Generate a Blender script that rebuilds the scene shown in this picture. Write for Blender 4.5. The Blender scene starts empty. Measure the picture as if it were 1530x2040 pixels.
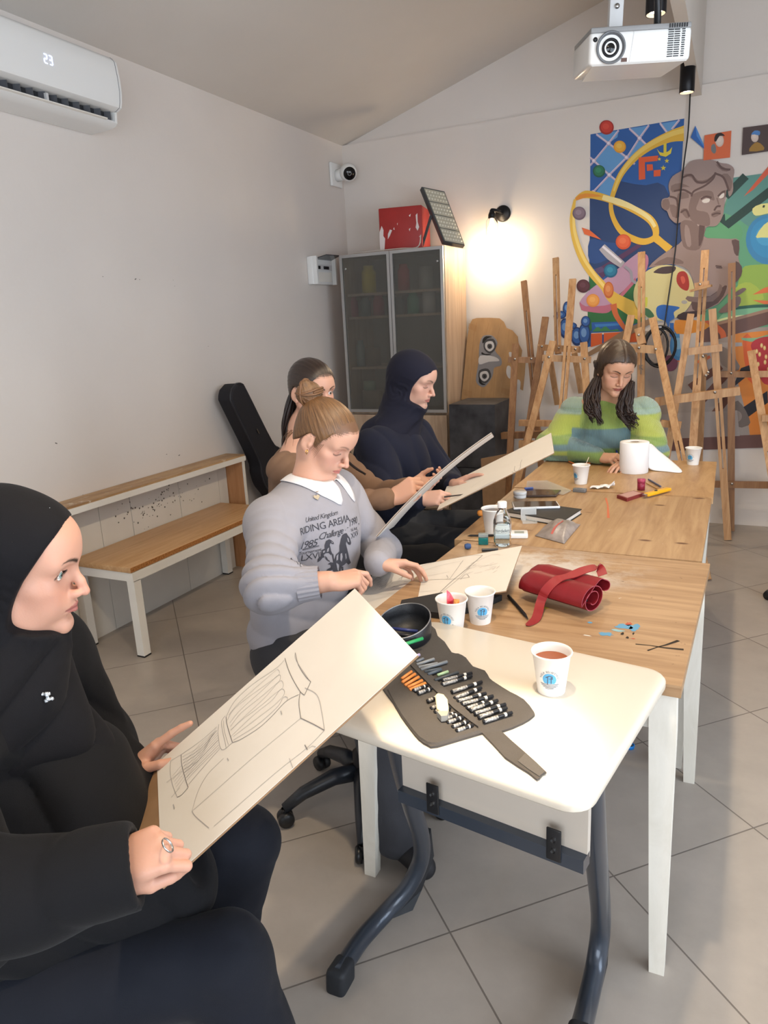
import bpy, bmesh, math, random
import numpy as np
from mathutils import Vector, Matrix
from mathutils.bvhtree import BVHTree
random.seed(7)
PI = math.pi
SC = bpy.context.scene
COL = SC.collection
# ------------------------------------------------------------------ camera
H = 1.53
F = 1440.0
def _n(v):
    v = np.asarray(v, float)
    return v/np.linalg.norm(v)
_Z = _n([1040-765, 6500-1020, F])
_Y = np.array([1470-765, 610-1020, F]); _Y = _n(_Y-_Z*np.dot(_Y, _Z))
_X = np.cross(_Y, -_Z)
RC = np.array([_X, _Y, -_Z])
cam_d = bpy.data.cameras.new('camera'); cam = bpy.data.objects.new('camera', cam_d); COL.objects.link(cam)
cam_d.sensor_fit = 'HORIZONTAL'; cam_d.sensor_width = 36.0; cam_d.lens = 36.0*F/1530.0
cam_d.clip_start = 0.02; cam_d.clip_end = 60
cam.matrix_world = Matrix(((RC[0, 0], -RC[0, 1], -RC[0, 2], 0), (RC[1, 0], -RC[1, 1], -RC[1, 2], 0), (RC[2, 0], -RC[2, 1], -RC[2, 2], H), (0, 0, 0, 1)))
SC.camera = cam
# ------------------------------------------------------------------ colour management, world, lights
SC.view_settings.view_transform = 'Standard'; SC.view_settings.look = 'None'
SC.view_settings.gamma = 1.0; SC.view_settings.use_curve_mapping = False
SC.view_settings.exposure = 0.0
w = bpy.data.worlds.new('world'); SC.world = w; w.use_nodes = True
w.node_tree.nodes['Background'].inputs[0].default_value = (0.75, 0.86, 1.0, 1)
w.node_tree.nodes['Background'].inputs[1].default_value = 1.0
def area(name, loc, target, sx, sy, power, col):
    l = bpy.data.lights.new(name, 'AREA'); l.shape = 'RECTANGLE'; l.size = sx; l.size_y = sy; l.energy = power; l.color = col
    o = bpy.data.objects.new(name, l); COL.objects.link(o); o.location = loc
    o.rotation_euler = (Vector(target)-Vector(loc)).to_track_quat('-Z', 'Y').to_euler()
    return o
def spot(name, loc, target, power, col, angle=90, blend=.6, rad=.03):
    l = bpy.data.lights.new(name, 'SPOT'); l.energy = power; l.color = col; l.spot_size = math.radians(angle); l.spot_blend = blend; l.shadow_soft_size = rad
    o = bpy.data.objects.new(name, l); COL.objects.link(o); o.location = loc
    o.rotation_euler = (Vector(target)-Vector(loc)).to_track_quat('-Z', 'Y').to_euler()
    return o
WARM = (1.0, 0.80, 0.56)
DAY = (0.78, 0.88, 1.0)
area('daylight_window_right', (2.12, 1.2, 1.55), (-2.0, 2.4, 2.3), 2.6, 1.9, 92, DAY)
area('daylight_door_front', (0.5, -2.25, 1.5), (-0.9, 4, 3.0), 2.8, 2.1, 104, (.85, .92, 1.0))
SPOTS = [(-.36, 4.9), (-.38, 3.6), (-.38, 2.35), (-.36, 1.1), (-.36, -.2)]
for i, (sx, sy) in enumerate(SPOTS):
    spot('spot_beam', (sx, sy, 2.68), (sx, sy-.02 if i else sy-.3, 0), [38, 44, 42, 88, 30][i], WARM, 150, .9, .035)
spot('spot_desk', (-.42, 1.1, 2.68), (-.36, 1.10, .8), 300, WARM, 15, .7, .03)

# ------------------------------------------------------------------ pixel rays of the photograph (1530 x 2040) onto real planes
def ray(px, py): return RC @ np.array([(px-765)/F, (py-1020)/F, 1.0])
def atz(px, py, z):
    r = ray(px, py); return Vector(np.array([0, 0, H])+r*((z-H)/r[2]))
def aty(px, py, y):
    r = ray(px, py); return Vector(np.array([0, 0, H])+r*(y/r[1]))
def atx(px, py, x):
    r = ray(px, py); return Vector(np.array([0, 0, H])+r*(x/r[0]))
# ------------------------------------------------------------------ materials
MATS = {}
def _new(name):
    m = bpy.data.materials.new(name); m.use_nodes = True
    return m, m.node_tree.nodes, m.node_tree.links, m.node_tree.nodes['Principled BSDF']
def rgb(h):
    if isinstance(h, str):
        v = [int(h[i:i+2], 16)/255 for i in (0, 2, 4)]
        return tuple((c/12.92 if c < .04045 else ((c+.055)/1.055)**2.4) for c in v)+(1,)
    return tuple(h)+(1,) if len(h) == 3 else h
def mat(name, col, rough=.6, metal=0, noise=0, nscale=12, bump=0, bscale=200, spec=.5, emit=None, trans=0, alpha=1, ior=1.45, sheen=0, coat=0, sss=0, stretch=None, col2=None, vcol=False, gcoord='Object'):
    if name in MATS: return MATS[name]
    m, N, L, P = _new(name); c = rgb(col)
    P.inputs['Base Color'].default_value = c; P.inputs['Roughness'].default_value = rough; P.inputs['Metallic'].default_value = metal
    P.inputs['Specular IOR Level'].default_value = spec; P.inputs['IOR'].default_value = ior
    P.inputs['Transmission Weight'].default_value = trans; P.inputs['Alpha'].default_value = alpha
    P.inputs['Sheen Weight'].default_value = sheen; P.inputs['Coat Weight'].default_value = coat
    if sheen: P.inputs['Sheen Roughness'].default_value = .5
    if sss: P.inputs['Subsurface Weight'].default_value = sss; P.inputs['Subsurface Radius'].default_value = (1, .35, .2); P.inputs['Subsurface Scale'].default_value = .006
    if emit: P.inputs['Emission Color'].default_value = rgb(emit[0]); P.inputs['Emission Strength'].default_value = emit[1]
    tc = None
    if noise or bump or vcol:
        tc = N.new('ShaderNodeTexCoord'); mp = N.new('ShaderNodeMapping'); L.new(tc.outputs[gcoord], mp.inputs[0])
        if stretch: mp.inputs['Scale'].default_value = stretch
    if noise or col2:
        if tc is None:
            tc = N.new('ShaderNodeTexCoord'); mp = N.new('ShaderNodeMapping'); L.new(tc.outputs[gcoord], mp.inputs[0])
            if stretch: mp.inputs['Scale'].default_value = stretch
        nz = N.new('ShaderNodeTexNoise'); nz.inputs['Scale'].default_value = nscale; nz.inputs['Detail'].default_value = 6
        L.new(mp.outputs[0], nz.inputs['Vector'])
        rp = N.new('ShaderNodeValToRGB'); L.new(nz.outputs['Fac'], rp.inputs[0])
        if col2: a, b = c, rgb(col2)
        else: a, b = tuple(x*(1-noise) for x in c[:3])+(1,), tuple(min(1, x*(1+noise)) for x in c[:3])+(1,)
        rp.color_ramp.elements[0].color = a; rp.color_ramp.elements[1].color = b
        rp.color_ramp.elements[0].position = .35; rp.color_ramp.elements[1].position = .65
        src = rp.outputs[0]
        if vcol:
            at = N.new('ShaderNodeVertexColor'); at.layer_name = 'Col'
            mx = N.new('ShaderNodeMix'); mx.data_type = 'RGBA'; mx.blend_type = 'MULTIPLY'; mx.inputs[0].default_value = 1
            L.new(at.outputs[0], mx.inputs[6]); L.new(src, mx.inputs[7]); src = mx.outputs[2]
        L.new(src, P.inputs['Base Color'])
    elif vcol:
        at = N.new('ShaderNodeVertexColor'); at.layer_name = 'Col'; L.new(at.outputs[0], P.inputs['Base Color'])
    if bump:
        nb = N.new('ShaderNodeTexNoise'); nb.inputs['Scale'].default_value = bscale; nb.inputs['Detail'].default_value = 3
        L.new(mp.outputs[0], nb.inputs['Vector'])
        bp = N.new('ShaderNodeBump'); bp.inputs['Strength'].default_value = bump; bp.inputs['Distance'].default_value = .002
        L.new(nb.outputs['Fac'], bp.inputs['Height']); L.new(bp.outputs[0], P.inputs['Normal'])
    MATS[name] = m
    return m
def wood(name, dark, light, scale=(1, 12, 12), ws=3.0, rough=.55, stains=None, knots=0, spots=None):
    if name in MATS: return MATS[name]
    m, N, L, P = _new(name)
    tc = N.new('ShaderNodeTexCoord'); mp = N.new('ShaderNodeMapping'); L.new(tc.outputs['Object'], mp.inputs[0]); mp.inputs['Scale'].default_value = scale
    nz = N.new('ShaderNodeTexNoise'); nz.inputs['Scale'].default_value = ws; nz.inputs['Detail'].default_value = 8; nz.inputs['Roughness'].default_value = .65; nz.inputs['Distortion'].default_value = .6
    L.new(mp.outputs[0], nz.inputs['Vector'])
    rp = N.new('ShaderNodeValToRGB'); L.new(nz.outputs['Fac'], rp.inputs[0])
    rp.color_ramp.elements[0].position = .33; rp.color_ramp.elements[0].color = rgb(dark); rp.color_ramp.elements[1].position = .62; rp.color_ramp.elements[1].color = rgb(light)
    src = rp.outputs[0]
    def over(fac, col, s):
        mx = N.new('ShaderNodeMix'); mx.data_type = 'RGBA'; L.new(fac, mx.inputs[0]); L.new(s, mx.inputs[6]); mx.inputs[7].default_value = rgb(col); return mx.outputs[2]
    if knots:
        vo = N.new('ShaderNodeTexVoronoi'); vo.inputs['Scale'].default_value = knots; mk = N.new('ShaderNodeMapping'); L.new(tc.outputs['Object'], mk.inputs[0])
        mk.inputs['Scale'].default_value = (.8, 1.7, 1); L.new(mk.outputs[0], vo.inputs['Vector'])
        r2 = N.new('ShaderNodeValToRGB'); L.new(vo.outputs['Distance'], r2.inputs[0]); r2.color_ramp.elements[0].position = .06; r2.color_ramp.elements[0].color = (1, 1, 1, 1); r2.color_ramp.elements[1].position = .12; r2.color_ramp.elements[1].color = (0, 0, 0, 1)
        src = over(r2.outputs[0], '5d3518', src)
    for st in (stains or []):   # (noise scale, threshold lo, hi, colour, (mask centre x,y,radius) or None)
        ns, lo, hi, colr, mk = st
        n2 = N.new('ShaderNodeTexNoise'); n2.inputs['Scale'].default_value = ns; n2.inputs['Detail'].default_value = 9; n2.inputs['Roughness'].default_value = .7; L.new(tc.outputs['Object'], n2.inputs['Vector'])
        r2 = N.new('ShaderNodeValToRGB'); L.new(n2.outputs['Fac'], r2.inputs[0]); r2.color_ramp.elements[0].position = lo; r2.color_ramp.elements[0].color = (0, 0, 0, 1); r2.color_ramp.elements[1].position = hi; r2.color_ramp.elements[1].color = (.8, .8, .8, 1)
        fac = r2.outputs[0]
        if mk:
            vd = N.new('ShaderNodeVectorMath'); vd.operation = 'DISTANCE'; sp = N.new('ShaderNodeMapping'); sp.inputs['Scale'].default_value = (1, mk[3] if len(mk) > 3 else 1, 0); L.new(tc.outputs['Object'], sp.inputs[0])
            L.new(sp.outputs[0], vd.inputs[0]); vd.inputs[1].default_value = (mk[0], mk[1]*(mk[3] if len(mk) > 3 else 1), 0)
            mr = N.new('ShaderNodeMapRange'); mr.inputs['From Min'].default_value = mk[2]*.4; mr.inputs['From Max'].default_value = mk[2]; mr.inputs['To Min'].default_value = 1; mr.inputs['To Max'].default_value = 0; L.new(vd.outputs['Value'], mr.inputs['Value'])
            mm = N.new('ShaderNodeMath'); mm.operation = 'MULTIPLY'; L.new(fac, mm.inputs[0]); L.new(mr.outputs[0], mm.inputs[1]); fac = mm.outputs[0]
        src = over(fac, colr, src)
    L.new(src, P.inputs['Base Color']); P.inputs['Roughness'].default_value = rough
    MATS[name] = m
    return m
# ------------------------------------------------------------------ mesh builder
class MB:
    def __init__(s): s.v = []; s.f = []; s.mi = []; s.sm = []
    def add(s, vs, fs, mi=0, smooth=False):
        b = len(s.v); s.v += [tuple(v) for v in vs]
        for f in fs: s.f.append(tuple(b+i for i in f)); s.mi.append(mi); s.sm.append(smooth)
        return s
    def box(s, c, d, R=None, mi=0, bev=0):
        x, y, z = d[0]/2, d[1]/2, d[2]/2; c = Vector(c)
        if bev:
            bm = bmesh.new(); bmesh.ops.create_cube(bm, size=1); bmesh.ops.scale(bm, vec=d, verts=bm.verts)
            bmesh.ops.bevel(bm, geom=bm.edges[:]+bm.verts[:], offset=bev, segments=3, affect='EDGES', profile=.5)
            vs = [v.co.copy() for v in bm.verts]; bm.verts.index_update(); fs = [[v.index for v in f.verts] for f in bm.faces]; bm.free()
            s.add([c+((R @ v) if R else v) for v in vs], fs, mi, True); return s
        vs = [Vector(p) for p in ((-x, -y, -z), (x, -y, -z), (x, y, -z), (-x, y, -z), (-x, -y, z), (x, -y, z), (x, y, z), (-x, y, z))]
        s.add([c+((R @ v) if R else v) for v in vs], [(0, 3, 2, 1), (4, 5, 6, 7), (0, 1, 5, 4), (1, 2, 6, 5), (2, 3, 7, 6), (3, 0, 4, 7)], mi); return s
    def bar(s, a, b, w, h, up=(0, 0, 1), mi=0, bev=0):   # box from a to b; w across, h along 'up'
        a, b = Vector(a), Vector(b); d = (b-a); l = d.length; d.normalize(); up = Vector(up)
        x = d.cross(up)
        if x.length < 1e-4: x = d.cross(Vector((1, 0, 0)))
        x.normalize(); u = x.cross(d)
        R = Matrix((x, d, u)).transposed()
        return s.box((a+b)/2, (w, l, h), R, mi, bev)
    def tube(s, pts, r, seg=10, mi=0, caps=True, closed=False, flat=None, upv=None):
        pts = [Vector(p) for p in pts]; n = len(pts); rr = r if isinstance(r, (list, tuple)) else [r]*n
        vs = []; prev = None
        for i, p in enumerate(pts):
            if closed: t = (pts[(i+1) % n]-pts[i-1])
            else: t = (pts[min(i+1, n-1)]-pts[max(i-1, 0)])
            t.normalize()
            if prev is None:
                u = Vector(upv) if upv else (Vector((0, 0, 1)) if abs(t.z) < .9 else Vector((1, 0, 0)))
            else: u = prev
            u = (u-t*u.dot(t)); u.normalize(); prev = u; x = t.cross(u)
            for k in range(seg):
                a = 2*PI*k/seg
                vs.append(p+(x*math.cos(a)*rr[i]+u*math.sin(a)*rr[i]*(flat or 1)))
        fs = []
        for i in range(n if closed else n-1):
            for k in range(seg):
                k2 = (k+1) % seg; j = (i+1) % n
                fs.append((i*seg+k, j*seg+k, j*seg+k2, i*seg+k2))
        if caps and not closed: fs.append(tuple(range(seg))); fs.append(tuple((n-1)*seg+k for k in reversed(range(seg))))
        return s.add(vs, fs, mi, True)
    def lathe(s, prof, c=(0, 0, 0), ax=(0, 0, 1), seg=32, mi=0, x0=None, span=2*PI, cap=False):
        c = Vector(c); ax = Vector(ax).normalized(); x = Vector(x0) if x0 else (Vector((1, 0, 0)) if abs(ax.x) < .9 else Vector((0, 1, 0)))
        x = (x-ax*x.dot(ax)).normalized(); y = ax.cross(x); vs = []
        for r, z in prof:
            for k in range(seg):
                a = span*k/seg; vs.append(c+ax*z+(x*math.cos(a)+y*math.sin(a))*r)
        fs = []
        for i in range(len(prof)-1):
            for k in range(seg):
                k2 = (k+1) % seg; fs.append((i*seg+k, i*seg+k2, (i+1)*seg+k2, (i+1)*seg+k))
        if cap and prof[0][0] > 1e-5: fs.append(tuple(reversed(range(seg))))
        if cap and prof[-1][0] > 1e-5: fs.append(tuple((len(prof)-1)*seg+k for k in range(seg)))
        return s.add(vs, fs, mi, True)
    def prism(s, poly, off, mi=0, smooth=False):   # poly of 3d points, off = extrusion vector
        off = Vector(off); n = len(poly); a = [Vector(p) for p in poly]; b = [p+off for p in a]
        nn = Vector((0, 0, 0))
        for i in range(n): nn += (a[i]-a[0]).cross(a[(i+1) % n]-a[0])
        if nn.dot(off) > 0: a, b = b, a
        s.add(a+b, [tuple(range(n)), tuple(reversed(range(n, 2*n)))]+[(i, n+i, n+(i+1) % n, (i+1) % n) for i in range(n)], mi, smooth); return s
    def poly(s, pts, mi=0): return s.add(pts, [tuple(range(len(pts)))], mi)
    def strip(s, pts, w, nrm, mi=0):   # flat ribbon on a surface with the normal nrm
        nrm = Vector(nrm); pts = [Vector(p) for p in pts]; n = len(pts); vs = []
        for i, p in enumerate(pts):
            t = (pts[min(i+1, n-1)]-pts[max(i-1, 0)]); x = t.cross(nrm)
            if x.length < 1e-9: x = Vector((1, 0, 0))
            x.normalize(); ww = w[i] if isinstance(w, (list, tuple)) else w
            vs += [p-x*ww/2, p+x*ww/2]
        return s.add(vs, [(2*i, 2*i+1, 2*i+3, 2*i+2) for i in range(n-1)], mi)
    def mesh(s, name, mats):
        me = bpy.data.meshes.new(name); me.from_pydata(s.v, [], s.f)
        for m in (mats if isinstance(mats, (list, tuple)) else [mats]): me.materials.append(m)
        me.polygons.foreach_set('material_index', s.mi); me.polygons.foreach_set('use_smooth', s.sm); me.update()
        return me
WM = {}
def obj(name, me, mats=None, parent=None, **tags):
    if isinstance(me, MB): me = me.mesh(name, mats)
    o = bpy.data.objects.new(name, me); COL.objects.link(o)
    if parent:
        o.parent = parent; me.transform(WM[parent.name].inverted()); WM[o.name] = WM[parent.name].copy()
    else:
        co = np.empty(len(me.vertices)*3); me.vertices.foreach_get('co', co); co = co.reshape(-1, 3)
        c = Vector(((co[:, 0].min()+co[:, 0].max())/2, (co[:, 1].min()+co[:, 1].max())/2, co[:, 2].min()))
        me.transform(Matrix.Translation(-c)); o.location = c; WM[o.name] = Matrix.Translation(c)
    for k, v in tags.items(): o[k] = v
    return o
def thing(name, label, cat, loc=(0, 0, 0), group=None, R=None):
    o = bpy.data.objects.new(name, None); COL.objects.link(o); o.empty_display_size = .05
    M = Matrix.Translation(Vector(loc))
    if R is not None: M = M @ R.to_4x4()
    o.matrix_world = M; WM[o.name] = M; o['label'] = label; o['category'] = cat
    if group: o['group'] = group
    return o
def smooth_angle(o, deg=35):
    me = o.data
    try: me.set_sharp_from_angle(angle=math.radians(deg))
    except Exception: pass
    return o
def auto(name, mb, mats, parent=None, deg=35, **t): return smooth_angle(obj(name, mb, mats, parent, **t), deg)
def copy_thing(root, M, label=None, group=None):
    c = root.copy(); COL.objects.link(c); c.matrix_world = M; WM[c.name] = M
    if label: c['label'] = label
    if group: c['group'] = group
    for ch in list(root.children):
        d = ch.copy(); COL.objects.link(d); d.parent = c
        for g in list(ch.children):
            e = g.copy(); COL.objects.link(e); e.parent = d
    return c
def crom(pts, n=6, closed=False):
    P = [Vector(p) for p in pts]; N_ = len(P); out = []
    for i in range(N_ if closed else N_-1):
        if closed: a, b, c, d = P[i-1], P[i], P[(i+1) % N_], P[(i+2) % N_]
        else: a, b, c, d = P[max(i-1, 0)], P[i], P[i+1], P[min(i+2, N_-1)]
        for k in range(n):
            t = k/n; out.append(.5*((2*b)+(-a+c)*t+(2*a-5*b+4*c-d)*t*t+(-a+3*b-3*c+d)*t**3))
    if not closed: out.append(P[-1])
    return out
def rotm(x, y=None, z=None):   # columns from two given axes, orthonormalised (first exact)
    if z is None:
        x = Vector(x).normalized(); z = x.cross(Vector(y)).normalized(); y = z.cross(x)
    else:
        z = Vector(z).normalized(); x = Vector(x); x = (x-z*x.dot(z)).normalized(); y = z.cross(x)
    return Matrix((x, y, z)).transposed()
def text_mesh(body, size, res=3, space=1.0, shear=0.0, align='CENTER'):
    cu = bpy.data.curves.new('lettering', 'FONT'); cu.body = body; cu.size = size; cu.resolution_u = res; cu.space_character = space; cu.shear = shear; cu.align_x = align; cu.align_y = 'CENTER'
    o = bpy.data.objects.new('lettering', cu); COL.objects.link(o); dg = bpy.context.evaluated_depsgraph_get(); dg.update()
    me = bpy.data.meshes.new_from_object(o.evaluated_get(dg)); bpy.data.objects.remove(o); 
    vs = [v.co.copy() for v in me.vertices]; fs = [tuple(p.vertices) for p in me.polygons]; bpy.data.meshes.remove(me); bpy.data.curves.remove(cu)
    return vs, fs
# ================================================================== materials of the room
M_wall = mat('wall_paint', 'dad2cb', .85, noise=.015, nscale=2.5, bump=.25, bscale=60)
M_ceil = mat('ceiling_paint', 'd2ccc5', .9, noise=.012, nscale=3, bump=.2, bscale=50)
M_white = mat('white_paint', 'e4e0d8', .45, noise=.02, nscale=8)
M_whiteg = mat('white_gloss_plastic', 'e6e6e4', .22)
M_black = mat('black_plastic', '1a1b1e', .35)
M_blackm = mat('black_satin_metal', '16161a', .4, metal=.4)
M_grey = mat('grey_plastic', '8c8c8c', .4)
M_lgrey = mat('light_grey_plastic', 'c9c9c9', .35)
M_alu = mat('aluminium', 'b9babb', .35, metal=.85)
M_steel = mat('steel', 'c5c5c5', .25, metal=1)
M_gold = mat('gold_metal', 'd9a75a', .25, metal=1)
M_bluegrey = mat('blue_grey_metal', '3c434e', .3, metal=.35, coat=.3)
M_rubber = mat('dark_rubber', '23262b', .6)
M_pine = wood('pine_easel', 'a5764a', 'c69c70', (9, 9, .8), 4, .5)
M_pine2 = wood('pine_easel_dark', '82593a', 'a0764f', (9, 9, .8), 4, .55)
M_bench = wood('bench_top', 'b58a5c', 'caa276', (14, 1, 14), 2.5, .4)
M_chip = mat('chipboard', 'b98046', .8, noise=.35, nscale=130, col2='8a5426')
M_board = mat('mdf_board', '8f6f50', .7, noise=.08, nscale=20)
M_paper = mat('drawing_paper', 'ddd7ce', .8, noise=.012, nscale=14)
M_pencil = mat('graphite_line', 'aaa6a3', .7)
M_pencil2 = mat('graphite_dark_line', '7c7876', .7)
M_glass = mat('clear_plastic', 'ffffff', .03, trans=1, ior=1.3)
def structure(name, mb, mats):
    me = mb.mesh(name, mats); o = bpy.data.objects.new(name, me); COL.objects.link(o); o['kind'] = 'structure'; WM[o.name] = Matrix.Identity(4); return o
XL, XR, YB, YF, ZE = -2.93, 2.27, 5.58, -2.5, 2.9
XP = -.33; SL = .305; ZP = ZE+SL*(XP-XL)
# ---- floor with tiles laid at 45 degrees
def floor_material():
    m, N, L, P = _new('floor_tiles')
    tc = N.new('ShaderNodeTexCoord'); mp = N.new('ShaderNodeMapping'); L.new(tc.outputs['Object'], mp.inputs[0])
    mp.vector_type = 'TEXTURE'; mp.inputs['Location'].default_value = (-.565, 1.424, 0); mp.inputs['Rotation'].default_value = (0, 0, PI/4)
    br = N.new('ShaderNodeTexBrick'); L.new(mp.outputs[0], br.inputs['Vector']); br.offset = 0; br.squash = 1
    br.inputs['Scale'].default_value = 1; br.inputs['Brick Width'].default_value = .503; br.inputs['Row Height'].default_value = .503
    br.inputs['Mortar Size'].default_value = .0026; br.inputs['Mortar Smooth'].default_value = .2; br.inputs['Bias'].default_value = -.2
    br.inputs['Color1'].default_value = rgb('a8a098'); br.inputs['Color2'].default_value = rgb('a29a92'); br.inputs['Mortar'].default_value = rgb('736c66')
    nz = N.new('ShaderNodeTexNoise'); nz.inputs['Scale'].default_value = 5; nz.inputs['Detail'].default_value = 9; nz.inputs['Roughness'].default_value = .65; L.new(tc.outputs['Object'], nz.inputs['Vector'])
    rp = N.new('ShaderNodeValToRGB'); L.new(nz.outputs['Fac'], rp.inputs[0]); rp.color_ramp.elements[0].position = .3; rp.color_ramp.elements[0].color = (.86, .85, .83, 1); rp.color_ramp.elements[1].position = .7; rp.color_ramp.elements[1].color = (1.02, 1.0, .98, 1)
    mx = N.new('ShaderNodeMix'); mx.data_type = 'RGBA'; mx.blend_type = 'MULTIPLY'; mx.inputs[0].default_value = 1; L.new(br.outputs['Color'], mx.inputs[6]); L.new(rp.outputs[0], mx.inputs[7])
    n3 = N.new('ShaderNodeTexNoise'); n3.inputs['Scale'].default_value = 9; n3.inputs['Detail'].default_value = 10; n3.inputs['Roughness'].default_value = .8; L.new(tc.outputs['Object'], n3.inputs['Vector'])
    r3 = N.new('ShaderNodeValToRGB'); L.new(n3.outputs['Fac'], r3.inputs[0]); r3.color_ramp.elements[0].position = .69; r3.color_ramp.elements[0].color = (0, 0, 0, 1); r3.color_ramp.elements[1].position = .73; r3.color_ramp.elements[1].color = (.7, .7, .7, 1)
    m2 = N.new('ShaderNodeMix'); m2.data_type = 'RGBA'; L.new(r3.outputs[0], m2.inputs[0]); L.new(mx.outputs[2], m2.inputs[6]); m2.inputs[7].default_value = rgb('6a625a')
    L.new(m2.outputs[2], P.inputs['Base Color']); P.inputs['Roughness'].default_value = .33
    bp = N.new('ShaderNodeBump'); bp.invert = True; bp.inputs['Strength'].default_value = .5; bp.inputs['Distance'].default_value = .003; L.new(br.outputs['Fac'], bp.inputs['Height']); L.new(bp.outputs[0], P.inputs['Normal'])
    return m
structure('floor', MB().box(((XL+XR)/2, (YB+YF)/2, -.05), (XR-XL+.4, YB-YF+.4, .1)), floor_material())
structure('wall_left', MB().box((XL-.1, (YB+YF)/2, 1.6), (.2, YB-YF+.4, 3.2)), M_wall)
wb = MB().box(((XL+XR)/2, YB+.1, ZE/2), (XR-XL+.4, .2, ZE))
wb.prism([(XL-.2, YB+.03, ZE), (XR+.2, YB+.03, ZE), (XR+.2, YB+.03, ZE+.1), (XP, YB+.03, ZP+.2), (XL-.2, YB+.03, ZE+.1)], (0, .17, 0))
structure('wall_back', wb, M_wall)
wr = MB(); wy0, wy1, wz0, wz1 = -.1, 2.5, .6, 2.5
wr.box((XR+.1, (YF+wy0)/2, 1.6), (.2, wy0-YF, 3.2)).box((XR+.1, (YB+wy1)/2, 1.6), (.2, YB-wy1, 3.2)).box((XR+.1, (wy0+wy1)/2, wz0/2), (.2, wy1-wy0, wz0)).box((XR+.1, (wy0+wy1)/2, (wz1+3.2)/2), (.2, wy1-wy0, 3.2-wz1))
structure('wall_right', wr, M_wall)
wf = MB(); fx0, fx1, fz1 = -.9, 1.9, 2.6
wf.box(((XL+fx0)/2-.1, YF-.1, 2), (fx0-XL+.2, .2, 4)).box(((XR+fx1)/2+.1, YF-.1, 2), (XR-fx1+.2, .2, 4)).box(((fx0+fx1)/2, YF-.1, (fz1+4)/2), (fx1-fx0, .2, 4-fz1))
structure('wall_front', wf, M_wall)
def framed(name, rect, axis):
    (a0, a1, z0, z1) = rect; mb = MB(); g = MB()
    def P(a, z): return (XR+.05, a, z) if axis == 'x' else (a, YF-.05, z)
    for (p, q) in (((a0, z0), (a1, z0)), ((a0, z1), (a1, z1)), ((a0, z0), (a0, z1)), ((a1, z0), (a1, z1)), (((a0+a1)/2, z0), ((a0+a1)/2, z1))):
        mb.bar(P(*p), P(*q), .06, .06, (1, 0, 0) if axis == 'x' else (0, 1, 0))
    o = structure(name, mb, M_whiteg)
    g.box(((XR+.05) if axis == 'x' else (a0+a1)/2, (a0+a1)/2 if axis == 'x' else YF-.05, (z0+z1)/2), (.006 if axis == 'x' else a1-a0, a1-a0 if axis == 'x' else .006, z1-z0))
    p = obj('pane', g, mat('window_glass', 'ffffff', 0, trans=1, ior=1.1), o)
framed('window_1', (wy0, wy1, wz0, wz1), 'x'); framed('door_1', (fx0, fx1, 0.02, fz1), 'y')
# ceiling: two slopes meeting at the ridge beam
structure('ceiling', MB().prism([(XL-.1, YF-.2, ZE-SL*.1), (XP, YF-.2, ZP), (XR+.1, YF-.2, ZE-SL*.1), (XR+.1, YF-.2, ZE+.3), (XP, YF-.2, ZP+.3), (XL-.1, YF-.2, ZE+.3)], (0, YB-YF+.4, 0)), M_ceil)
structure('trim_1', MB().box((-.33, (YB+YF)/2, (2.87+ZP)/2+.02), (.06, YB-YF, ZP-2.87+.1)), M_ceil)
# ---- white boarding on the lower left wall
wn = MB(); ys = [2.1, 2.5, 2.87, 3.2, 3.62, 3.7]; random.seed(3)
cuts = [1.6, 2.27, 2.62, 2.84, 3.23, 3.6, 3.69]
for a, b in zip(cuts[:-1], cuts[1:]): wn.box((-2.922, (a+b)/2, .37), (.016+random.uniform(-.003, .003), b-a-.004, .74))
wn.box((-2.929, 2.65, .37), (.004, 2.1, .735), mi=1)
M_wains = mat('wainscot_paint', 'd8d4cc', .6, noise=.03, nscale=5)
structure('trim_2', wn, [M_wains, mat('seam_shadow_gap', '8d857a', .9)])
sd = MB(); random.seed(11)
for i in range(90):
    y = random.gauss(3.05, .17); z = random.gauss(.6, .05); s_ = random.uniform(.002, .006)
    if 2.3 < y < 3.6 and .46 < z < .72: sd.lathe([(0, 0), (s_, .0001), (0, .0004)], (-2.9125, y, z), (1, 0, 0), 5)
for (px, py, s_) in ((270, 556, .012), (278, 557, .006), (112, 883, .012), (345, 558, .004), (348, 570, .004), (332, 905, .008), (357, 907, .012), (415, 690, .005), (205, 551, .006), (165, 986, .005)):
    p = atx(px, py, XL+.001); sd.box(p, (.001, s_, s_*.4), Matrix.Rotation(random.uniform(-1, 1), 3, 'X'))
structure('trim_3', sd, mat('dried_paint_spatter', '6b655f', .8))

# ================================================================== wall mounted ledge, bench, guitar case
M_edge = mat('worn_ledge_edge', 'a87a45', .7, noise=.3, nscale=25, col2='6d4a2a')
M_ledge = wood('ledge_wood', '94704c', 'b8966c', (6, 1, 6), 3, .45, stains=[(14, .6, .68, 'd8cfc0', None), (9, .66, .7, '7fa3c4', None)])
t = thing('wall_ledge', 'narrow paint-stained wooden ledge with side panels fixed along the lower left wall', 'ledge', (-2.86, 2.98, 0))
obj('top', MB().box((-2.853, 2.98, .745), (.142, 1.48, .03)), M_ledge, t)
obj('front_edge', MB().box((-2.779, 2.98, .735), (.012, 1.48, .03)), M_white, t, label='white painted front edging')
for y in (2.255, 3.705):
    obj('side_panel', MB().box((-2.855, y, .365), (.135, .018, .73)), wood('side_panel_wood', 'ab764a', 'bf8c60', (8, 8, 1), 3, .5), t)
    obj('edge_band', MB().box((-2.785, y, .365), (.006, .022, .73)), M_white, t)
t = thing('bench', 'wooden seat bench with white metal legs along the left wall', 'bench', (-2.71, 2.99, 0))
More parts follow.
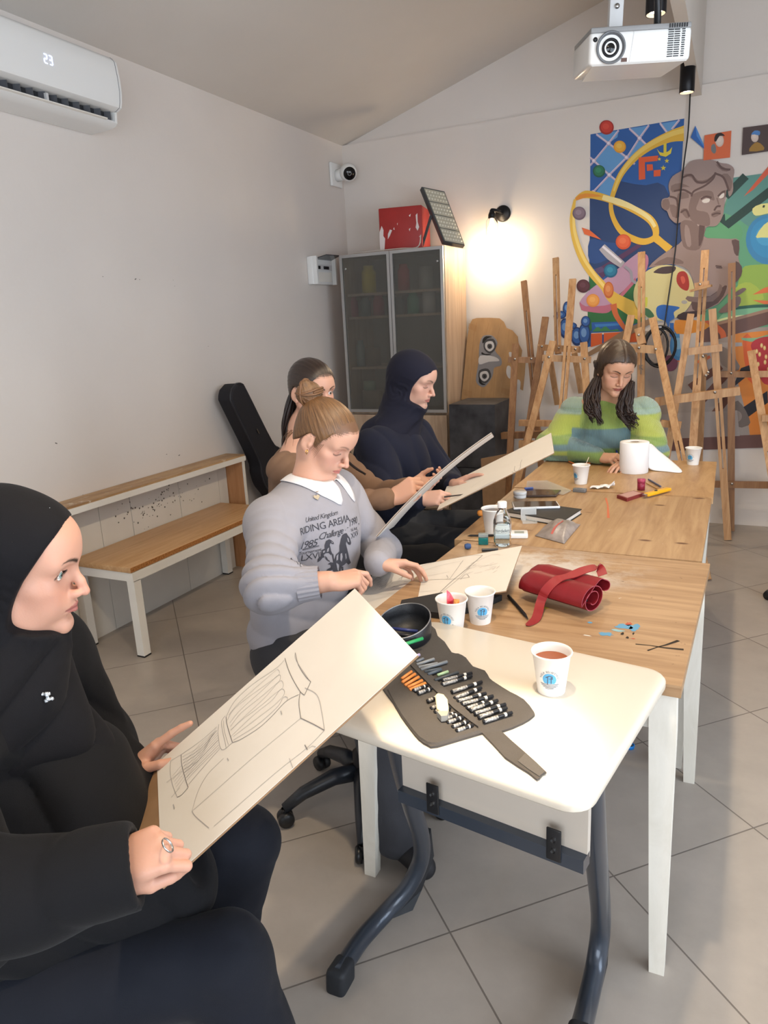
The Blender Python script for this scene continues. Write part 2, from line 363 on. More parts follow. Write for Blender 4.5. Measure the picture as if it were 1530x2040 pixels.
auto('seat', MB().box((-2.71, 2.99, .452), (.395, 1.2, .028), bev=.003), M_bench, t)
obj('seat_edge', MB().box((-2.5115, 2.99, .452), (.003, 1.196, .022)), M_chip, t, label='raw speckled chipboard edge')
fr = MB()
for x in (-2.53, -2.885): fr.box((x, 2.99, .415), (.045, 1.19, .045))
for y in (2.42, 3.56): fr.box((-2.71, y, .415), (.35, .045, .045))
obj('frame', fr, M_white, t)
for x in (-2.53, -2.885):
    for y in (2.42, 3.56):
        lg = obj('leg', MB().box((x, y, .2), (.045, .045, .39)), M_white, t); obj('foot_cap', MB().box((x, y, .004), (.047, .047, .008)), M_black, lg)
# guitar case
t = thing('guitar_case', 'black padded guitar case leaning on the left wall past the bench', 'guitar case', (-2.8, 4.1, 0))
def gcase():
    prof = [(0, .13), (.04, .17), (.16, .2), (.3, .19), (.42, .145), (.5, .13), (.6, .15), (.68, .13), (.76, .095), (1.12, .085), (1.18, .075), (1.21, .03)]
    base = Vector((-2.78, 4.33, .01)); top = Vector((-2.83, 3.68, 1.19)); d = (top-base).normalized(); n = Vector((1, 0, 0)); n = (n-d*n.dot(d)).normalized(); s = d.cross(n)
    L_ = (top-base).length/1.21; pts = crom([(h*L_, wd) for h, wd in [(a, b) for a, b in prof]][0:0] or [Vector((a*L_, b, 0)) for a, b in prof], 4)
    out = [base+d*p.x+s*p.y for p in pts]+[base+d*p.x-s*p.y for p in reversed(pts)]
    return out, n, d, s, base
o_, n_, d_, s_, b_ = gcase()
mb = MB(); mb.prism([p-n_*.05 for p in o_], n_*.11, smooth=True)
M_case = mat('black_nylon', '1b1b21', .75, bump=.3, bscale=400)
g = auto('body', mb, M_case, t, 50); bv = g.modifiers.new('bevel', 'BEVEL'); bv.width = .018; bv.segments = 3; bv.limit_method = 'ANGLE'; bv.angle_limit = math.radians(60)
obj('piping', MB().tube([p+n_*.052 for p in o_], .005, 6, closed=True), mat('case_piping', '2b2b31', .5), t)
obj('zip_pull', MB().box(b_+d_*1.0+n_*.066, (.006, .008, .04), rotm(n_, s_)), M_steel, t)
obj('strap', MB().tube([b_+d_*.5+n_*.06+s_*.06, b_+d_*.42+n_*.09+s_*.08, b_+d_*.3+n_*.07+s_*.07], .006, 6), mat('strap_grey', '99938e', .6), t)

# ================================================================== tables
def table(name, label, cs, topmat, z=.76, th=.028, leginset=.03, splay=.0):
    c = sum((Vector(p) for p in cs), Vector((0, 0)))/4
    t = thing(name, label, 'table', (c.x, c.y, 0), 'wooden studio tables pushed together')
    top = auto('tabletop', MB().prism([(p[0], p[1], z-th) for p in cs], (0, 0, th)), topmat, t)
    a = [Vector(p)+(c-Vector(p)).normalized()*.055 for p in cs]; ap = MB()
    for i in range(4):
        p, q = a[i], a[(i+1) % 4]; ap.bar((p.x, p.y, z-th-.05), (q.x, q.y, z-th-.05), .02, .1)
    obj('apron', ap, M_white, t)
    for i, p in enumerate(a):
        o = (p-c).normalized(); lp = MB(); q = p+o*splay
        def ring(cc, hw, zz): return [(cc.x-hw, cc.y-hw, zz), (cc.x+hw, cc.y-hw, zz), (cc.x+hw, cc.y+hw, zz), (cc.x-hw, cc.y+hw, zz)]
        v = ring(q, .017, 0)+ring(p+(q-p)*.2, .028, .62)+ring(p, .028, z-th)
        lp.add(v, [(3, 2, 1, 0), (8, 9, 10, 11)]+[(k+4*j, (k+1) % 4+4*j, (k+1) % 4+4*j+4, k+4*j+4) for j in range(2) for k in range(4)])
        obj('leg', lp, M_leg, t)
    return t
M_leg = wood('white_leg_paint', 'd5cfc2', 'e2ddd2', (3, 3, 1), 4, .5, stains=[(30, .7, .73, '8c7a62', None)])
M_t1 = wood('tabletop_near', '92704f', 'b08f6b', (.9, 13, 13), 2.6, .42, stains=[(7, .40, .56, 'cfc9c2', (-.05, .22, .36, 1.6)), (40, .66, .70, '5a3d22', None), (23, .68, .72, 'd9d2c8', None)])
M_t2 = wood('tabletop_middle', '98744f', 'b4936c', (11, .9, 11), 2.4, .42, stains=[(30, .67, .71, 'd9d2c8', None)], knots=5.5)
M_t3 = wood('tabletop_far', 'a27a50', 'bf9a6e', (7, 1.2, 7), 2.8, .4, stains=[(20, .66, .7, '7a4f28', None)])
T1 = table('work_table', 'nearest wooden work table, whitish and blue paint stains, under the red roll', [(-.862, 1.522), (-.054, 1.495), (-.025, 2.331), (-.835, 2.357)], M_t1, splay=.03)
T2 = table('work_table', 'middle wooden work table with dark knots, carrying the water bottle and notebook', [(-.868, 2.35), (-.05, 2.347), (-.045, 3.19), (-.878, 3.19)], M_t2)
T3 = table('work_table', 'far wooden work table, carrying the paper roll, in front of the easels', [(-.885, 3.205), (-.04, 3.205), (-.045, 3.99), (-.885, 3.99)], M_t3)
# splashes of blue paint and a charred cross on the near table
mb = MB(); z = .7605
def blob(px, py, rx, ry, mi, zz=z, n=14, seed=0):
    random.seed(seed+int(px)); c = atz(px, py, zz); pts = []
    for k in range(n):
        a = 2*PI*k/n; r = random.uniform(.6, 1.15); pts.append((c.x+rx*r*math.cos(a), c.y+ry*r*math.sin(a), zz))
    mb.poly(pts, mi)
for (px, py, rx, ry, mi) in ((1243, 1248, .022, .02, 0), (1207, 1263, .02, .012, 0), (1265, 1250, .014, .025, 0), (1230, 1256, .018, .008, 1), (1253, 1243, .008, .012, 2), (1262, 1272, .006, .003, 2), (1240, 1262, .004, .009, 3), (1250, 1270, .004, .007, 3), (1262, 1262, .003, .008, 3), (1170, 1266, .012, .003, 4), (1085, 1211, .012, .006, 5), (1175, 1240, .007, .006, 0)): blob(px, py, rx, ry, mi)
for (a, b) in (((1266, 1283), (1362, 1294)), ((1290, 1296), (1352, 1276))):
    P_, Q_ = atz(*a, z), atz(*b, z); mb.strip([P_, P_.lerp(Q_, .3)+Vector((0, .002, 0)), P_.lerp(Q_, .6)+Vector((0, -.002, 0)), Q_], [.005, .003, .006, .009], (0, 0, 1), 3)
obj('paint_splashes', mb, [mat('splash_blue', '5d96b8', .6), mat('splash_teal', '8cb0b5', .6), mat('splash_red', 'b5553d', .6), mat('char_black', '2d241c', .8), mat('splash_white', 'dcd8d0', .6), mat('splash_yellow', 'b8a332', .6)], T1)
mb = MB(); P_, Q_ = atz(1207, 992, z), atz(1212, 1032, z); mb.strip([P_, P_.lerp(Q_, .4)+Vector((.004, 0, 0)), Q_], [.008, .006, .01], (0, 0, 1))
obj('red_paint_streak', mb, mat('streak_red', 'c76a45', .6), T2)

# ================================================================== white school desk
def desk():
    z = .79; ang = math.radians(-9.3); R = Matrix.Rotation(ang, 3, 'Z'); fr_ = Vector((-.160, .990, 0)); W_, D_ = .60, .515
    c = fr_+R @ Vector((-W_/2, D_/2, 0)); t = thing('school_desk', 'white plastic-topped desk on blue-grey C-shaped metal legs, overlapping the wooden table', 'desk', (c.x, c.y, 0))
    L = lambda x, y, zz: c+R @ Vector((x, y, 0))+Vector((0, 0, zz))
    out = []; r = .045
    for (sx, sy, a0) in ((1, 1, 0), (-1, 1, 90), (-1, -1, 180), (1, -1, 270)):
        for k in range(7):
            a = math.radians(a0+k*15); out.append((sx*(W_/2-r)+r*math.cos(a), sy*(D_/2-r)+r*math.sin(a)))
    mb = MB(); n = len(out); rings = []
    for (ins, zz) in ((.006, z-.027), (0, z-.021), (0, z-.008), (.003, z-.003), (.009, z)):
        rings.append([L(x*(1-ins/(W_/2)), y*(1-ins/(D_/2)), zz) for x, y in out])
    vs = [p for rg in rings for p in rg]
    fs = [tuple(reversed(range(n))), tuple(4*n+k for k in range(n))]+[(j*n+k, j*n+(k+1) % n, (j+1)*n+(k+1) % n, (j+1)*n+k) for j in range(4) for k in range(n)]
    mb.add(vs, fs, 0, True); auto('desktop', mb, mat('desk_top_plastic', 'd6ccbc', .3, noise=.01, nscale=6), t, 50)
    obj('under_panel', MB().bar(L(-.085, -.19, .70), L(.283, -.19, .70), .014, .12), mat('panel_beige', 'b9afa3', .5), t)
    rl = MB().bar(L(-.085, -.2, .64), L(.283, -.2, .64), .03, .026); obj('front_rail', rl, M_bluegrey, t)
    for x in (-.005, .232):
        b = obj('bracket', MB().box(L(x, -.217, .665), (.026, .004, .062), R, bev=.0015), M_black, t); s = MB()
        for zz in (.655, .676): s.lathe([(.0045, 0), (.0045, .003)], L(x, -.219, zz), R @ Vector((0, -1, 0)), 8)
        obj('screw', s, M_steel, b)
    for side, pts in ((0, [(792, 1490, 1.20), (803, 1540, 1.24), (822, 1610, 1.33), (838, 1665, 1.42), (838, 1712, 1.47), (812, 1768, 1.45), (765, 1822, 1.39), (716, 1877, 1.29), (672, 1945, 1.17)]),
                      (1, [(1178, 1560, 1.12), (1183, 1640, 1.17), (1190, 1730, 1.27), (1196, 1805, 1.38), (1196, 1855, 1.425), (1188, 1915, 1.40), (1178, 1965, 1.345), (1165, 2020, 1.27), (1150, 2080, 1.16)])):
        P = [aty(*p) for p in pts]; P[0] = P[0]+(P[0]-P[1])*max(0, (.755-P[0].z)/(P[0].z-P[1].z)) if P[0].z < .755 else P[1]+(P[0]-P[1])*((.755-P[1].z)/(P[0].z-P[1].z))
        lg = obj('leg', MB().tube(crom(P, 5), .0225, 14, upv=(0, 1, 0)), M_bluegrey, t, label='curved blue-grey tube leg')
        e, f_ = P[-1], P[-2]; dd = (e-f_).normalized()
        obj('end_cap', MB().bar(e-dd*.05-Vector((0, 0, .012)), e+dd*.02-Vector((0, 0, .012)), .05, .066, bev=.012), M_rubber, lg)
        g = P[3]; h = P[5]; sx = Vector((.02, .03, 0))
        gp = [P[3]+Vector((.0, .035, 0)), P[4]+Vector((.0, .058, -.03)), Vector((P[5].x+.005, P[5].y+.05, .03)), Vector((P[5].x-.002, P[5].y+.0, .004)), Vector((P[6].x, P[6].y+.01, .004)), P[6]+Vector((0, 0, -.02)), P[5]+Vector((0, 0, -.02)), P[4]]
        obj('floor_guard', MB().prism([p-Vector((.012, 0, 0)) for p in gp], (.026, 0, 0)), M_rubber, lg)
    return t
desk()

# ================================================================== chairs
def office_chair():
    hub = Vector((-1.0, 1.80, 0)); t = thing('office_chair', 'black swivel chair on casters under the woman in the grey sweatshirt', 'chair', hub)
    obj('column', MB().lathe([(.03, .09), (.03, .2), (.018, .21), (.018, .4)], hub, seg=16), M_blackm, t)
    a0 = math.atan2(1.634-hub.y, -1.171-hub.x)
    for k in range(5):
        a = a0+k*2*PI/5; d = Vector((math.cos(a), math.sin(a), 0))
        arm = obj('base_arm', MB().tube([hub+d*.02+Vector((0, 0, .13)), hub+d*.1+Vector((0, 0, .13)), hub+d*.2+Vector((0, 0, .1)), hub+d*.262+Vector((0, 0, .062))], [.03, .027, .022, .017], 10), M_bluegrey if 0 else mat('base_plastic', '24282f', .35), t)
        c = hub+d*.262; ax = Vector((-d.y, d.x, 0))
        obj('caster', MB().lathe([(0, -.024), (.022, -.024), (.026, -.018), (.026, -.004), (.014, -.003), (.014, .003), (.026, .004), (.026, .018), (.022, .024), (0, .024)], c+Vector((0, 0, .0275)), ax, 18).lathe([(.012, .02), (.012, .062)], c, seg=8), M_black, arm)
    auto('seat', MB().box((-1.06, 1.80, .455), (.44, .44, .06), bev=.025), M_case, t)


office_chair()
def simple_chair(label, c, yaw, shell, seatz=.44, group=None, gloss=False):
    R = Matrix.Rotation(yaw, 3, 'Z'); t = thing('chair', label, 'chair', (c[0], c[1], 0), R=R)
    L = lambda x, y, z: Vector((c[0], c[1], 0))+R @ Vector((x, y, z))
    auto('seat', MB().box(L(0, 0, seatz), (.42, .42, .05), R, bev=.022), shell, t)
    auto('backrest', MB().box(L(-.235, 0, .78), (.03, .4, .3), R @ Matrix.Rotation(-.15, 3, 'Y'), bev=.014), shell, t)
    for sx in (-1, 1):
        for sy in (-1, 1):
            pts = [L(sx*.17, sy*.17, seatz-.02), L(sx*.21, sy*.2, .006)]
            if sx < 0: pts = [L(-.25, sy*.17, .74), L(-.2, sy*.18, seatz)]+[pts[1]]
            obj('leg', MB().tube(pts, .011, 10), M_blackm, t)
    return t
simple_chair('glossy black chair under the woman in black, bottom left', (-1.05, .50), .45, mat('chair_gloss_black', '0c0d10', .12), .44)




def stool(label, c):
    t = thing('stool', label, 'stool', (c[0], c[1], 0)); auto('seat', MB().lathe([(0, .40), (.16, .40), (.17, .415), (.165, .43), (0, .435)], (c[0], c[1], 0), seg=36), M_case, t, 50)
    for k in range(4):
        a = PI/4+k*PI/2; obj('leg', MB().tube([(c[0]+.12*math.cos(a), c[1]+.12*math.sin(a), .40), (c[0]+.17*math.cos(a), c[1]+.17*math.sin(a), .005)], .011, 10), M_blackm, t)
stool('dark stool under the woman in the brown top', (-1.54, 2.36)); stool('dark stool under the woman in the navy headscarf', (-1.42, 3.02)); stool('dark stool under the woman in the striped knit sweater', (-.61, 4.18))
PEOPLE = True
# ================================================================== implicit surfaces (bodies, clothes, hair, hands)
def V(*a): return np.array(a, float)
class Frame:      # local frame: world = o + R @ local * s
    def __init__(s, o=(0, 0, 0), R=None, sc=1.0): s.o = np.array(o, float); s.R = np.eye(3) if R is None else np.array(R, float); s.s = sc
    def w(s, p): return s.o+s.R @ (np.array(p, float)*s.s)
    def loc(s, P): return ((P-s.o) @ s.R)/s.s
def eul(yaw=0, pitch=0, roll=0):   # local x forward, y left, z up; pitch>0 looks down
    cy, sy = math.cos(yaw), math.sin(yaw); cp, sp = math.cos(pitch), math.sin(pitch); cr, sr = math.cos(roll), math.sin(roll)
    return np.array([[cy, -sy, 0], [sy, cy, 0], [0, 0, 1]]) @ np.array([[cp, 0, sp], [0, 1, 0], [-sp, 0, cp]]) @ np.array([[1, 0, 0], [0, cr, -sr], [0, sr, cr]])
ID = Frame()
class Field:
    def __init__(s): s.ops = []
    def op(s, kind, fn, c, r, k): s.ops.append((kind, fn, np.array(c, float), r, k)); return s
    # c, r : bounding sphere in world
    def ell(s, c, r, k=.01, fr=ID, R=None, kind='u'):
        c = np.array(c, float); r = np.array(r, float); wc = fr.w(c); Rl = np.eye(3) if R is None else np.array(R)
        def fn(P):
            q = (fr.loc(P)-c) @ Rl; k0 = np.sqrt(((q/r)**2).sum(1)); k1 = np.sqrt(((q/(r*r))**2).sum(1))+1e-9
            return k0*(k0-1)/k1*fr.s
        return s.op(kind, fn, wc, r.max()*fr.s, k*fr.s)
    def cone(s, a, b, ra, rb, k=.01, fr=ID, kind='u', flat=None):   # flat=(axis, factor): squash cross section along axis
        a = np.array(a, float); b = np.array(b, float); L2 = max(((b-a)**2).sum(), 1e-12)
        if flat is not None: fa = np.array(flat[0], float); fa = fa/np.linalg.norm(fa); ff = flat[1]
        def fn(P):
            q = fr.loc(P)-a; t = np.clip((q @ (b-a))/L2, 0, 1); e = q-t[:, None]*(b-a)
            if flat is not None: e = e+((e @ fa)*(1/ff-1))[:, None]*fa
            d = np.sqrt((e*e).sum(1))-(ra+t*(rb-ra))
            return d*fr.s*(1 if flat is None else min(1, ff*1.2))
        m = fr.w((a+b)/2); return s.op(kind, fn, m, (math.sqrt(L2)/2+max(ra, rb))*fr.s, k*fr.s)
    def chain(s, pts, rs, k=.01, fr=ID, flat=None):
        for i in range(len(pts)-1): s.cone(pts[i], pts[i+1], rs[i], rs[i+1], k if i else k, fr, flat=flat)
        return s
    def disp(s, fn, c=(0, 0, 0), r=99): return s.op('d', fn, c, r, 0)
    def cut(s, fn, c=(0, 0, 0), r=99, k=.004): return s.op('c', fn, c, r, k)   # intersection with the complement of fn
    def ev(s, P, ops=None):
        d = np.full(len(P), .2)
        for kind, fn, c, r, k in (ops if ops is not None else s.ops):
            if kind == 'd': d = d+fn(P); continue
            e = fn(P)
            if kind in ('u', 'g'):
                if k > 0:
                    h = np.maximum(k-np.abs(d-e), 0)/k; d = np.minimum(d, e)-h*h*k*.25
                else: d = np.minimum(d, e)
            else:   # 's' subtract / 'c' cut
                e = -e; h = np.maximum(k-np.abs(d-e), 0)/max(k, 1e-9); d = np.maximum(d, e)+h*h*k*.25
        return d
    def mesh(s, h, lo, hi, B=20):
        lo = np.array(lo, float); hi = np.array(hi, float); nb = np.ceil((hi-lo)/h/B).astype(int); n = nb*B+2
        half = B*h/2; diag = half*math.sqrt(3); gi = np.arange(B+1); S0 = np.int64(n[1]*n[2]); S1 = np.int64(n[2])
        off = np.stack(np.meshgrid(gi, gi, gi, indexing='ij'), -1).reshape(-1, 3)
        cen = np.stack(np.meshgrid(*[np.arange(m) for m in nb], indexing='ij'), -1).reshape(-1, 3)
        C = lo+(cen+.5)*B*h; near = np.zeros(len(C), bool)
        uni = [o for o in s.ops if o[0] == 'u']
        for o in uni: near |= ((C-o[2])**2).sum(1) < (o[3]+diag+o[4])**2
        d0 = np.full(len(C), 9.); idx = np.nonzero(near)[0]
        if len(idx): d0[idx] = s.ev(C[idx])
        vid, vpos, quads = [], [], []
        for i in idx:
            if abs(d0[i]) > diag*1.5+.02: continue
            c = C[i]; ops = [o for o in s.ops if ((c-o[2])**2).sum() < (o[3]*1.25+diag+o[4]+.02)**2]
            P = lo+(cen[i]*B+off)*h; D = s.ev(P, ops).reshape(B+1, B+1, B+1)
            if D.min() > 0 or D.max() < 0: continue
            ins = D < 0
            cor = [ins[a:B+a, b:B+b, e:B+e] for a in (0, 1) for b in (0, 1) for e in (0, 1)]
            cnt = sum(x.astype(np.int8) for x in cor); cells = np.argwhere((cnt > 0) & (cnt < 8))
            if len(cells) == 0: continue
            acc = np.zeros((len(cells), 3)); m = np.zeros(len(cells)); x, y, z = cells.T
            for ax in range(3):
                for u in (0, 1):
                    for v in (0, 1):
                        o0 = [0, 0, 0]; oth = [q for q in range(3) if q != ax]; o0[oth[0]] = u; o0[oth[1]] = v; o1 = list(o0); o1[ax] = 1
                        a = D[x+o0[0], y+o0[1], z+o0[2]]; b = D[x+o1[0], y+o1[1], z+o1[2]]; cr = (a < 0) != (b < 0)
                        t = np.where(cr, a/np.where(a-b == 0, 1, a-b), 0)
                        p = np.tile(np.array(o0, float), (len(cells), 1)); p[:, ax] += t; acc[cr] += p[cr]; m[cr] += 1
            g = cells+cen[i]*B; vid.append(g[:, 0]*S0+g[:, 1]*S1+g[:, 2]); vpos.append(lo+(g+acc/m[:, None])*h)
            for ax in range(3):
                o1 = [0, 0, 0]; o1[ax] = 1; a = ins[:B, :B, :B]; b = ins[o1[0]:B+o1[0], o1[1]:B+o1[1], o1[2]:B+o1[2]]
                e = np.argwhere(a != b)
                if len(e) == 0: continue
                fl = a[e[:, 0], e[:, 1], e[:, 2]]; ge = e+cen[i]*B; st = [S0, S1, np.int64(1)]; u, v = [(1, 2), (2, 0), (0, 1)][ax]
                base = ge[:, 0]*S0+ge[:, 1]*S1+ge[:, 2]; q = np.stack([base, base-st[u], base-st[u]-st[v], base-st[v]], 1)
                q[~fl] = q[~fl][:, ::-1]; quads.append(q)
        vid = np.concatenate(vid); vpos = np.concatenate(vpos); q = np.concatenate(quads)
        o = np.argsort(vid); vid = vid[o]; vpos = vpos[o]; k = np.searchsorted(vid, q); k = np.clip(k, 0, len(vid)-1)
        ok = (vid[k] == q).all(1); return vpos, k[ok]
def field_mesh(name, F_, h, lo, hi, m, color=None, relax=1, flow=None):
    v, q = F_.mesh(h, lo, hi)
    lab = np.arange(len(v))   # drop loose crumbs
    for _ in range(400):
        m_ = lab[q].min(1); l2 = lab.copy()
        for i in range(4): np.minimum.at(l2, q[:, i], m_)
        l2 = l2[l2]; l2 = l2[l2]
        if (l2 == lab).all(): break
        lab = l2
    u_, inv, cn = np.unique(lab, return_inverse=True, return_counts=True); keepv = cn[inv] > .04*cn.max(); kq = keepv[q[:, 0]]; mp_ = np.cumsum(keepv)-1; v = v[keepv]; q = mp_[q[kq]]
    for _ in range(relax):
        a = np.zeros_like(v); c = np.zeros(len(v))
        for i in range(4):
            j = (i+1) % 4; np.add.at(a, q[:, i], v[q[:, j]]); np.add.at(c, q[:, i], 1); np.add.at(a, q[:, j], v[q[:, i]]); np.add.at(c, q[:, j], 1)
        v = v*.5+a/np.maximum(c, 1)[:, None]*.5
    me = bpy.data.meshes.new(name); me.vertices.add(len(v)); me.vertices.foreach_set('co', v.ravel())
    me.loops.add(len(q)*4); me.loops.foreach_set('vertex_index', q.ravel().astype(np.int32))
    me.polygons.add(len(q)); me.polygons.foreach_set('loop_start', np.arange(0, len(q)*4, 4, dtype=np.int32)); me.polygons.foreach_set('loop_total', np.full(len(q), 4, dtype=np.int32))
    me.polygons.foreach_set('use_smooth', np.ones(len(q), bool)); me.update(calc_edges=True); me.validate()
    me.materials.append(m)
    if color is not None:
        ca = me.color_attributes.new('Col', 'FLOAT_COLOR', 'POINT'); cc = np.ones((len(v), 4)); cc[:, :3] = color(v); ca.data.foreach_set('color', cc.ravel())
    if flow is not None:
        fa = me.attributes.new('flow', 'FLOAT_VECTOR', 'POINT'); fa.data.foreach_set('vector', np.ascontiguousarray(flow(v), dtype=np.float32).ravel())
    return me
def bounds(F_, pad=.02):
    u = [o for o in F_.ops if o[0] == 'u']; return np.min([o[2]-o[3] for o in u], 0)-pad, np.max([o[2]+o[3] for o in u], 0)+pad
def srgb(h): return np.array(rgb(h)[:3])
def sstep(a, b, x):
    t = np.clip((x-a)/(b-a), 0, 1); return t*t*(3-2*t)
def wav(P, k, seed=0):   # cheap smooth noise made of crossed sines
    r = np.random.RandomState(seed); o = np.zeros(len(P))
    for i in range(5):
        d = r.randn(3); d /= np.linalg.norm(d); o += np.sin(P @ d*k*(1+.35*i)+r.rand()*6.28+1.3*np.sin(P @ r.randn(3)*k*.5))/(1+.4*i)
    return o/3
# ------------------------------------------------------------------ head
def head_field(F_, fr, P_=None):
    p = dict(jaw=1, nose=1, chin=0, cheek=1, open=.35, ear=True, lips=1, nz=0, lid=None); p.update(P_ or {})
    E = lambda c, r, k=.012, R=None, kind='u': F_.ell(c, r, k, fr, R, kind)
    C = lambda a, b, ra, rb, k=.01, kind='u': F_.cone(a, b, ra, rb, k, fr, kind)
    E((-.016, 0, .036), (.088, .073, .079), .01)
    E((.022, 0, .035), (.062, .062, .058), .03)
    E((.022, 0, -.03), (.060, .055*p['cheek'], .066), .03)
    for s in (1, -1):
        C((-.018, s*.047, -.045), (.03, s*.034*p['jaw'], -.083), .013, .012, .03)
        C((.03, s*.033*p['jaw'], -.083), (.067, s*.008, -.097+p['chin']), .013, .013, .025)
        E((.050, s*.041, -.022), (.020, .020, .017), .02)
        E((.052, s*.030, -.052), (.024, .022, .026), .022)
    E((.071, 0, -.095+p['chin']), (.0145, .017, .0135), .016)
    C((.0775, .010, .021), (.066, .046, .020), .0085, .009, .02); C((.0775, -.010, .021), (.066, -.046, .020), .0085, .009, .02)
    E((.045, 0, .045), (.045, .05, .04), .03)
    for s in (1, -1): F_.ell((.086, s*.030, .001), (.0135, .0175, .0125), .012, fr, None, 's')
    for s in (1, -1): E((.0625, s*.031, .0), (.0135, .0155, .0132), .003)
    nl = p['nose']
    C((.079, 0, .010), (.097*1, 0, -.020), .0062, .0070, .012); C((.097, 0, -.020), (.080+.0255*nl, 0, -.0345+p['nz']), .0068, .0078, .006)
    for s in (1, -1): E((.0925, s*.0105, -.0385), (.0095, .0062, .0068), .007)
    C((.088, 0, -.042), (.096, 0, -.040), .0055, .0048, .006)
    for s in (1, -1): F_.ell((.0975, s*.0062, -.0455), (.005, .0026, .0035), .003, fr, None, 's')
    E((.066, 0, -.060), (.0235, .027, .020), .018)
    L_ = p['lips']
    for s in (1, -1):
        C((.0895, s*.003, -.0590), (.0770, s*.0225, -.0645), .0045*L_, .0025, .005)
        C((.0880, s*.002, -.0690), (.0770, s*.0220, -.0655), .0056*L_, .0025, .005)
    F_.cone((.0965, .0, -.0638), (.0805, .024, -.0650), .0012, .0010, .003, fr, 's'); F_.cone((.0965, .0, -.0638), (.0805, -.024, -.0650), .0012, .0010, .003, fr, 's')
    F_.ell((.0905, 0, -.0515), (.003, .0028, .006), .005, fr, None, 's')
    F_.ell((.0850, 0, -.0790), (.006, .014, .0045), .008, fr, None, 's')
    if p['lid'] is not None:   # opening between the lids
        for s in (1, -1):
            F_.ell((.0770, s*.031, p['lid'][0]), (.0085, .0125, p['lid'][1]), .0012, fr, None, 's')
    if p['ear']:
        for s in (1, -1):
            Re = eul(-s*.35, .15, 0)
            E((-.012, s*.074, -.010), (.0185, .0075, .030), .006, Re)
            E((-.006, s*.072, -.036), (.0085, .006, .010), .006)
            F_.ell((-.009, s*.0825, -.008), (.0105, .0055, .019), .004, fr, Re, 's')
            E((-.001, s*.0735, -.016), (.006, .006, .008), .004)
def hairline(q, front, part=False):   # < 0 on the bare skin, > 0 where hair grows
    x, y, z = q.T
    a = .018+.62*np.maximum(z, 0)-x+.0012*np.sin(z*230); b = z-front+.9*np.maximum(np.abs(y)-.028, 0)**1.15+.0010*np.sin(y*330)
    zb = np.where(x < .006, .020-1.1*np.maximum(0, -.014-x), -.012) if not part else -.075+0*x
    return np.minimum(np.maximum(a, b), (z-zb)*.8)
def head_color(fr, skin, lip, brow, browc, blush='c98476', lid=None, browz=.0, hair=None):
    sk, lp, bw, bl = srgb(skin), srgb(lip), srgb(browc), srgb(blush)
    def f(V_):
        q = fr.loc(V_); x, y, z = q.T; ay = np.abs(y); c = np.tile(sk, (len(V_), 1)); front = (x > .02) & (np.abs(z) < .14) & (ay < .09)
        def mixc(c, col, a): a = (a*front)[:, None]; return c*(1-a)+col*a
        c = mixc(c, bl, .28*np.exp(-(((ay-.042)/.022)**2+((z+.032)/.022)**2)))
        c = mixc(c, bl, .3*np.exp(-((ay/.013)**2+((z+.036)/.014)**2)))
        c = mixc(c, bl*.8, .25*np.exp(-(((ay-.031)/.017)**2+((z+.001)/.011)**2)))
        w = np.clip((ay-.0)/.0235, 0, 1); up = -.0552-.0072*w**1.6-.0014*np.exp(-(ay/.0035)**2)*1; lo = -.0752+.0095*w**2
        lipm = sstep(0, .0012, up-z)*sstep(0, .0012, z-lo)*(ay < .0245)*(x > .072)
        c = mixc(c, lp, lipm*.9)
        c = mixc(c, lp*.45, .8*np.exp(-((z+.0640+.0012*w)/.0011)**2)*(ay < .0235)*(x > .07))
        t = (ay-.012)/.037; bz = .0185+.0095*np.sin(np.clip(t, 0, 1)*2.1)+browz-.003*np.clip(t, 0, 1)**3; th = .0036*np.clip(1.15-t*.85, .2, 1)
        c = mixc(c, bw, brow*sstep(1.35, .5, np.abs(z-bz)/th)*sstep(-.07, .06, t)*sstep(1.05, .85, t)*(x > .03))
        c = mixc(c, sk*.35, .7*np.exp(-(((ay-.0065)/.0032)**2+((z+.0465)/.0022)**2))*(x > .085))
        if hair: # thin baby hair fading into the skin along the hairline
            a_ = sstep(-.006, .002, hairline(q, hair[1], hair[2])+.0025*np.sin(y*1500+z*300)+.0025*np.sin(z*1100))*.9*(z > -.03); a_ = a_[:, None]; c = c*(1-a_)+srgb(hair[0])*a_
        if lid is not None:   # lash line round the opening, or along a lowered lid
            if lid[1] > 0: e = np.abs(np.sqrt(((ay-.031)/.0138)**2+((z-lid[0])/(lid[1]+.0008))**2)-1); c = mixc(c, srgb('2a1c18'), .9*sstep(.16, .05, e)*(z > lid[0]-.0005)+.3*sstep(.2, .05, e)*(z <= lid[0]-.0005))
            else:
                lz = lid[0]-.0045*(1-((ay-.031)/.0155)**2); c = mixc(c, srgb('2a1c18'), .85*np.exp(-((z-lz)/.0019)**2)*(np.abs(ay-.031) < .0158))
                c = mixc(c, bl*.55, .5*np.exp(-((z-(lz+.0125))/.0012)**2)*(np.abs(ay-.031) < .0145))
        return c
    return f
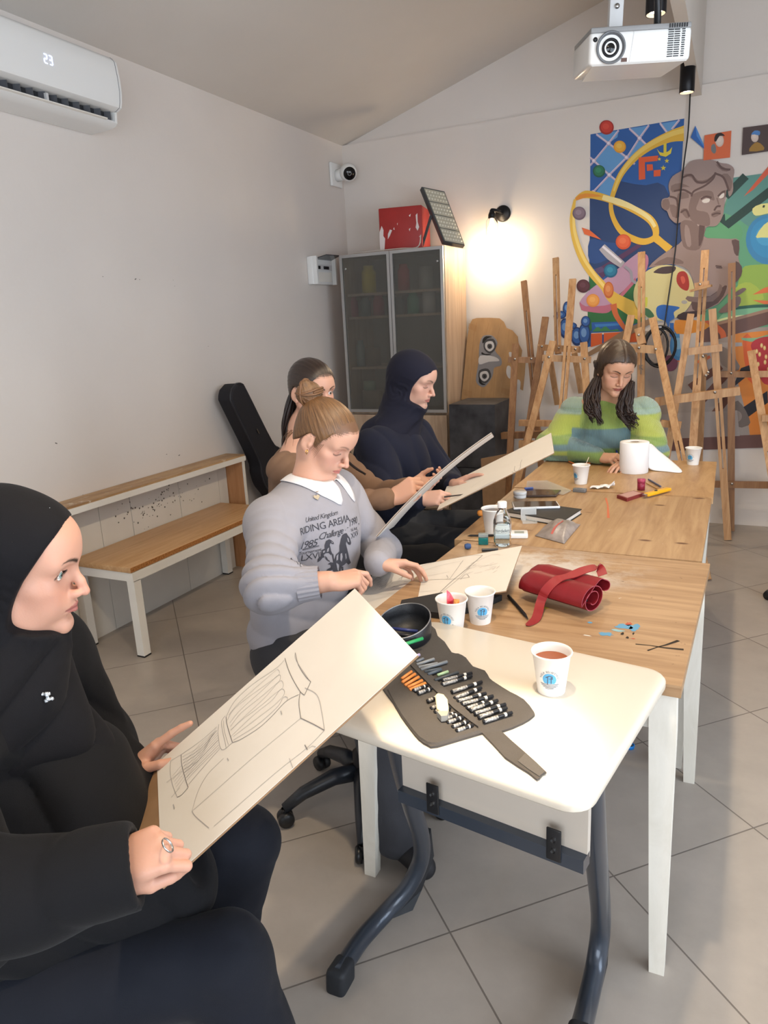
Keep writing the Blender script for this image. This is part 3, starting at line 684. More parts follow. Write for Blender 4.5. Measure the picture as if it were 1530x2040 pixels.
# ------------------------------------------------------------------ hand: x = towards fingers, y = thumb side, z = back of the hand
def hand_field(F_, o, fdir, back, side, curls, spread=.0, thumb=(.6, .5), sc=1.0, wrist_to=None):
    """side=+1: thumb on local +y. curls: four (mcp,pip,dip) in radians, or numbers. o = wrist."""
    x = _n(fdir); z = np.array(back, float); z = _n(z-x*np.dot(x, z)); y = np.cross(z, x)*side
    R = np.stack([x, y, z], 1); fr = Frame(o, R, sc)
    mcp = [(.083, .026, .0), (.087, .008, .002), (.082, -.010, .0), (.074, -.027, -.004)]; ln = [(.040, .024, .019), (.044, .028, .020), (.041, .026, .019), (.032, .019, .017)]
    rad = [(.0092, .0082, .0074, .0062), (.0094, .0083, .0075, .0063), (.0088, .0078, .0071, .006), (.0078, .007, .0063, .0055)]
    for i, m in enumerate(mcp): F_.cone((.004, m[1]*.55, -.002), m, .0145, .0108, .012, fr)
    F_.ell((.045, -.002, -.006), (.042, .034, .0125), .014, fr)
    F_.ell((.030, .020, -.012), (.026, .014, .014), .012, fr)
    F_.ell((.035, -.024, -.010), (.028, .012, .011), .01, fr)
    for i, m in enumerate(mcp):
        c = curls[i]
        if not isinstance(c, (tuple, list)): c = (c, c*1.1, c*.7)
        p = np.array(m); a = 0; sp = (1.5-i)*spread; r = rad[i]
        for j in range(3):
            a += c[j]; d = np.array([math.cos(a)*math.cos(sp), math.sin(sp)*math.cos(a), -math.sin(a)]); q = p+d*ln[i][j]
            F_.cone(p, q, r[j], r[j+1], .0022 if j else .004, fr); p = q
    ta, tb = thumb   # outward angle, curl towards the palm
    p = np.array((.018, .024, -.008)); d = np.array([math.cos(ta), math.sin(ta), -.25-tb*.4]); d /= np.linalg.norm(d); q = p+d*.040
    F_.cone(p, q, .0145, .0105, .012, fr)
    d2 = np.array([math.cos(ta*.6), math.sin(ta*.6)-tb*.45, -.25-tb*.5]); d2 /= np.linalg.norm(d2); q2 = q+d2*.030; F_.cone(q, q2, .0105, .0092, .004, fr)
    d3 = np.array([math.cos(ta*.4), math.sin(ta*.4)-tb*.8, -.2-tb*.6]); d3 /= np.linalg.norm(d3); q3 = q2+d3*.022; F_.cone(q2, q3, .0092, .0075, .004, fr)
    return fr
def arm_field(F_, sh, el, wr, r=(.043, .037, .022), hfr=None):
    F_.cone(sh, el, r[0], r[1], .02); F_.cone(el, wr, r[1], r[2]+.002, .02); 
M_skin = mat('skin', 'ffffff', .48, vcol=True, sss=.18, bump=.12, bscale=260)
M_eye = mat('eye_white', 'e4dfd8', .15, coat=.5)
def eyes(fr, parent, col, gaze=(0, 0), label=None, cornea=True):
    for s in (1, -1):
        c = fr.w((.0645, s*.031, .0)); d = fr.R @ np.array([math.cos(gaze[0])*math.cos(gaze[1]), math.sin(gaze[0]), -math.sin(gaze[1])])
        mb = MB(); r = .0122*fr.s; prof = [(r*math.sin(a), -r*math.cos(a)) for a in np.linspace(0, PI, 24)]; mb.lathe(prof, c, d, 24)
        e = obj('eyeball', mb, M_eye, parent)
        ir = MB(); R1 = .0055*fr.s; ir.lathe([(0, r+.0003), (R1*.4, r+.0002), (R1*.42, r+.0001), (R1*.95, r-.0011), (R1, r-.0018)], c, d, 20)
        obj('iris', ir, mat('iris_'+col, col, .15, noise=.25, nscale=900), e)
        pu = MB(); pu.lathe([(0, r+.0006), (R1*.36, r+.0005), (R1*.38, r+.0001)], c, d, 14); obj('pupil', pu, mat('pupil', '08080a', .1), e)

def crease(P, d, k, seed, warp=12, wa=1.6):   # soft cloth with narrow creases across direction d
    ph = (P @ _n(np.array(d, float)))*k+wa*wav(P, warp, seed); return np.abs(np.sin(ph*.5))**.7-.7
# ================================================================== the people
def Dp(px, py, d): return np.array([0, 0, H])+RC @ np.array([(px-765)/F*d, (py-1020)/F*d, d])
LOD = 1.0     # voxel size multiplier
SKIN_A, SKIN_B, SKIN_C = 'c69680', 'cc9e88', 'c2957a'
def head_at(anchor, local, yaw, pitch, roll=0, sc=1.0):   # head frame whose point 'local' sits at the world point 'anchor'
    R = eul(yaw, pitch, roll); return Frame(np.array(anchor)-R @ (np.array(local)*sc), R, sc)
def cloth_mat(name, col, rough=.85, sheen=.3, bump=.25, bs=700, noise=.04):
    return mat(name, col, rough, noise=noise, nscale=9, bump=bump, bscale=bs, sheen=sheen*.12, spec=.25)
def person(label, loc): return thing('person', label, 'person', loc)
def body(root, F_, h, fr, skin, hcol):
    def c(v):
        col = hcol(v); return col
    me = field_mesh('body', F_, h*LOD, *bounds(F_), M_skin, c); return obj('body', me, parent=root)
def ribs(F_, amp): pass
def hijab_field(F_, fr, ox=.030, ztop=.086, thick=.0, folds=1.0, seed=1):
    F_.ell((-.022, 0, .032), (.106+thick, .085+thick, .094+thick), .02, fr)
    F_.ell((.03, 0, .025), (.064+thick, .070+thick, .072+thick), .03, fr)
    F_.ell((.028, 0, -.040), (.058+thick, .066+thick, .074+thick), .03, fr)
    F_.cone((.012, 0, -.085), (-.035, 0, -.15), .060+thick, .068+thick, .035, fr)
    F_.ell((-.065, 0, -.03), (.06, .062, .085), .04, fr)
    def fold(P):
        q = fr.loc(P); a = np.arctan2(q[:, 2]+.05, q[:, 0]+.03); r = np.sqrt((q[:, 0]+.03)**2+(q[:, 2]+.05)**2)
        m = sstep(.03, -.05, q[:, 2])*.8+.12
        return folds*m*(.0022*np.sin(r*110+1.8*np.sin(a*2+seed)+wav(q, 14, seed)*1.6)+.002*np.sin(r*300+a*5+wav(q, 25, seed+3)*2))
    F_.disp(fold)
    def opening(P):
        q = fr.loc(P); x, y, z = q.T
        pl = ox+.42*z+.12*np.maximum(z, 0)-x; top = z-(ztop-.55*np.maximum(np.abs(y)-.018, 0)**1.05*1.2); bot = -.116+.35*np.maximum(np.abs(y)-.012, 0)-z
        k_ = .012; e = pl
        for f_ in (top, bot):
            h_ = np.maximum(k_-np.abs(e-f_), 0)/k_; e = np.maximum(e, f_)+h_*h_*k_*.25
        return e
    F_.cut(opening, k=.006)
def hair_color(c1, c2, k, seed=0, key=None):
    a, b = srgb(c1), srgb(c2)
    def f(v):
        t = np.clip(.5+.5*wav(v*np.array([1, 1, .25]), k, seed), 0, 1) if key is None else np.clip(key(v), 0, 1)
        return a+(b-a)*t[:, None]
    return f
def hair_mat(name, c1, c2, rough=.38):
    m, N, L, P = _new(name); at = N.new('ShaderNodeAttribute'); at.attribute_name = 'flow'; nz = N.new('ShaderNodeTexNoise'); nz.inputs['Scale'].default_value = 1; nz.inputs['Detail'].default_value = 5; nz.inputs['Roughness'].default_value = .7
    L.new(at.outputs['Vector'], nz.inputs['Vector']); rp = N.new('ShaderNodeValToRGB'); L.new(nz.outputs['Fac'], rp.inputs[0]); rp.color_ramp.elements[0].position = .32; rp.color_ramp.elements[0].color = rgb(c1); rp.color_ramp.elements[1].position = .68; rp.color_ramp.elements[1].color = rgb(c2)
    L.new(rp.outputs[0], P.inputs['Base Color']); P.inputs['Roughness'].default_value = rough
    bp = N.new('ShaderNodeBump'); bp.inputs['Strength'].default_value = .7; bp.inputs['Distance'].default_value = .0015; L.new(nz.outputs['Fac'], bp.inputs['Height']); L.new(bp.outputs[0], P.inputs['Normal']); return m
def hair_cap(fr, grow=.007, flow=(-.09, 0, .07), front=.066, part=False, amp=.0005, n=70, extra=None, cutf=None):
    F_ = Field()
    F_.ell((-.016, 0, .036), (.088+grow*1.4, .073+grow, .079+grow*1.3), .01, fr); F_.ell((.022, 0, .035), (.062+grow*.6, .062+grow*.9, .058+grow), .03, fr)
    F_.ell((-.035, 0, -.02), (.06+grow, .058+grow, .07), .03, fr)
    if extra: extra(F_)
    fl = np.array(flow); ax = _n(fl)
    u = _n(np.cross(ax, (0, 1, 0))); v = np.cross(ax, u)
    def ph(P):
        q = fr.loc(P)-fl
        if part: return P*0
        return np.arctan2(q @ v, q @ u)
    def st(P):
        q = fr.loc(P)
        if part: a = np.arctan2(np.abs(q[:, 1]), q[:, 2]-.0); s_ = q[:, 0]*55+q[:, 2]*18
        else:
            d = q-fl; s_ = np.arctan2(d @ v, d @ u)*14
        return amp*(np.sin(s_*(n/14.)*.5+wav(q, 30, 4)*1.5)+.6*np.sin(s_*n/14.+wav(q, 60, 9)*2)) + (.004*np.exp(-(q[:, 1]/.004)**2) if part else 0)
    F_.disp(st)
    def face(P): return hairline(fr.loc(P), front, part)
    F_.cut(cutf or face, k=.004)
    def fl_(P):
        q = fr.loc(P)
        if part: s_ = np.stack([q[:, 0]*420+q[:, 2]*150, np.abs(q[:, 1])*40, q[:, 2]*0+np.sign(q[:, 1])*9], 1)
        else:
            d = q-np.array(flow); a = np.arctan2(d @ v, d @ u); r = np.sqrt((d*d).sum(1)); s_ = np.stack([np.cos(a)*34, np.sin(a)*34, r*22], 1)
        return s_
    return F_, fl_
def lock(mb_list, pts, r0, r1, seed, n=7, wave=.0, freq=40, spread=1.0, mi=0, seg=6):
    """a lock of hair: several slightly different strands following pts"""
    rnd = random.Random(seed); C_ = crom(pts, 8)
    for s in range(n):
        ox, oy, oz = [rnd.uniform(-1, 1)*r0*spread for _ in range(3)]; ph = rnd.uniform(0, 6.28); out = []; rr = []; L_ = len(C_)
        for i, p in enumerate(C_):
            t = i/(L_-1); k = math.sin(PI*min(1, t*1.3+.15))
            d = (C_[min(i+1, L_-1)]-C_[max(i-1, 0)]).normalized(); x = d.cross(Vector((.3, 1, .2))).normalized(); y = d.cross(x)
            w_ = wave*t*(1.0)
            out.append(p+Vector((ox, oy, oz))*k+x*w_*math.sin(t*freq+ph)+y*w_*.8*math.cos(t*freq+ph)); rr.append(r1*(.55+.6*math.sin(PI*min(1, t*.8+.2))) * (1-.8*t**4))
        mb_list.tube(out, rr, seg, mi)
def trousers(root, hip, knL, knR, ftL, ftR, m, r=(.105, .085, .07), name='trousers', h=.008, shoe='1e1e22', hs=.0):
    F_ = Field(); hip = np.array(hip, float); side = _n(np.cross(np.array(knL)-hip, (0, 0, 1)))*-1
    s = _n(np.array(knL, float)-np.array(knR, float)); hl, hr = hip+s*.085, hip-s*.085
    F_.ell(hip+V(0, 0, .03), (.15, .17, .12), .06)
    for a, b, c in ((hl, knL, ftL), (hr, knR, ftR)):
        b = np.array(b, float); c = np.array(c, float)+V(0, 0, .04)
        F_.cone(a, b, r[0], r[1], .06); F_.cone(b, c, r[1], r[2], .03)
    F_.disp(lambda P: -.007*np.exp(-((P-hip)**2).sum(1)/.06)*crease(P, V(.6, .8, .2), 90, 5, 10, 2)-.004*crease(P, V(.2, .5, 1), 60, 7, 9, 2.5)+.001*wav(P, 70, 8))
    obj(name, field_mesh(name, F_, h*LOD, *bounds(F_), m), parent=root)
    for k, (c, b) in enumerate(((ftL, knL), (ftR, knR))):
        G = Field(); c = np.array(c, float); d = _n((np.array(b)-hip)*V(1, 1, 0)); G.cone(c+V(0, 0, .005)-d*.04, c+d*.12+V(0, 0, -.005), .036, .034, .02); G.ell(c+V(0, 0, .03), (.045, .045, .05), .03)
        G.cut(lambda P: P[:, 2]-.004, k=.002)
        obj('shoe', field_mesh('shoe', G, .006*LOD, *bounds(G), mat('shoe_'+shoe, shoe, .6)), parent=root)

# ------------------------------------------------------------------ 1: woman in black, nearest
def woman_black():
    root = person('woman in black headscarf and black clothes seated nearest, holding a large drawing', (-1.1, .6, 0))
    fr = head_at(Dp(122, 1146, 1.13), (.075, -.031, 0), math.radians(35), math.radians(11), math.radians(3))
    F_ = Field(); head_field(F_, fr, dict(lid=(-.0018, .0054), ear=False, nose=.98, nz=-.0025, cheek=1.03, lips=1.08, chin=-.001))
    neck = fr.w((-.045, 0, -.17)); F_.cone(fr.w((-.02, 0, -.06)), neck, .046, .050, .03)
    shR, shL = V(-1.0, .50, .97), V(-1.14, .84, .96); F_.cone(neck, shR, .055, .045, .05); F_.cone(neck, shL, .055, .045, .05)
    elR = Dp(-70, 1815, .92); wrR = Dp(208, 1738, .955); elL = V(-1.10, .90, .755); wrL = V(-.942, .893, .739)-.060*V(.583, .583, .566)+.034*V(-.689, .724, -.035)+.013*V(-.43, -.37, .824)
    arm_field(F_, shR, elR, wrR); arm_field(F_, shL, elL, wrL)
    nB = V(-.43, -.37, .824); xB = V(.583, .583, .566); yB = V(-.689, .724, -.035)
    # right hand grips the near lower corner: back towards the viewer, fingers curled under the edge
    hand_field(F_, wrR, _n(Dp(318, 1690, .965)-wrR), _n(nB*.9-yB*.5), -1, [(1.0, 1.5, .8), (1.15, 1.5, .8), (1.2, 1.5, .8), (1.25, 1.4, .8)], .0, (.25, .9), .93)
    hand_field(F_, wrL, _n(xB-yB*.04), _n(nB*.85+yB*.5), -1, [(.06, .12, .08), (.9, 1.2, .6), (1.0, 1.3, .6), (1.05, 1.2, .6)], .0, (.5, .45), .95)
    hc = head_color(fr, SKIN_A, 'a8635c', 1.0, '3a2a22', 'c47e6c', lid=(-.0018, .0058))
    body(root, F_, .0021, fr, SKIN_A, hc); eyes(fr, root, '8aa39b', (-.25, -.06))
    la = MB()   # lashes
    for s in (1, -1):
        for i in range(13):
            t = -1+2*i/12; y = s*.031+t*.0135; z = -.0018+.0062*math.sqrt(max(0, 1-t*t*.9)); x = .0772-.0045*t*t
            p0 = Vector(fr.w((x, y, z))); p1 = Vector(fr.w((x+.0065, y+t*.003, z+.003))); la.tube([p0, (p0+p1)/2+Vector((0, 0, -.0004)), p1], [.0004, .0003, .0001], 4)
    obj('eyelashes', la, mat('lash_black', '120d0c', .6), root)
    # headscarf
    G = Field(); hijab_field(G, fr, .030, .088, .002, .8, 2)
    G.cone(neck+V(.02, .01, .0), V(-1.08, .66, .93), .085, .12, .08); G.cone(V(-1.08, .66, 1.0), shR+V(0, 0, .0), .075, .075, .08); G.cone(V(-1.08, .66, 1.0), shL, .07, .07, .08)
    G.cone(V(-1.03, .70, .98), V(-.975, .77, .80), .075, .06, .06)
    G.disp(lambda P: -.012*sstep(1.10, 1.02, P[:, 2])*crease(P, V(.55, -.45, .75), 95, 3, 9, 2.6))
    msc = cloth_mat('black_crepe', '0d0c10', .8, .25)
    obj('headscarf', field_mesh('headscarf', G, .004*LOD, *bounds(G), msc), parent=root)
    # loose black top
    T = Field(); T.cone(V(-1.16, .56, .55), V(-1.09, .64, .93), .165, .15, .06, flat=((.87, .48, 0), .8))
    T.cone(V(-1.10, .65, .98), shR, .08, .085, .06); T.cone(V(-1.10, .65, .98), shL, .08, .08, .06)
    T.cone(shR, elR, .082, .074, .04); T.cone(elR, wrR+_n(wrR-elR)*.05, .074, .055, .03); T.ell((-.99, .72, .72), (.13, .12, .16), .08); T.cone(V(-1.05, .62, .60), V(-.88, .80, .56), .13, .10, .08)
    T.cone(shL, elL, .08, .066, .04); T.cone(elL, wrL+_n(wrL-elL)*.045, .066, .044, .03)
    T.cone(V(-.99, .78, .80), V(-.975, .78, .68), .07, .06, .05)
    T.disp(lambda P: -.014*sstep(.03, .12, np.sqrt(((P-wrR)**2).sum(1)))*crease(P, V(.8, .3, .6), 80, 5, 9, 3)+.002*wav(P, 45, 6))
    d1, d2 = _n(wrR-elR), _n(wrL-elL); 
    T.cut(lambda P: np.maximum((np.sqrt((((P-wrR)-((P-wrR) @ d1)[:, None]*d1)**2).sum(1))-.040), -((P-wrR) @ d1)-.0), k=.003); T.cut(lambda P: np.maximum(np.sqrt(((P-wrR)**2).sum(1))-.12, .042-(P-wrR) @ d1), k=.004)
    T.cut(lambda P: np.maximum((np.sqrt((((P-wrL)-((P-wrL) @ d2)[:, None]*d2)**2).sum(1))-.036), -((P-wrL) @ d2)-.01), k=.004)
    obj('loose_top', field_mesh('loose_top', T, .0055*LOD, *bounds(T), cloth_mat('black_cloth', '0e0e11', .85, .3)), parent=root)
    trousers(root, (-1.16, .53, .50), (-.835, .98, .525), (-.72, .77, .49), (-.92, .84, .05), (-.61, .75, .05), cloth_mat('navy_black_trouser', '12151e', .8, .35), (.10, .072, .085), 'trousers', .006)
    # ring and brooch
    fr2 = Dp(334, 1684, .950); mb = MB(); a = _n(Dp(345, 1678, .99)-Dp(330, 1690, .99)); mb.lathe([(.0094, -.0012), (.0108, -.001), (.0108, .001), (.0094, .0012)], fr2, a, 20); obj('ring', mb, M_steel, root, label='silver ring')
    bp = Dp(93, 1388, 1.0); mb = MB(); random.seed(5)
    tree = BVHTree.FromPolygons([tuple(v) for v in []], []) if 0 else None
    for i in range(9): mb.lathe([(0, -.0035), (.0035, -.001), (.0035, .001), (0, .0035)], (random.uniform(-.006, .006), random.uniform(-.004, .004), random.uniform(-.008, .008)), (random.random(), random.random(), 1), 6)
    hit = cast(root, 'headscarf', 93, 1388)
    mb.v = [tuple(hit[0]+Vector(v)+hit[1]*.002) for v in mb.v]; obj('brooch', mb, mat('crystal', 'cfd6dd', .08, metal=.6), root, label='sparkling crystal brooch')
    for (px, py) in ((26, 1063), (24, 1080), (99, 1012)):
        h = cast(root, 'headscarf', px, py)
        if h: obj('scarf_pin', MB().lathe([(0, -.0012), (.0012, 0), (0, .0012)], h[0], h[1], 8), M_steel, root)
def cast(root, childname, px, py, origin=None, d=None):
    for ch in root.children:
        if ch.name.split('.')[0] == childname:
            me = ch.data; M = WM[ch.name]; vs = [M @ v.co for v in me.vertices]; t = BVHTree.FromPolygons(vs, [tuple(p.vertices) for p in me.polygons])
            o_ = Vector((0, 0, H)) if origin is None else Vector(origin); dd = Vector(ray(px, py)).normalized() if d is None else Vector(d)
            r = t.ray_cast(o_, dd); return (r[0], r[1]) if r[0] else None
def tree_of(root, childname):
    for ch in root.children:
        if ch.name.split('.')[0] == childname:
            me = ch.data; M = WM[ch.name]; return BVHTree.FromPolygons([M @ v.co for v in me.vertices], [tuple(p.vertices) for p in me.polygons])

# ------------------------------------------------------------------ 2: woman in grey sweatshirt
def woman_grey():
    root = person('woman with hair bun in grey horse-print sweatshirt and white collar, drawing at the table', (-1.15, 1.82, 0))
    fr = head_at(Dp(612, 880, 2.16), (-.012, -.075, -.010), math.radians(-3), math.radians(31), math.radians(-2), 1.0)
    F_ = Field(); head_field(F_, fr, dict(nose=1.0, chin=.001))
    neck = V(-1.165, 1.885, 1.055); F_.cone(fr.w((-.025, 0, -.06)), neck, .046, .050, .03); F_.cone(neck, neck-V(-.02, 0, .08), .056, .08, .04)
    shR, shL = V(-1.19, 1.70, .97), V(-1.17, 2.05, .98); F_.cone(neck-V(0, 0, .05), shR, .05, .045, .05); F_.cone(neck-V(0, 0, .05), shL, .05, .045, .05)
    elR, wrR = Dp(535, 1172, 1.93), Dp(655, 1158, 1.93); elL, wrL = V(-1.05, 2.13, .77), Dp(752, 1122, 2.19)
    arm_field(F_, shR, elR, wrR, (.045, .040, .026)); arm_field(F_, shL, elL, wrL)
    pt = Dp(745, 1143, 1.97)
    hand_field(F_, wrR, _n(pt-wrR), _n(V(-.15, -.45, 1)), 1, [(.35, .75, .3), (.9, 1.15, .6), (1.05, 1.2, .7), (1.1, 1.2, .7)], .02, (.35, .75), .95)
    hand_field(F_, wrL, _n(Dp(822, 1122, 2.2)-wrL), _n(V(-.1, .4, .9)), -1, [(.25, .5, .3), (.35, .5, .3), (.4, .55, .3), (.45, .6, .3)], .02, (.3, .45), .95)
    body(root, F_, .0023, fr, SKIN_B, head_color(fr, SKIN_B, 'c0746c', .6, '5a3c2c', 'c98478', lid=(-.0065, 0), hair=('5f432c', .073, False)))
    bun = (-.112, -.0, .090)
    def ex(G):
        G.ell(bun, (.036, .046, .038), .004, fr)
        for k in range(4):
            a = k*1.7; G.cone((bun[0]-.01+.012*math.cos(a), .026*math.cos(a+1), bun[2]+.026*math.sin(a)), (bun[0]-.012, .026*math.cos(a+2.3), bun[2]+.026*math.sin(a+1.3)), .014, .012, .006, fr)
    G, st = hair_cap(fr, .0038, (-.085, 0, .07), .071, extra=ex)
    obj('hair', field_mesh('hair', G, .0023*LOD, *bounds(G), hair_mat('hair_brown', '3c291c', '8c6642'), flow=st), parent=root)
    mb = MB(); bw = Vector(fr.w(bun)); rnd = random.Random(4)
    for k in range(26):
        a = rnd.uniform(0, 6.28); b = rnd.uniform(-1, 1); r = .043+rnd.uniform(-.003, .005); pts = []
        for j in range(9):
            t = a+j*.45; pts.append(Vector(fr.w((bun[0]+r*math.cos(t)*.8*math.cos(b), bun[1]+r*math.sin(t), bun[2]+r*math.cos(t)*math.sin(b)+.004*math.sin(t*2)))))
        mb.tube(crom(pts, 3), [.0034]*(8*3+1), 5)
    for k in range(10):   # wisps in the nape and at the temple
        p = fr.w((-.07-rnd.uniform(0, .02), -.05+rnd.uniform(-.02, .03), -.02)); q = p+V(-.01-rnd.uniform(0, .02), -.015+rnd.uniform(-.01, .01), -.03-rnd.uniform(0, .02)); mb.tube([p, (p+q)/2+V(-.006, 0, 0), q], [.0007, .0006, .0002], 4)
    for k in range(5):
        p = fr.w((.02+.004*k, -.064, .01)); q = fr.w((.012+.004*k, -.071, -.028-.004*k)); mb.tube([p, (np.array(p)+q)/2+V(0, -.003, 0), q], [.0006, .0005, .0002], 4)
    obj('hair_strands', mb, mat('hair_strand_brown', '6f4e34', .45), root)
    # sweatshirt
    S = Field(); S.cone(V(-1.21, 1.80, .60), V(-1.17, 1.87, .92), .165, .16, .08, flat=((.95, -.3, 0), .78)); S.cone(neck-V(0, 0, .06), shR, .072, .078, .07); S.cone(neck-V(0, 0, .06), shL, .072, .075, .07)
    S.ell((-1.12, 1.86, .88), (.09, .125, .15), .08)
    S.cone(shR, elR+V(.0, .01, .01), .076, .064, .05); cR = elR+(wrR-elR)*.48; S.cone(elR, cR, .060, .047, .06); S.cone(cR, cR+_n(wrR-elR)*.035, .047, .043, .006)
    S.cone(shL, elL, .074, .060, .05); cL = elL+(wrL-elL)*.90; S.cone(elL, cL, .058, .044, .03); S.cone(cL, cL+_n(wrL-elL)*.03, .043, .041, .006)
    ax = _n(elR-shR)
    def fold(P):
        e = np.exp(-(((P-elR)**2).sum(1))/.022); s_ = (P-shR) @ ax
        a_ = sstep(.10, .02, (P-shR) @ V(1, 0, 0)+0*s_)*0+np.exp(-(np.maximum(0, np.abs(P[:, 1]-1.87)-.16)*0)); o_ = sstep(1.78, 1.68, P[:, 1])
        return -.016*e*crease(P, elR-shR+V(.0, .03, -.0), 150, 2, 20, 1.5)-.008*(1-e)*crease(P, V(.3, .7, -.6), 60, 4, 12, 2.2)*np.maximum(o_, .25+.6*sstep(1.98, 2.06, P[:, 1]))-.007*sstep(.8, .66, P[:, 2])*crease(P, V(.2, .3, 1), 90, 6, 14, 2)
    S.disp(fold)
    def nk(P):
        q = P-(neck-V(-.012, 0, .0)); return np.maximum(np.sqrt(q[:, 0]**2+q[:, 1]**2)-.066, -.055-q[:, 2]+.0*q[:, 0])
    S.cut(nk, k=.008)
    dR = _n(wrR-elR); S.cut(lambda P: np.maximum(np.sqrt((((P-wrR)-((P-wrR) @ dR)[:, None]*dR)**2).sum(1))-.036, -((P-cR) @ dR)-.01), k=.003)
    msw = mat('grey_sweatshirt', '96949b', .9, noise=.03, nscale=10, bump=.35, bscale=900, sheen=.08)
    obj('sweatshirt', field_mesh('sweatshirt', S, .0048*LOD, *bounds(S), msw), parent=root)
    tr = tree_of(root, 'sweatshirt')
    # ribbed cuff
    mb = MB(); n = 44; rings = []
    for j, t in enumerate((0, .2, .8, 1)):
        c = cR+dR*(.002+.058*t); x = np.cross(dR, (0, 0, 1)); x = _n(x); y = np.cross(dR, x); rings.append([c+(x*math.cos(2*PI*k/n)+y*math.sin(2*PI*k/n))*((.049-.006*t)+(.0012 if k % 2 else -.0006)) for k in range(n)])
    mb.add([p for r in rings for p in r], [(j*n+k, j*n+(k+1) % n, (j+1)*n+(k+1) % n, (j+1)*n+k) for j in range(3) for k in range(n)], 0, False); obj('ribbed_cuff', mb, msw, root)
    # white collar
    mb = MB(); n = 60; m = 7; N0 = Vector(neck)+Vector((.012, 0, -.012)); vs = []
    for i in range(n+1):
        a = math.radians(9+342*i/n); dr = Vector((math.cos(a), math.sin(a), 0)); f_ = abs(math.cos(a/2)); w_ = .042+.022*max(0, math.cos(a))**2
        if i < 3 or i > n-3: w_ *= [.55, .85, .97][min(i, n-i)]
        for j in range(m+1):
            s_ = j/m; r = .062+w_*s_; p = N0+dr*r; hit = tr.ray_cast(p+Vector((0, 0, .12)), Vector((0, 0, -1)))
            zs = hit[0].z+.004 if hit[0] and hit[0].z > N0.z-.16 else N0.z-.02-.7*s_*w_
            top = N0.z+.016-.020*max(0, math.cos(a)); z = max(zs, top-(s_*1.6)**1.6*.05)
            if s_ < .25: z = max(zs, top)
            vs.append((p.x, p.y, z))
    mb.add(vs, [(i*(m+1)+j, i*(m+1)+j+1, (i+1)*(m+1)+j+1, (i+1)*(m+1)+j) for i in range(n) for j in range(m)], 0, True)
    co = obj('collar', mb, mat('collar_white', 'e6e4e6', .8, bump=.1, bscale=500), root, label='white polo collar'); so = co.modifiers.new('s', 'SOLIDIFY'); so.thickness = .0022; so.offset = 1
    # chest print, laid onto the fabric
    def project(vs, anchor_px, usc, flipu=False):
        h = tr.ray_cast(Vector((0, 0, H)), Vector(ray(*anchor_px)).normalized()); o_ = h[0]; nn = Vector((.93, -.34, .12)).normalized(); u = Vector((0, 0, 1)).cross(nn).normalized(); v = nn.cross(u); out = []
        for (x, y) in vs:
            p = o_+u*x*usc+v*y*usc; r = tr.ray_cast(p+nn*.12, -nn); q = r[0] if r[0] else p
            out.append(q+nn*.0012)
        return out
    def fine(vs, fs, k=1):
        bm = bmesh.new(); bv = [bm.verts.new(v) for v in vs]
        for f in fs:
            try: bm.faces.new([bv[i] for i in f])
            except ValueError: pass
        bm.normal_update(); bmesh.ops.triangulate(bm, faces=bm.faces[:])
        for _ in range(k):
            e = [x for x in bm.edges if x.calc_length() > .012]
            if e: bmesh.ops.subdivide_edges(bm, edges=e, cuts=1)
        bm.normal_update(); bmesh.ops.triangulate(bm, faces=bm.faces[:]); bm.verts.index_update(); r = [tuple(v.co) for v in bm.verts], [tuple(v.index for v in f.verts) for f in bm.faces]; bm.free(); return r
    pr = MB()
    for (body_, px, py, size, shear, sp) in (('United Kingdom', 640, 1029, .020, .45, .85), ('RIDING AREИA', 650, 1046, .030, 0, .92), ('Challenge', 660, 1064, .028, .5, .82), ('1985', 612, 1085, .030, .35, .85), ('1990', 703, 1040, .030, .35, .85), ('Tournament', 617, 1099, .014, .1, .9), ('LXVII', 621, 1109, .026, 0, .95), ('16 Aug', 705, 1054, .014, 0, .95), ('XXV', 707, 1065, .024, 0, .95)):
        vs, fs = text_mesh(body_, size, 2, sp, shear); vs, fs = fine(vs, fs, 3); pr.add(project([(v[0], v[1]) for v in vs], (px, py), 1), fs)
    vs, fs = text_mesh('ROYAL', .02, 2, 1, 0); vs, fs = fine(vs, fs, 3); a = -1.15
    pr.add(project([(v[0]*math.cos(a)-v[1]*math.sin(a), v[0]*math.sin(a)+v[1]*math.cos(a)) for v in vs], (625, 1137), 1), fs)
    z1 = lambda x, y: (x, y)
    def polypx(pts):   # print shapes given as pixels on the fabric, relative to an anchor; cast each one
        out = []
        for (x, y) in pts:
            px, py = 560+x/5.1, 860+y/5.1; h = tr.ray_cast(Vector((0, 0, H)), Vector(ray(px, py)).normalized())
            if h[0] is None: return
            out.append(h[0]+h[1]*.0015)
        bm = bmesh.new(); bm.faces.new([bm.verts.new(p) for p in out]); bm.normal_update(); bmesh.ops.triangulate(bm, faces=bm.faces[:]); bm.verts.index_update()
        pr.add([tuple(v.co) for v in bm.verts], [tuple(v.index for v in f.verts) for f in bm.faces]); bm.free()
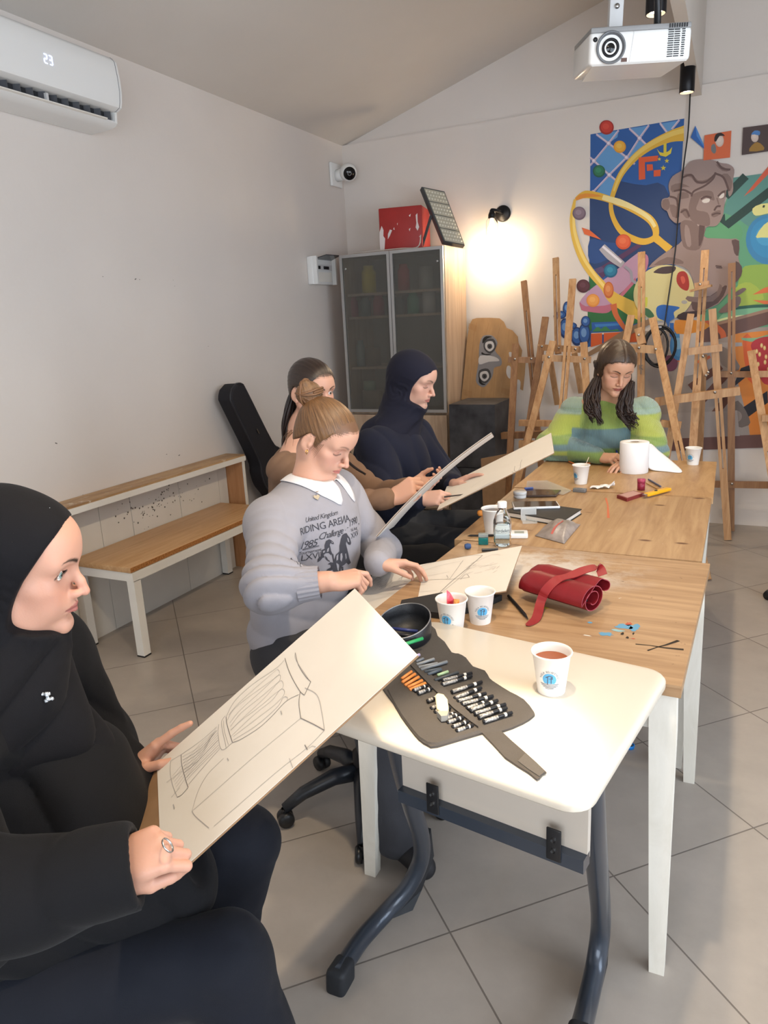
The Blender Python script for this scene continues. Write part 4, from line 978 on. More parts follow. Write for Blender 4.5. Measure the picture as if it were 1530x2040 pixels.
    for pl in ([(485, 1092), (505, 1100), (530, 1122), (534, 1140), (520, 1142), (500, 1128), (492, 1150), (500, 1180), (505, 1210), (520, 1240), (505, 1250), (480, 1230), (450, 1235), (430, 1250), (440, 1275), (420, 1280), (395, 1310), (370, 1325), (372, 1290), (400, 1262), (412, 1230), (410, 1200), (440, 1190), (440, 1150), (455, 1110)],
               [(640, 1035), (662, 1030), (672, 1050), (695, 1080), (708, 1130), (700, 1150), (680, 1145), (660, 1110), (655, 1140), (668, 1190), (680, 1240), (690, 1290), (705, 1330), (680, 1350), (660, 1330), (640, 1350), (610, 1370), (600, 1420), (585, 1420), (590, 1350), (560, 1330), (545, 1380), (530, 1370), (538, 1300), (555, 1250), (590, 1215), (590, 1160), (605, 1090), (618, 1050)],
               [(535, 1330), (560, 1345), (570, 1400), (590, 1430), (540, 1440), (520, 1400), (470, 1425), (445, 1430), (470, 1395), (505, 1375), (500, 1350), (470, 1345), (500, 1325)],
               [(445, 1260), (462, 1275), (475, 1300), (495, 1312), (490, 1320), (462, 1305), (448, 1285)]): polypx(pl)
    for pl in ([(215, 1192), (385, 1153), (386, 1159), (216, 1199)], [(215, 1203), (385, 1164), (385, 1167), (215, 1207)], [(668, 975), (790, 928), (790, 934), (668, 981)], [(645, 1000), (790, 940), (790, 943), (645, 1004)], [(515, 1245), (528, 1240), (540, 1330), (528, 1330)], [(610, 1370), (628, 1368), (630, 1410), (612, 1415)], [(560, 1430), (600, 1425), (596, 1438), (560, 1442)]): polypx(pl)
    obj('chest_print', pr, mat('print_ink', '3a3a42', .8), root, label='dark lettering and horses printed on the chest')
    w_ = MB(); pr2 = pr; pr = w_
    for pl in ([(600, 1240), (615, 1230), (622, 1270), (612, 1320), (598, 1300)], [(560, 1262), (580, 1240), (575, 1300), (560, 1310)], [(668, 1075), (680, 1085), (690, 1120), (676, 1118)], [(648, 1240), (656, 1236), (662, 1280), (654, 1300)], [(468, 1190), (485, 1175), (480, 1215), (462, 1222)], [(508, 1112), (520, 1122), (524, 1132), (512, 1126)], [(425, 1212), (445, 1205), (440, 1225), (424, 1232)]): polypx(pl)
    obj('print_highlights', w_, msw, root)
    # necklace, earring
    h = tr.ray_cast(Vector((0, 0, H)), Vector(ray(630, 992)).normalized()); pz = h[0]+h[1]*.004
    mb = MB(); mb.tube([Vector(neck)+Vector((.045, -.04, .0)), Vector(neck)+Vector((.075, -.018, -.02)), pz+Vector((-.002, 0, .016)), Vector(neck)+Vector((.07, .025, -.01)), Vector(neck)+Vector((.04, .045, .01))], .0007, 5)
    n_ = h[1]; u = Vector((0, 0, 1)).cross(n_).normalized(); v = n_.cross(u); ht = []
    for k in range(24):
        t = 2*PI*k/24; ht.append(pz+u*(.0008*16*math.sin(t)**3)*.75+v*.0008*.75*(13*math.cos(t)-5*math.cos(2*t)-2*math.cos(3*t)-math.cos(4*t)))
    obj('necklace', mb, M_gold, root); obj('heart_pendant', MB().prism(ht, n_*.002), mat('pendant_pale', 'd8cbb4', .25, metal=.8), root)
    e = Dp(611, 900, 2.1); obj('earring', MB().tube([e+V(.000, .002, .006), e+V(-.004, 0, 0), e+V(0, -.002, -.007), e+V(.004, 0, 0), e+V(.001, .002, .006)], .0014, 6), M_gold, root)
    trousers(root, (-1.19, 1.80, .52), (-.84, 1.96, .53), (-.84, 1.62, .53), (-.74, 1.98, .05), (-.80, 1.62, .05), cloth_mat('charcoal_trouser', '3a3a3e', .85, .3), (.105, .082, .075))
# ------------------------------------------------------------------ 3: woman in brown top behind
def woman_brown():
    root = person('dark-haired woman in brown long-sleeved top, half hidden behind the hair bun', (-1.55, 2.42, 0))
    fr = head_at(Dp(633, 786, 2.78), (.075, -.031, 0), math.radians(-22), math.radians(8), math.radians(0))
    F_ = Field(); head_field(F_, fr, dict(lid=(-.0012, .0048)))
    neck = fr.w((-.045, 0, -.16)); F_.cone(fr.w((-.02, 0, -.06)), neck, .045, .049, .03); shR, shL = V(-1.525, 2.28, 1.005), V(-1.49, 2.58, 1.01)
    F_.cone(neck, shR, .05, .045, .05); F_.cone(neck, shL, .05, .045, .05); elR = Dp(668, 1005, 2.58); wrR = Dp(782, 992, 2.50); elL = V(-1.27, 2.55, .86); wrL = Dp(822, 968, 2.72)
    arm_field(F_, shR, elR, wrR); arm_field(F_, shL, elL, wrL)
    hand_field(F_, wrR, _n(Dp(838, 955, 2.47)-wrR), _n(V(.1, -.7, .7)), 1, [(.9, 1.3, .7), (1.05, 1.4, .7), (1.1, 1.4, .7), (1.2, 1.3, .7)], .0, (.2, .9), .98)
    hand_field(F_, wrL, _n(Dp(872, 962, 2.70)-wrL), _n(V(.4, .6, -.6)), -1, [(.5, .7, .4), (.6, .9, .4), (.7, .9, .5), (.75, .9, .5)], .06, (.5, .6), .88)
    body(root, F_, .0026, fr, SKIN_B, head_color(fr, SKIN_B, 'b56f68', .95, '2c201b', lid=(-.0012, .0048), hair=('241a17', .070, False))); eyes(fr, root, '4a3426', (.1, .05))
    G, st = hair_cap(fr, .008, (-.095, 0, -.01), .064)
    obj('hair', field_mesh('hair', G, .003*LOD, *bounds(G), hair_mat('hair_nearblack', '15100f', '3a2b24', .32), flow=st), parent=root)
    mb = MB(); b = Vector(fr.w((-.085, 0, -.03))); rnd = random.Random(8)
    for k in range(14):
        s = rnd.uniform(-.05, .05); lock(mb, [b+Vector((0, s*.6, .03)), b+Vector((-.035, s, -.08)), b+Vector((-.05+rnd.uniform(-.02, .02), s*1.2, -.18)), b+Vector((-.045+rnd.uniform(-.03, .02), s*1.4, -.30-rnd.uniform(0, .05)))], .012, .0045, k, 6, .004, 14)
    e1, e2 = Vector(Dp(690, 915, 2.72)), Vector(Dp(728, 945, 2.66))
    for k in range(4): lock(mb, [Vector(fr.w((-.03, .055, -.04))), Vector(fr.w((.0, .07, -.14))), e1, e2], .010, .004, 40+k, 6, .004, 14)
    obj('long_hair', mb, mat('hair_dark', '241a17', .4), root)
    S = Field(); S.cone(V(-1.6, 2.40, .55), V(-1.555, 2.42, .93), .145, .14, .08, flat=((1, 0, 0), .75)); S.cone(V(-1.55, 2.42, 1.0), shR, .06, .06, .06); S.cone(V(-1.55, 2.42, 1.0), shL, .06, .06, .06); S.cone(neck-V(0, 0, .03), neck-V(0, 0, .08), .055, .08, .03)
    S.cone(shR, elR, .054, .048, .04); S.cone(elR, elR+(wrR-elR)*.93, .048, .036, .03); S.cone(shL, elL, .058, .05, .04); S.cone(elL, elL+(wrL-elL)*.95, .05, .034, .03)
    S.disp(lambda P: -.006*crease(P, V(.8, .1, -.5), 130, 2, 20, 2)+.002*wav(P, 40, 3)); obj('top', field_mesh('top', S, .0055*LOD, *bounds(S), cloth_mat('brown_jersey', '7d624f', .85, .3)), parent=root)
    trousers(root, (-1.56, 2.38, .51), (-1.02, 2.52, .57), (-1.02, 2.14, .58), (-.95, 2.55, .05), (-.98, 2.12, .05), mat('black_trouser', '121216', .85, bump=.2, bscale=600), (.12, .10, .085))
# ------------------------------------------------------------------ 4: woman in navy
def woman_navy():
    root = person('woman in navy headscarf and navy top sketching in front of the glass cabinet', (-1.42, 3.06, 0))
    fr = head_at(Dp(849, 769, 3.28), (.075, -.031, 0), math.radians(-2), math.radians(17), 0, 1.04)
    F_ = Field(); head_field(F_, fr, dict(ear=False, nose=1.05))
    neck = fr.w((-.045, 0, -.16)); F_.cone(fr.w((-.02, 0, -.06)), neck, .045, .049, .03); shR, shL = V(-1.44, 2.90, .98), V(-1.40, 3.25, .98)
    F_.cone(neck, shR, .05, .045, .05); F_.cone(neck, shL, .05, .045, .05); elR = V(-1.30, 2.74, .74); wrR = Dp(838, 992, 2.98); elL = V(-1.24, 3.26, .76); wrL = Dp(905, 965, 3.14)
    arm_field(F_, shR, elR, wrR); arm_field(F_, shL, elL, wrL)
    hand_field(F_, wrR, _n(Dp(893, 990, 2.93)-wrR), _n(V(-.1, -.7, .75)), 1, [(.55, .9, .4), (.8, 1.1, .6), (.95, 1.1, .7), (1.0, 1.1, .7)], .02, (.3, .8), .97)
    hand_field(F_, wrL, _n(Dp(968, 940, 3.05)-wrL), _n(V(-.1, .4, .9)), -1, [(.1, .2, .1), (.15, .25, .1), (.2, .3, .2), (.25, .35, .2)], .03, (.35, .35), .97)
    body(root, F_, .0026, fr, SKIN_C, head_color(fr, 'cfa491', 'b06a62', .8, '4c382f', lid=(-.006, 0)))
    G = Field(); hijab_field(G, fr, .034, .070, .005, 1.0, 5)
    G.cone(fr.w((-.02, 0, -.15)), V(-1.42, 3.05, .97), .09, .12, .08); G.cone(V(-1.43, 3.0, 1.03), V(-1.46, 2.92, .92), .07, .08, .06); G.cone(V(-1.48, 2.98, 1.02), V(-1.53, 2.94, .80), .07, .07, .06)
    G.disp(lambda P: -.013*sstep(1.14, 1.07, P[:, 2])*crease(P, V(.55, -.5, .7), 80, 3, 9, 2.4))
    obj('headscarf', field_mesh('headscarf', G, .0055*LOD, *bounds(G), cloth_mat('navy_scarf', '1b1c2b', .8, .3)), parent=root)
    S = Field(); S.cone(V(-1.46, 3.03, .55), V(-1.43, 3.06, .92), .17, .155, .08, flat=((1, 0, 0), .8)); S.cone(V(-1.42, 3.06, .97), shR, .08, .085, .07); S.cone(V(-1.42, 3.06, .97), shL, .08, .08, .07); S.ell((-1.36, 3.05, .87), (.11, .14, .13), .08)
    S.cone(shR, elR, .088, .08, .05); S.cone(elR, elR+(wrR-elR)*.9, .075, .048, .03); S.cone(shL, elL, .085, .075, .05); S.cone(elL, elL+(wrL-elL)*.9, .07, .044, .03)
    S.disp(lambda P: -.011*crease(P, V(.5, .7, .35), 62, 6, 11, 2.6)+.002*wav(P, 40, 3)); obj('sweater', field_mesh('sweater', S, .006*LOD, *bounds(S), cloth_mat('navy_knit', '1d2030', .9, .35)), parent=root)
    trousers(root, (-1.44, 3.03, .51), (-.98, 3.12, .56), (-.95, 2.74, .57), (-.94, 3.15, .05), (-.92, 2.72, .05), cloth_mat('dark_denim', '3a3d44', .85, .2), (.12, .105, .085))
    h = cast(root, 'sweater', 823, 850) or cast(root, 'headscarf', 823, 850)
    if h: obj('necklace', MB().tube([h[0]+Vector((-.02, -.01, .05)), h[0]+Vector((-.003, 0, .01)), h[0]+h[1]*.003, h[0]+Vector((.012, .02, .02))], .0012, 5).lathe([(0, -.006), (.005, 0), (0, .006)], h[0]+h[1]*.004, h[1], 10), M_gold, root)
# ------------------------------------------------------------------ 5: woman in green knit
def knit_mat():
    m, N, L, P = _new('striped_knit'); at = N.new('ShaderNodeVertexColor'); at.layer_name = 'Col'; tc = N.new('ShaderNodeTexCoord')
    sx = N.new('ShaderNodeSeparateXYZ'); L.new(tc.outputs['Object'], sx.inputs[0])
    def sine(out, k):
        a = N.new('ShaderNodeMath'); a.operation = 'MULTIPLY'; a.inputs[1].default_value = k; L.new(out, a.inputs[0]); b = N.new('ShaderNodeMath'); b.operation = 'SINE'; L.new(a.outputs[0], b.inputs[0]); return b.outputs[0]
    s1 = sine(sx.outputs[0], 760); s2 = sine(sx.outputs[2], 820)
    ad = N.new('ShaderNodeMath'); ad.operation = 'MULTIPLY'; L.new(s1, ad.inputs[0]); L.new(s2, ad.inputs[1])
    ad2 = N.new('ShaderNodeMath'); ad2.operation = 'ADD'; L.new(ad.outputs[0], ad2.inputs[0]); L.new(s1, ad2.inputs[1])
    mr = N.new('ShaderNodeMapRange'); mr.inputs[1].default_value = -2; mr.inputs[2].default_value = 2; L.new(ad2.outputs[0], mr.inputs[0])
    mx = N.new('ShaderNodeMix'); mx.data_type = 'RGBA'; mx.blend_type = 'MIX'; L.new(mr.outputs[0], mx.inputs[0]); mx.inputs[6].default_value = rgb('a8b462'); L.new(at.outputs[0], mx.inputs[7])
    m2 = N.new('ShaderNodeMix'); m2.data_type = 'RGBA'; m2.inputs[0].default_value = .72; L.new(mx.outputs[2], m2.inputs[6]); L.new(at.outputs[0], m2.inputs[7])
    L.new(m2.outputs[2], P.inputs['Base Color']); P.inputs['Roughness'].default_value = .95; P.inputs['Sheen Weight'].default_value = .3
    bp = N.new('ShaderNodeBump'); bp.inputs['Strength'].default_value = .9; bp.inputs['Distance'].default_value = .003; L.new(mr.outputs[0], bp.inputs['Height']); L.new(bp.outputs[0], P.inputs['Normal'])
    return m
def woman_green():
    root = person('woman in green and blue striped knit sweater at the far table end', (-.6, 4.05, 0))
    fr = head_at(Dp(1237, 749, 3.62), (.078, 0, 0), math.radians(-62), math.radians(24), math.radians(-5), 1.08)
    F_ = Field(); head_field(F_, fr, dict(cheek=1.03))
    neck = fr.w((-.045, 0, -.16)); F_.cone(fr.w((-.02, 0, -.06)), neck, .045, .049, .03); shR, shL = V(-.77, 4.06, .98), V(-.43, 4.08, .98)
    F_.cone(neck, shR, .05, .045, .05); F_.cone(neck, shL, .05, .045, .05); elR, wrR = V(-.86, 3.90, .83), Dp(1198, 910, 3.74); elL, wrL = V(-.36, 3.90, .83), V(-.42, 3.72, .80)
    arm_field(F_, shR, elR, wrR); arm_field(F_, shL, elL, wrL)
    hand_field(F_, wrR, _n(Dp(1245, 912, 3.62)-wrR), _n(V(-.1, -.35, .9)), 1, [(.5, .8, .4), (.75, 1.05, .6), (.9, 1.1, .7), (1.0, 1.1, .7)], .02, (.3, .8), .95)
    hand_field(F_, wrL, _n(V(-.6, -.8, -.05)), _n(V(0, 0, 1)), -1, [.3, .35, .4, .45], .03, (.5, .3), .95)
    body(root, F_, .0026, fr, SKIN_C, head_color(fr, 'c99a7e', '9a544e', 1.0, '2e201b', lid=(-.006, 0), hair=('2a1e19', .070, True)))
    # hair, parted in the middle, falling forward over both shoulders
    G, st = hair_cap(fr, .011, part=True, front=.070, amp=.0006, extra=lambda G: [G.ell((-.03, s*.064, -.03), (.034, .020, .065), .015, fr) for s in (1, -1)])
    obj('hair', field_mesh('hair', G, .003*LOD, *bounds(G), hair_mat('hair_wavy', '1c1411', '54402f', .35), flow=st), parent=root)
    mb = MB(); rnd = random.Random(5)
    L_ = [Vector(Dp(*p)) for p in ((1192, 752, 3.72), (1180, 790, 3.72), (1182, 820, 3.70), (1192, 840, 3.70))]
    R_ = [Vector(Dp(*p)) for p in ((1256, 762, 3.66), (1246, 795, 3.66), (1244, 825, 3.66), (1262, 845, 3.66))]
    for base, k0 in ((L_, 0), (R_, 30)):
        for k in range(16):
            o_ = Vector((rnd.uniform(-.030, .026), rnd.uniform(-.01, .03), rnd.uniform(-.01, .012))); pts = [base[0]+o_*.5, base[1]+o_*1.0, base[2]+o_*1.15, base[3]+o_*.8+Vector((0, 0, rnd.uniform(-.03, .05)))]
            lock(mb, pts, .010, .0052, k0+k, 6, .009, 20)
    for s in (1, -1):
        for k in range(10):
            lock(mb, [Vector(fr.w((-.02-.006*k, s*.070, .03-.004*k))), Vector(fr.w((-.02-.004*k, s*.079, -.01))), (L_ if s < 0 else R_)[0], (L_ if s < 0 else R_)[1]], .007, .0042, 80+k, 5, .003, 12)
    obj('long_hair', mb, mat('hair_darkbrown', '2a1d18', .38, noise=.3, nscale=90), root)
    S = Field(); S.cone(V(-.61, 4.16, .50), V(-.615, 4.07, .90), .185, .165, .08, flat=((0, 1, 0), .75)); S.cone(V(-.61, 4.06, .97), shR, .075, .085, .07); S.cone(V(-.61, 4.06, .97), shL, .075, .085, .07); S.ell((-.61, 4.00, .88), (.15, .13, .14), .08)
    S.cone(neck+V(0, .0, -.0), neck-V(0, -.02, .05), .064, .07, .03)
    S.cone(shR, elR, .085, .088, .06); S.cone(elR, elR+(wrR-elR)*.9, .086, .046, .03); S.cone(shL, elL, .085, .088, .06); S.cone(elL, elL+(wrL-elL)*.9, .084, .046, .03)
    S.disp(lambda P: -.012*crease(P, V(.3, .1, .9), 55, 2, 9, 2.6)+.003*wav(P, 45, 6)); S.cut(lambda P: .772-0*P[:, 2]-P[:, 2]*1+0 if 0 else np.maximum(P[:, 2]-.764, P[:, 1]-3.995), k=.002)
    lime, green, blue, pale = srgb('a3b04e'), srgb('71904f'), srgb('5c7f93'), srgb('8fa9a6')
    def kc(v):
        z = v[:, 2]+.006*wav(v, 20, 3); c = np.tile(green, (len(v), 1)); out = np.abs(v[:, 0]+.61); slv = (out > .15)
        def band(a, b, col, m=1): t = (sstep(a-.008, a+.008, z)*(1-sstep(b-.008, b+.008, z))*m)[:, None]; return c*(1-t)+col*t
        c = band(1.0, 1.03, pale); c = band(1.03, 1.2, pale*.9, (~(np.abs(v[:, 0]+.61) < .085))*1.); c = band(.935, 1.0, lime*.95+green*.05); c = band(.83, .935, blue*.9, (~slv)*1.); c = band(.90, .985, lime, slv*1.); c = band(.86, .90, green*.9+lime*.15, slv*1.)
        c = band(.825, .86, blue, slv*1.); c = band(.80, .825, lime, slv*1.); c = band(.70, .80, blue*.6+green*.4, slv*1.)
        c = np.where(((v[:, 2] > .88)*(np.abs(v[:, 0]-(-.61)) < .11)*(v[:, 2] > .935))[:, None].astype(bool), green*.8+lime*.3, c)
        return c
    obj('knit_sweater', field_mesh('knit_sweater', S, .005*LOD, *bounds(S), knit_mat(), kc), parent=root)
    trousers(root, (-.61, 4.2, .51), (-.50, 3.80, .53), (-.72, 3.80, .53), (-.48, 3.75, .05), (-.74, 3.75, .05), cloth_mat('dark_denim', '3a3d44', .85, .2), (.11, .09, .075), h=.01)
if PEOPLE:
    woman_black(); woman_grey(); woman_brown(); woman_navy(); woman_green()
# ================================================================== drawing boards with sheets
def onplane(px, py, o, n):
    r = Vector(ray(px, py)); c = Vector((0, 0, H)); t = (Vector(o)-c).dot(n)/r.dot(n); return c+r*t
def board(label, cs, th, paper_in, strokes, bm_=M_board, sc=None, bend=0, two=False):
    """cs: 4 corners A,B,C,D of the sheet side (counter-clockwise seen from its front)"""
    A, B, C, D = [Vector(c) for c in cs]; n = (B-A).cross(D-A).normalized(); c = (A+B+C+D)/4
    t = thing('drawing_board', label, 'drawing board', c); u = (B-A).normalized(); v = n.cross(u)
    def grid(off, ins=0, nx=12):
        f, bk = [], []
        for i in range(nx+1):
            s = ins+(1-2*ins)*i/nx; b = n*(-bend*(2*s-1)**2)
            p, q = A.lerp(B, s), D.lerp(C, s); f += [p.lerp(q, ins)+n*off+b, q.lerp(p, ins)+n*off+b]
        return f
    def slab(z0, z1, ins, name, m, lab=None):
        a, b = grid(z1, ins), grid(z0, ins); N_ = len(a); nx = N_//2-1; mb = MB(); fs = []
        for i in range(nx): fs += [(2*i, 2*i+2, 2*i+3, 2*i+1), (N_+2*i, N_+2*i+1, N_+2*i+3, N_+2*i+2), (2*i, N_+2*i, N_+2*i+2, 2*i+2), (2*i+1, 2*i+3, N_+2*i+3, N_+2*i+1)]
        fs += [(0, 1, N_+1, N_), (N_-2, 2*N_-2, 2*N_-1, N_-1)]; mb.add(a+b, fs); o = auto(name, mb, m, t)
        if lab: o['label'] = lab
        return o
    slab(-th, -.0008, 0, 'board', bm_); slab(-.0006, .0, paper_in, 'sheet', M_paper, 'white drawing sheet')
    if two: slab(-.0022-th, -.0014-th, .004, 'backing_sheet', M_paper)
    if strokes:
        mb = MB()
        for pts, w_, mi in strokes:
            P = [onplane(x, y, A+n*.0008, n) for x, y in pts]
            if len(P) > 2: P = crom(P, 5)
            mb.strip(P, w_, n, mi)
        obj('pencil_drawing', mb, [M_pencil, M_pencil2], t, label='pencil sketch of a column capital')
    return t
q = lambda *pts: [(310+x/4.135, 1300+y/4.135) for x, y in pts]
W0 = .0009
S1 = [(q((1065, 45), (1090, 130), (1130, 220), (1190, 320), (1225, 350)), .0013, 1), (q((1225, 350), (1278, 240)), .0014, 1), (q((1278, 240), (1230, 190), (1175, 100), (1150, 0)), .0011, 1), (q((1150, 0), (1155, 60), (1240, 190), (1270, 235)), W0, 0),
      (q((1060, 60), (990, 130), (800, 260), (650, 400), (580, 530)), .0011, 0), (q((580, 530), (590, 600), (632, 740)), .0014, 1), (q((632, 740), (700, 715), (850, 620), (960, 520), (1075, 400), (1180, 345)), .0012, 1),
      (q((600, 515), (680, 420), (800, 310), (950, 180), (1000, 140), (1020, 160), (1005, 190), (900, 270), (760, 370), (640, 470), (590, 560)), W0, 0),
      (q((610, 580), (700, 470), (900, 290), (990, 200), (1025, 185), (1025, 220), (1000, 250), (860, 370), (700, 500), (615, 610)), W0, 0),
      (q((615, 640), (760, 500), (900, 370), (1010, 245), (1045, 240), (1045, 290), (980, 340), (850, 450), (690, 570), (620, 640)), W0, 0),
      (q((620, 690), (800, 520), (960, 390), (1020, 310), (1055, 305), (1055, 350), (980, 430), (850, 530), (720, 630), (640, 690)), W0, 0),
      (q((640, 720), (830, 600), (1000, 450), (1050, 370), (1085, 370), (1080, 400)), .0011, 0),
      (q((575, 520), (545, 560), (550, 640), (575, 750), (580, 790)), .0011, 0), (q((520, 590), (515, 680), (545, 800), (632, 740)), .0012, 0), (q((560, 560), (565, 640), (600, 760)), W0, 0),
      (q((505, 610), (380, 720), (210, 840)), .0011, 0), (q((210, 840), (215, 920), (245, 1040), (268, 1110)), .0013, 1), (q((268, 1110), (215, 1170), (178, 1190)), .0013, 1), (q((178, 1190), (140, 1090), (120, 980), (125, 890)), .0011, 0), (q((125, 890), (210, 840)), W0, 0),
      (q((530, 790), (430, 900), (270, 1085)), .0011, 0), (q((1190, 325), (1180, 420), (1195, 540)), .0013, 1), (q((1195, 540), (1300, 590), (1390, 640)), .0014, 1), (q((1390, 640), (1370, 500), (1330, 350), (1230, 290)), .0011, 0),
      (q((1195, 540), (1000, 700), (760, 900), (500, 1130), (300, 1305)), W0, 0), (q((1390, 640), (1240, 790), (1000, 980), (700, 1240), (480, 1430)), W0, 0), (q((300, 1305), (330, 1350), (440, 1445)), .0011, 0), (q((300, 1305), (350, 1140), (430, 1000), (560, 870)), W0, 0),
      (q((1228, 760), (1250, 800)), .0016, 1), (q((1260, 790), (1290, 770), (1320, 780)), W0, 0), (q((1280, 810), (1310, 800)), W0, 0), (q((590, 870), (600, 890)), .002, 0), (q((145, 1250), (155, 1285)), .002, 0), (q((1030, 480), (1040, 510)), .002, 0), (q((1100, 870), (1130, 950)), W0, 0), (q((130, 1190), (200, 1110)), W0, 0), (q((90, 1070), (210, 980), (330, 900)), W0, 0)]
for i in range(9): S1.append((q((505+2*i, 620+20*i), (380-8*i, 760+28*i), (220+3*i, 860+26*i)), W0*(.7+.25*(i % 3)), i % 2))
for i in range(6): S1.append((q((500-8*i, 640+10*i), (360, 760+24*i), (135+8*i, 1020+22*i)), .0007, 0))
cs1 = [(-.701, .640, .751), (-.409, .932, 1.034), (-.650, 1.185, 1.022), (-.942, .893, .739)]
B1 = board('large white sheet with pencil column drawing held up by the woman in black, nearest', cs1, .004, 0, S1)
# brown edge of the board that shows beyond the sheet at its left end
A_, D_ = Vector(cs1[0]), Vector(cs1[3]); n1 = (Vector(cs1[1])-A_).cross(D_-A_).normalized(); u1 = (Vector(cs1[1])-A_).normalized()
obj('board_margin', MB().prism([A_.lerp(D_, .1)-n1*.004, A_.lerp(D_, .1)-u1*.045-n1*.004, D_-u1*.045-n1*.004, D_-n1*.004], n1*.003), M_board, B1, label='bare brown board beyond the sheet')
q = lambda *pts: [(640+x/3.643, 1080+y/3.643) for x, y in pts]
S2 = [(q((320, 365), (350, 320), (400, 260), (470, 225), (560, 205)), .0012, 1), (q((400, 250), (430, 262)), .0012, 1), (q((560, 270), (660, 205)), .0014, 1), (q((580, 272), (600, 240), (680, 195), (800, 150), (950, 120), (1090, 95), (1170, 95)), .0013, 1), (q((600, 285), (700, 280), (850, 270), (960, 268), (1075, 255)), .0013, 1),
      (q((860, 365), (950, 280), (1060, 190), (1170, 95)), .0018, 1), (q((885, 355), (990, 270), (1080, 180)), .0012, 0), (q((930, 270), (1030, 130)), .0014, 0), (q((620, 250), (760, 200), (900, 160), (1010, 140)), .001, 0), (q((640, 265), (800, 240), (930, 215)), .001, 0), (q((1075, 255), (1050, 230), (1010, 270)), .0012, 1), (q((910, 240), (920, 262), (900, 270)), .0012, 1), (q((300, 380), (600, 370), (840, 350)), .0009, 0), (q((1130, 140), (1240, 90), (1300, 95)), .0009, 0)]
random.seed(12)
for i in range(46):
    x, y = random.uniform(330, 520), random.uniform(280, 350); S2.append((q((x, y), (x+random.uniform(10, 40), y-random.uniform(5, 18))), .0012, 0))
for i in range(26):
    x, y = random.uniform(1000, 1280), random.uniform(140, 240); S2.append((q((x, y), (x+random.uniform(20, 60), y-random.uniform(5, 25))), .0011, 0))
board('board with pencil sketch lying half on the near table before the woman in grey', [(-.997, 1.70, .700), (-.509, 1.763, .822), (-.557, 2.109, .838), (-1.046, 2.046, .716)], .004, 0, S2)
board('tilted drawing board seen from its brown underside, held by the woman in brown', [(-1.034, 2.028, .867), (-.692, 2.199, 1.189), (-.786, 2.528, 1.125), (-1.128, 2.357, .803)], .0035, .0, None, mat('grey_cardboard', '9a8878', .8, noise=.05), bend=.018, two=True)
q = lambda *pts: [(720+x/3.923, 880+y/3.923) for x, y in pts]
S4 = [(q((1175, 235), (1190, 240)), .0012, 1), (q((1200, 190), (1195, 225), (1215, 230), (1240, 205), (1245, 165), (1255, 140)), .0014, 1), (q((1215, 190), (1240, 180)), .0012, 0), (q((860, 360), (880, 340), (960, 290)), .001, 0)]
board('drawing board with faint sketch held by the woman in the navy headscarf', [(-1.100, 2.911, .730), (-1.030, 2.588, .845), (-.603, 2.752, 1.044), (-.673, 3.075, .928)][0:0] or [(-1.03, 2.60, .795), (-.610, 2.79, 1.006), (-.690, 3.095, 1.035), (-1.10, 2.91, .828)], .004, 0, S4)

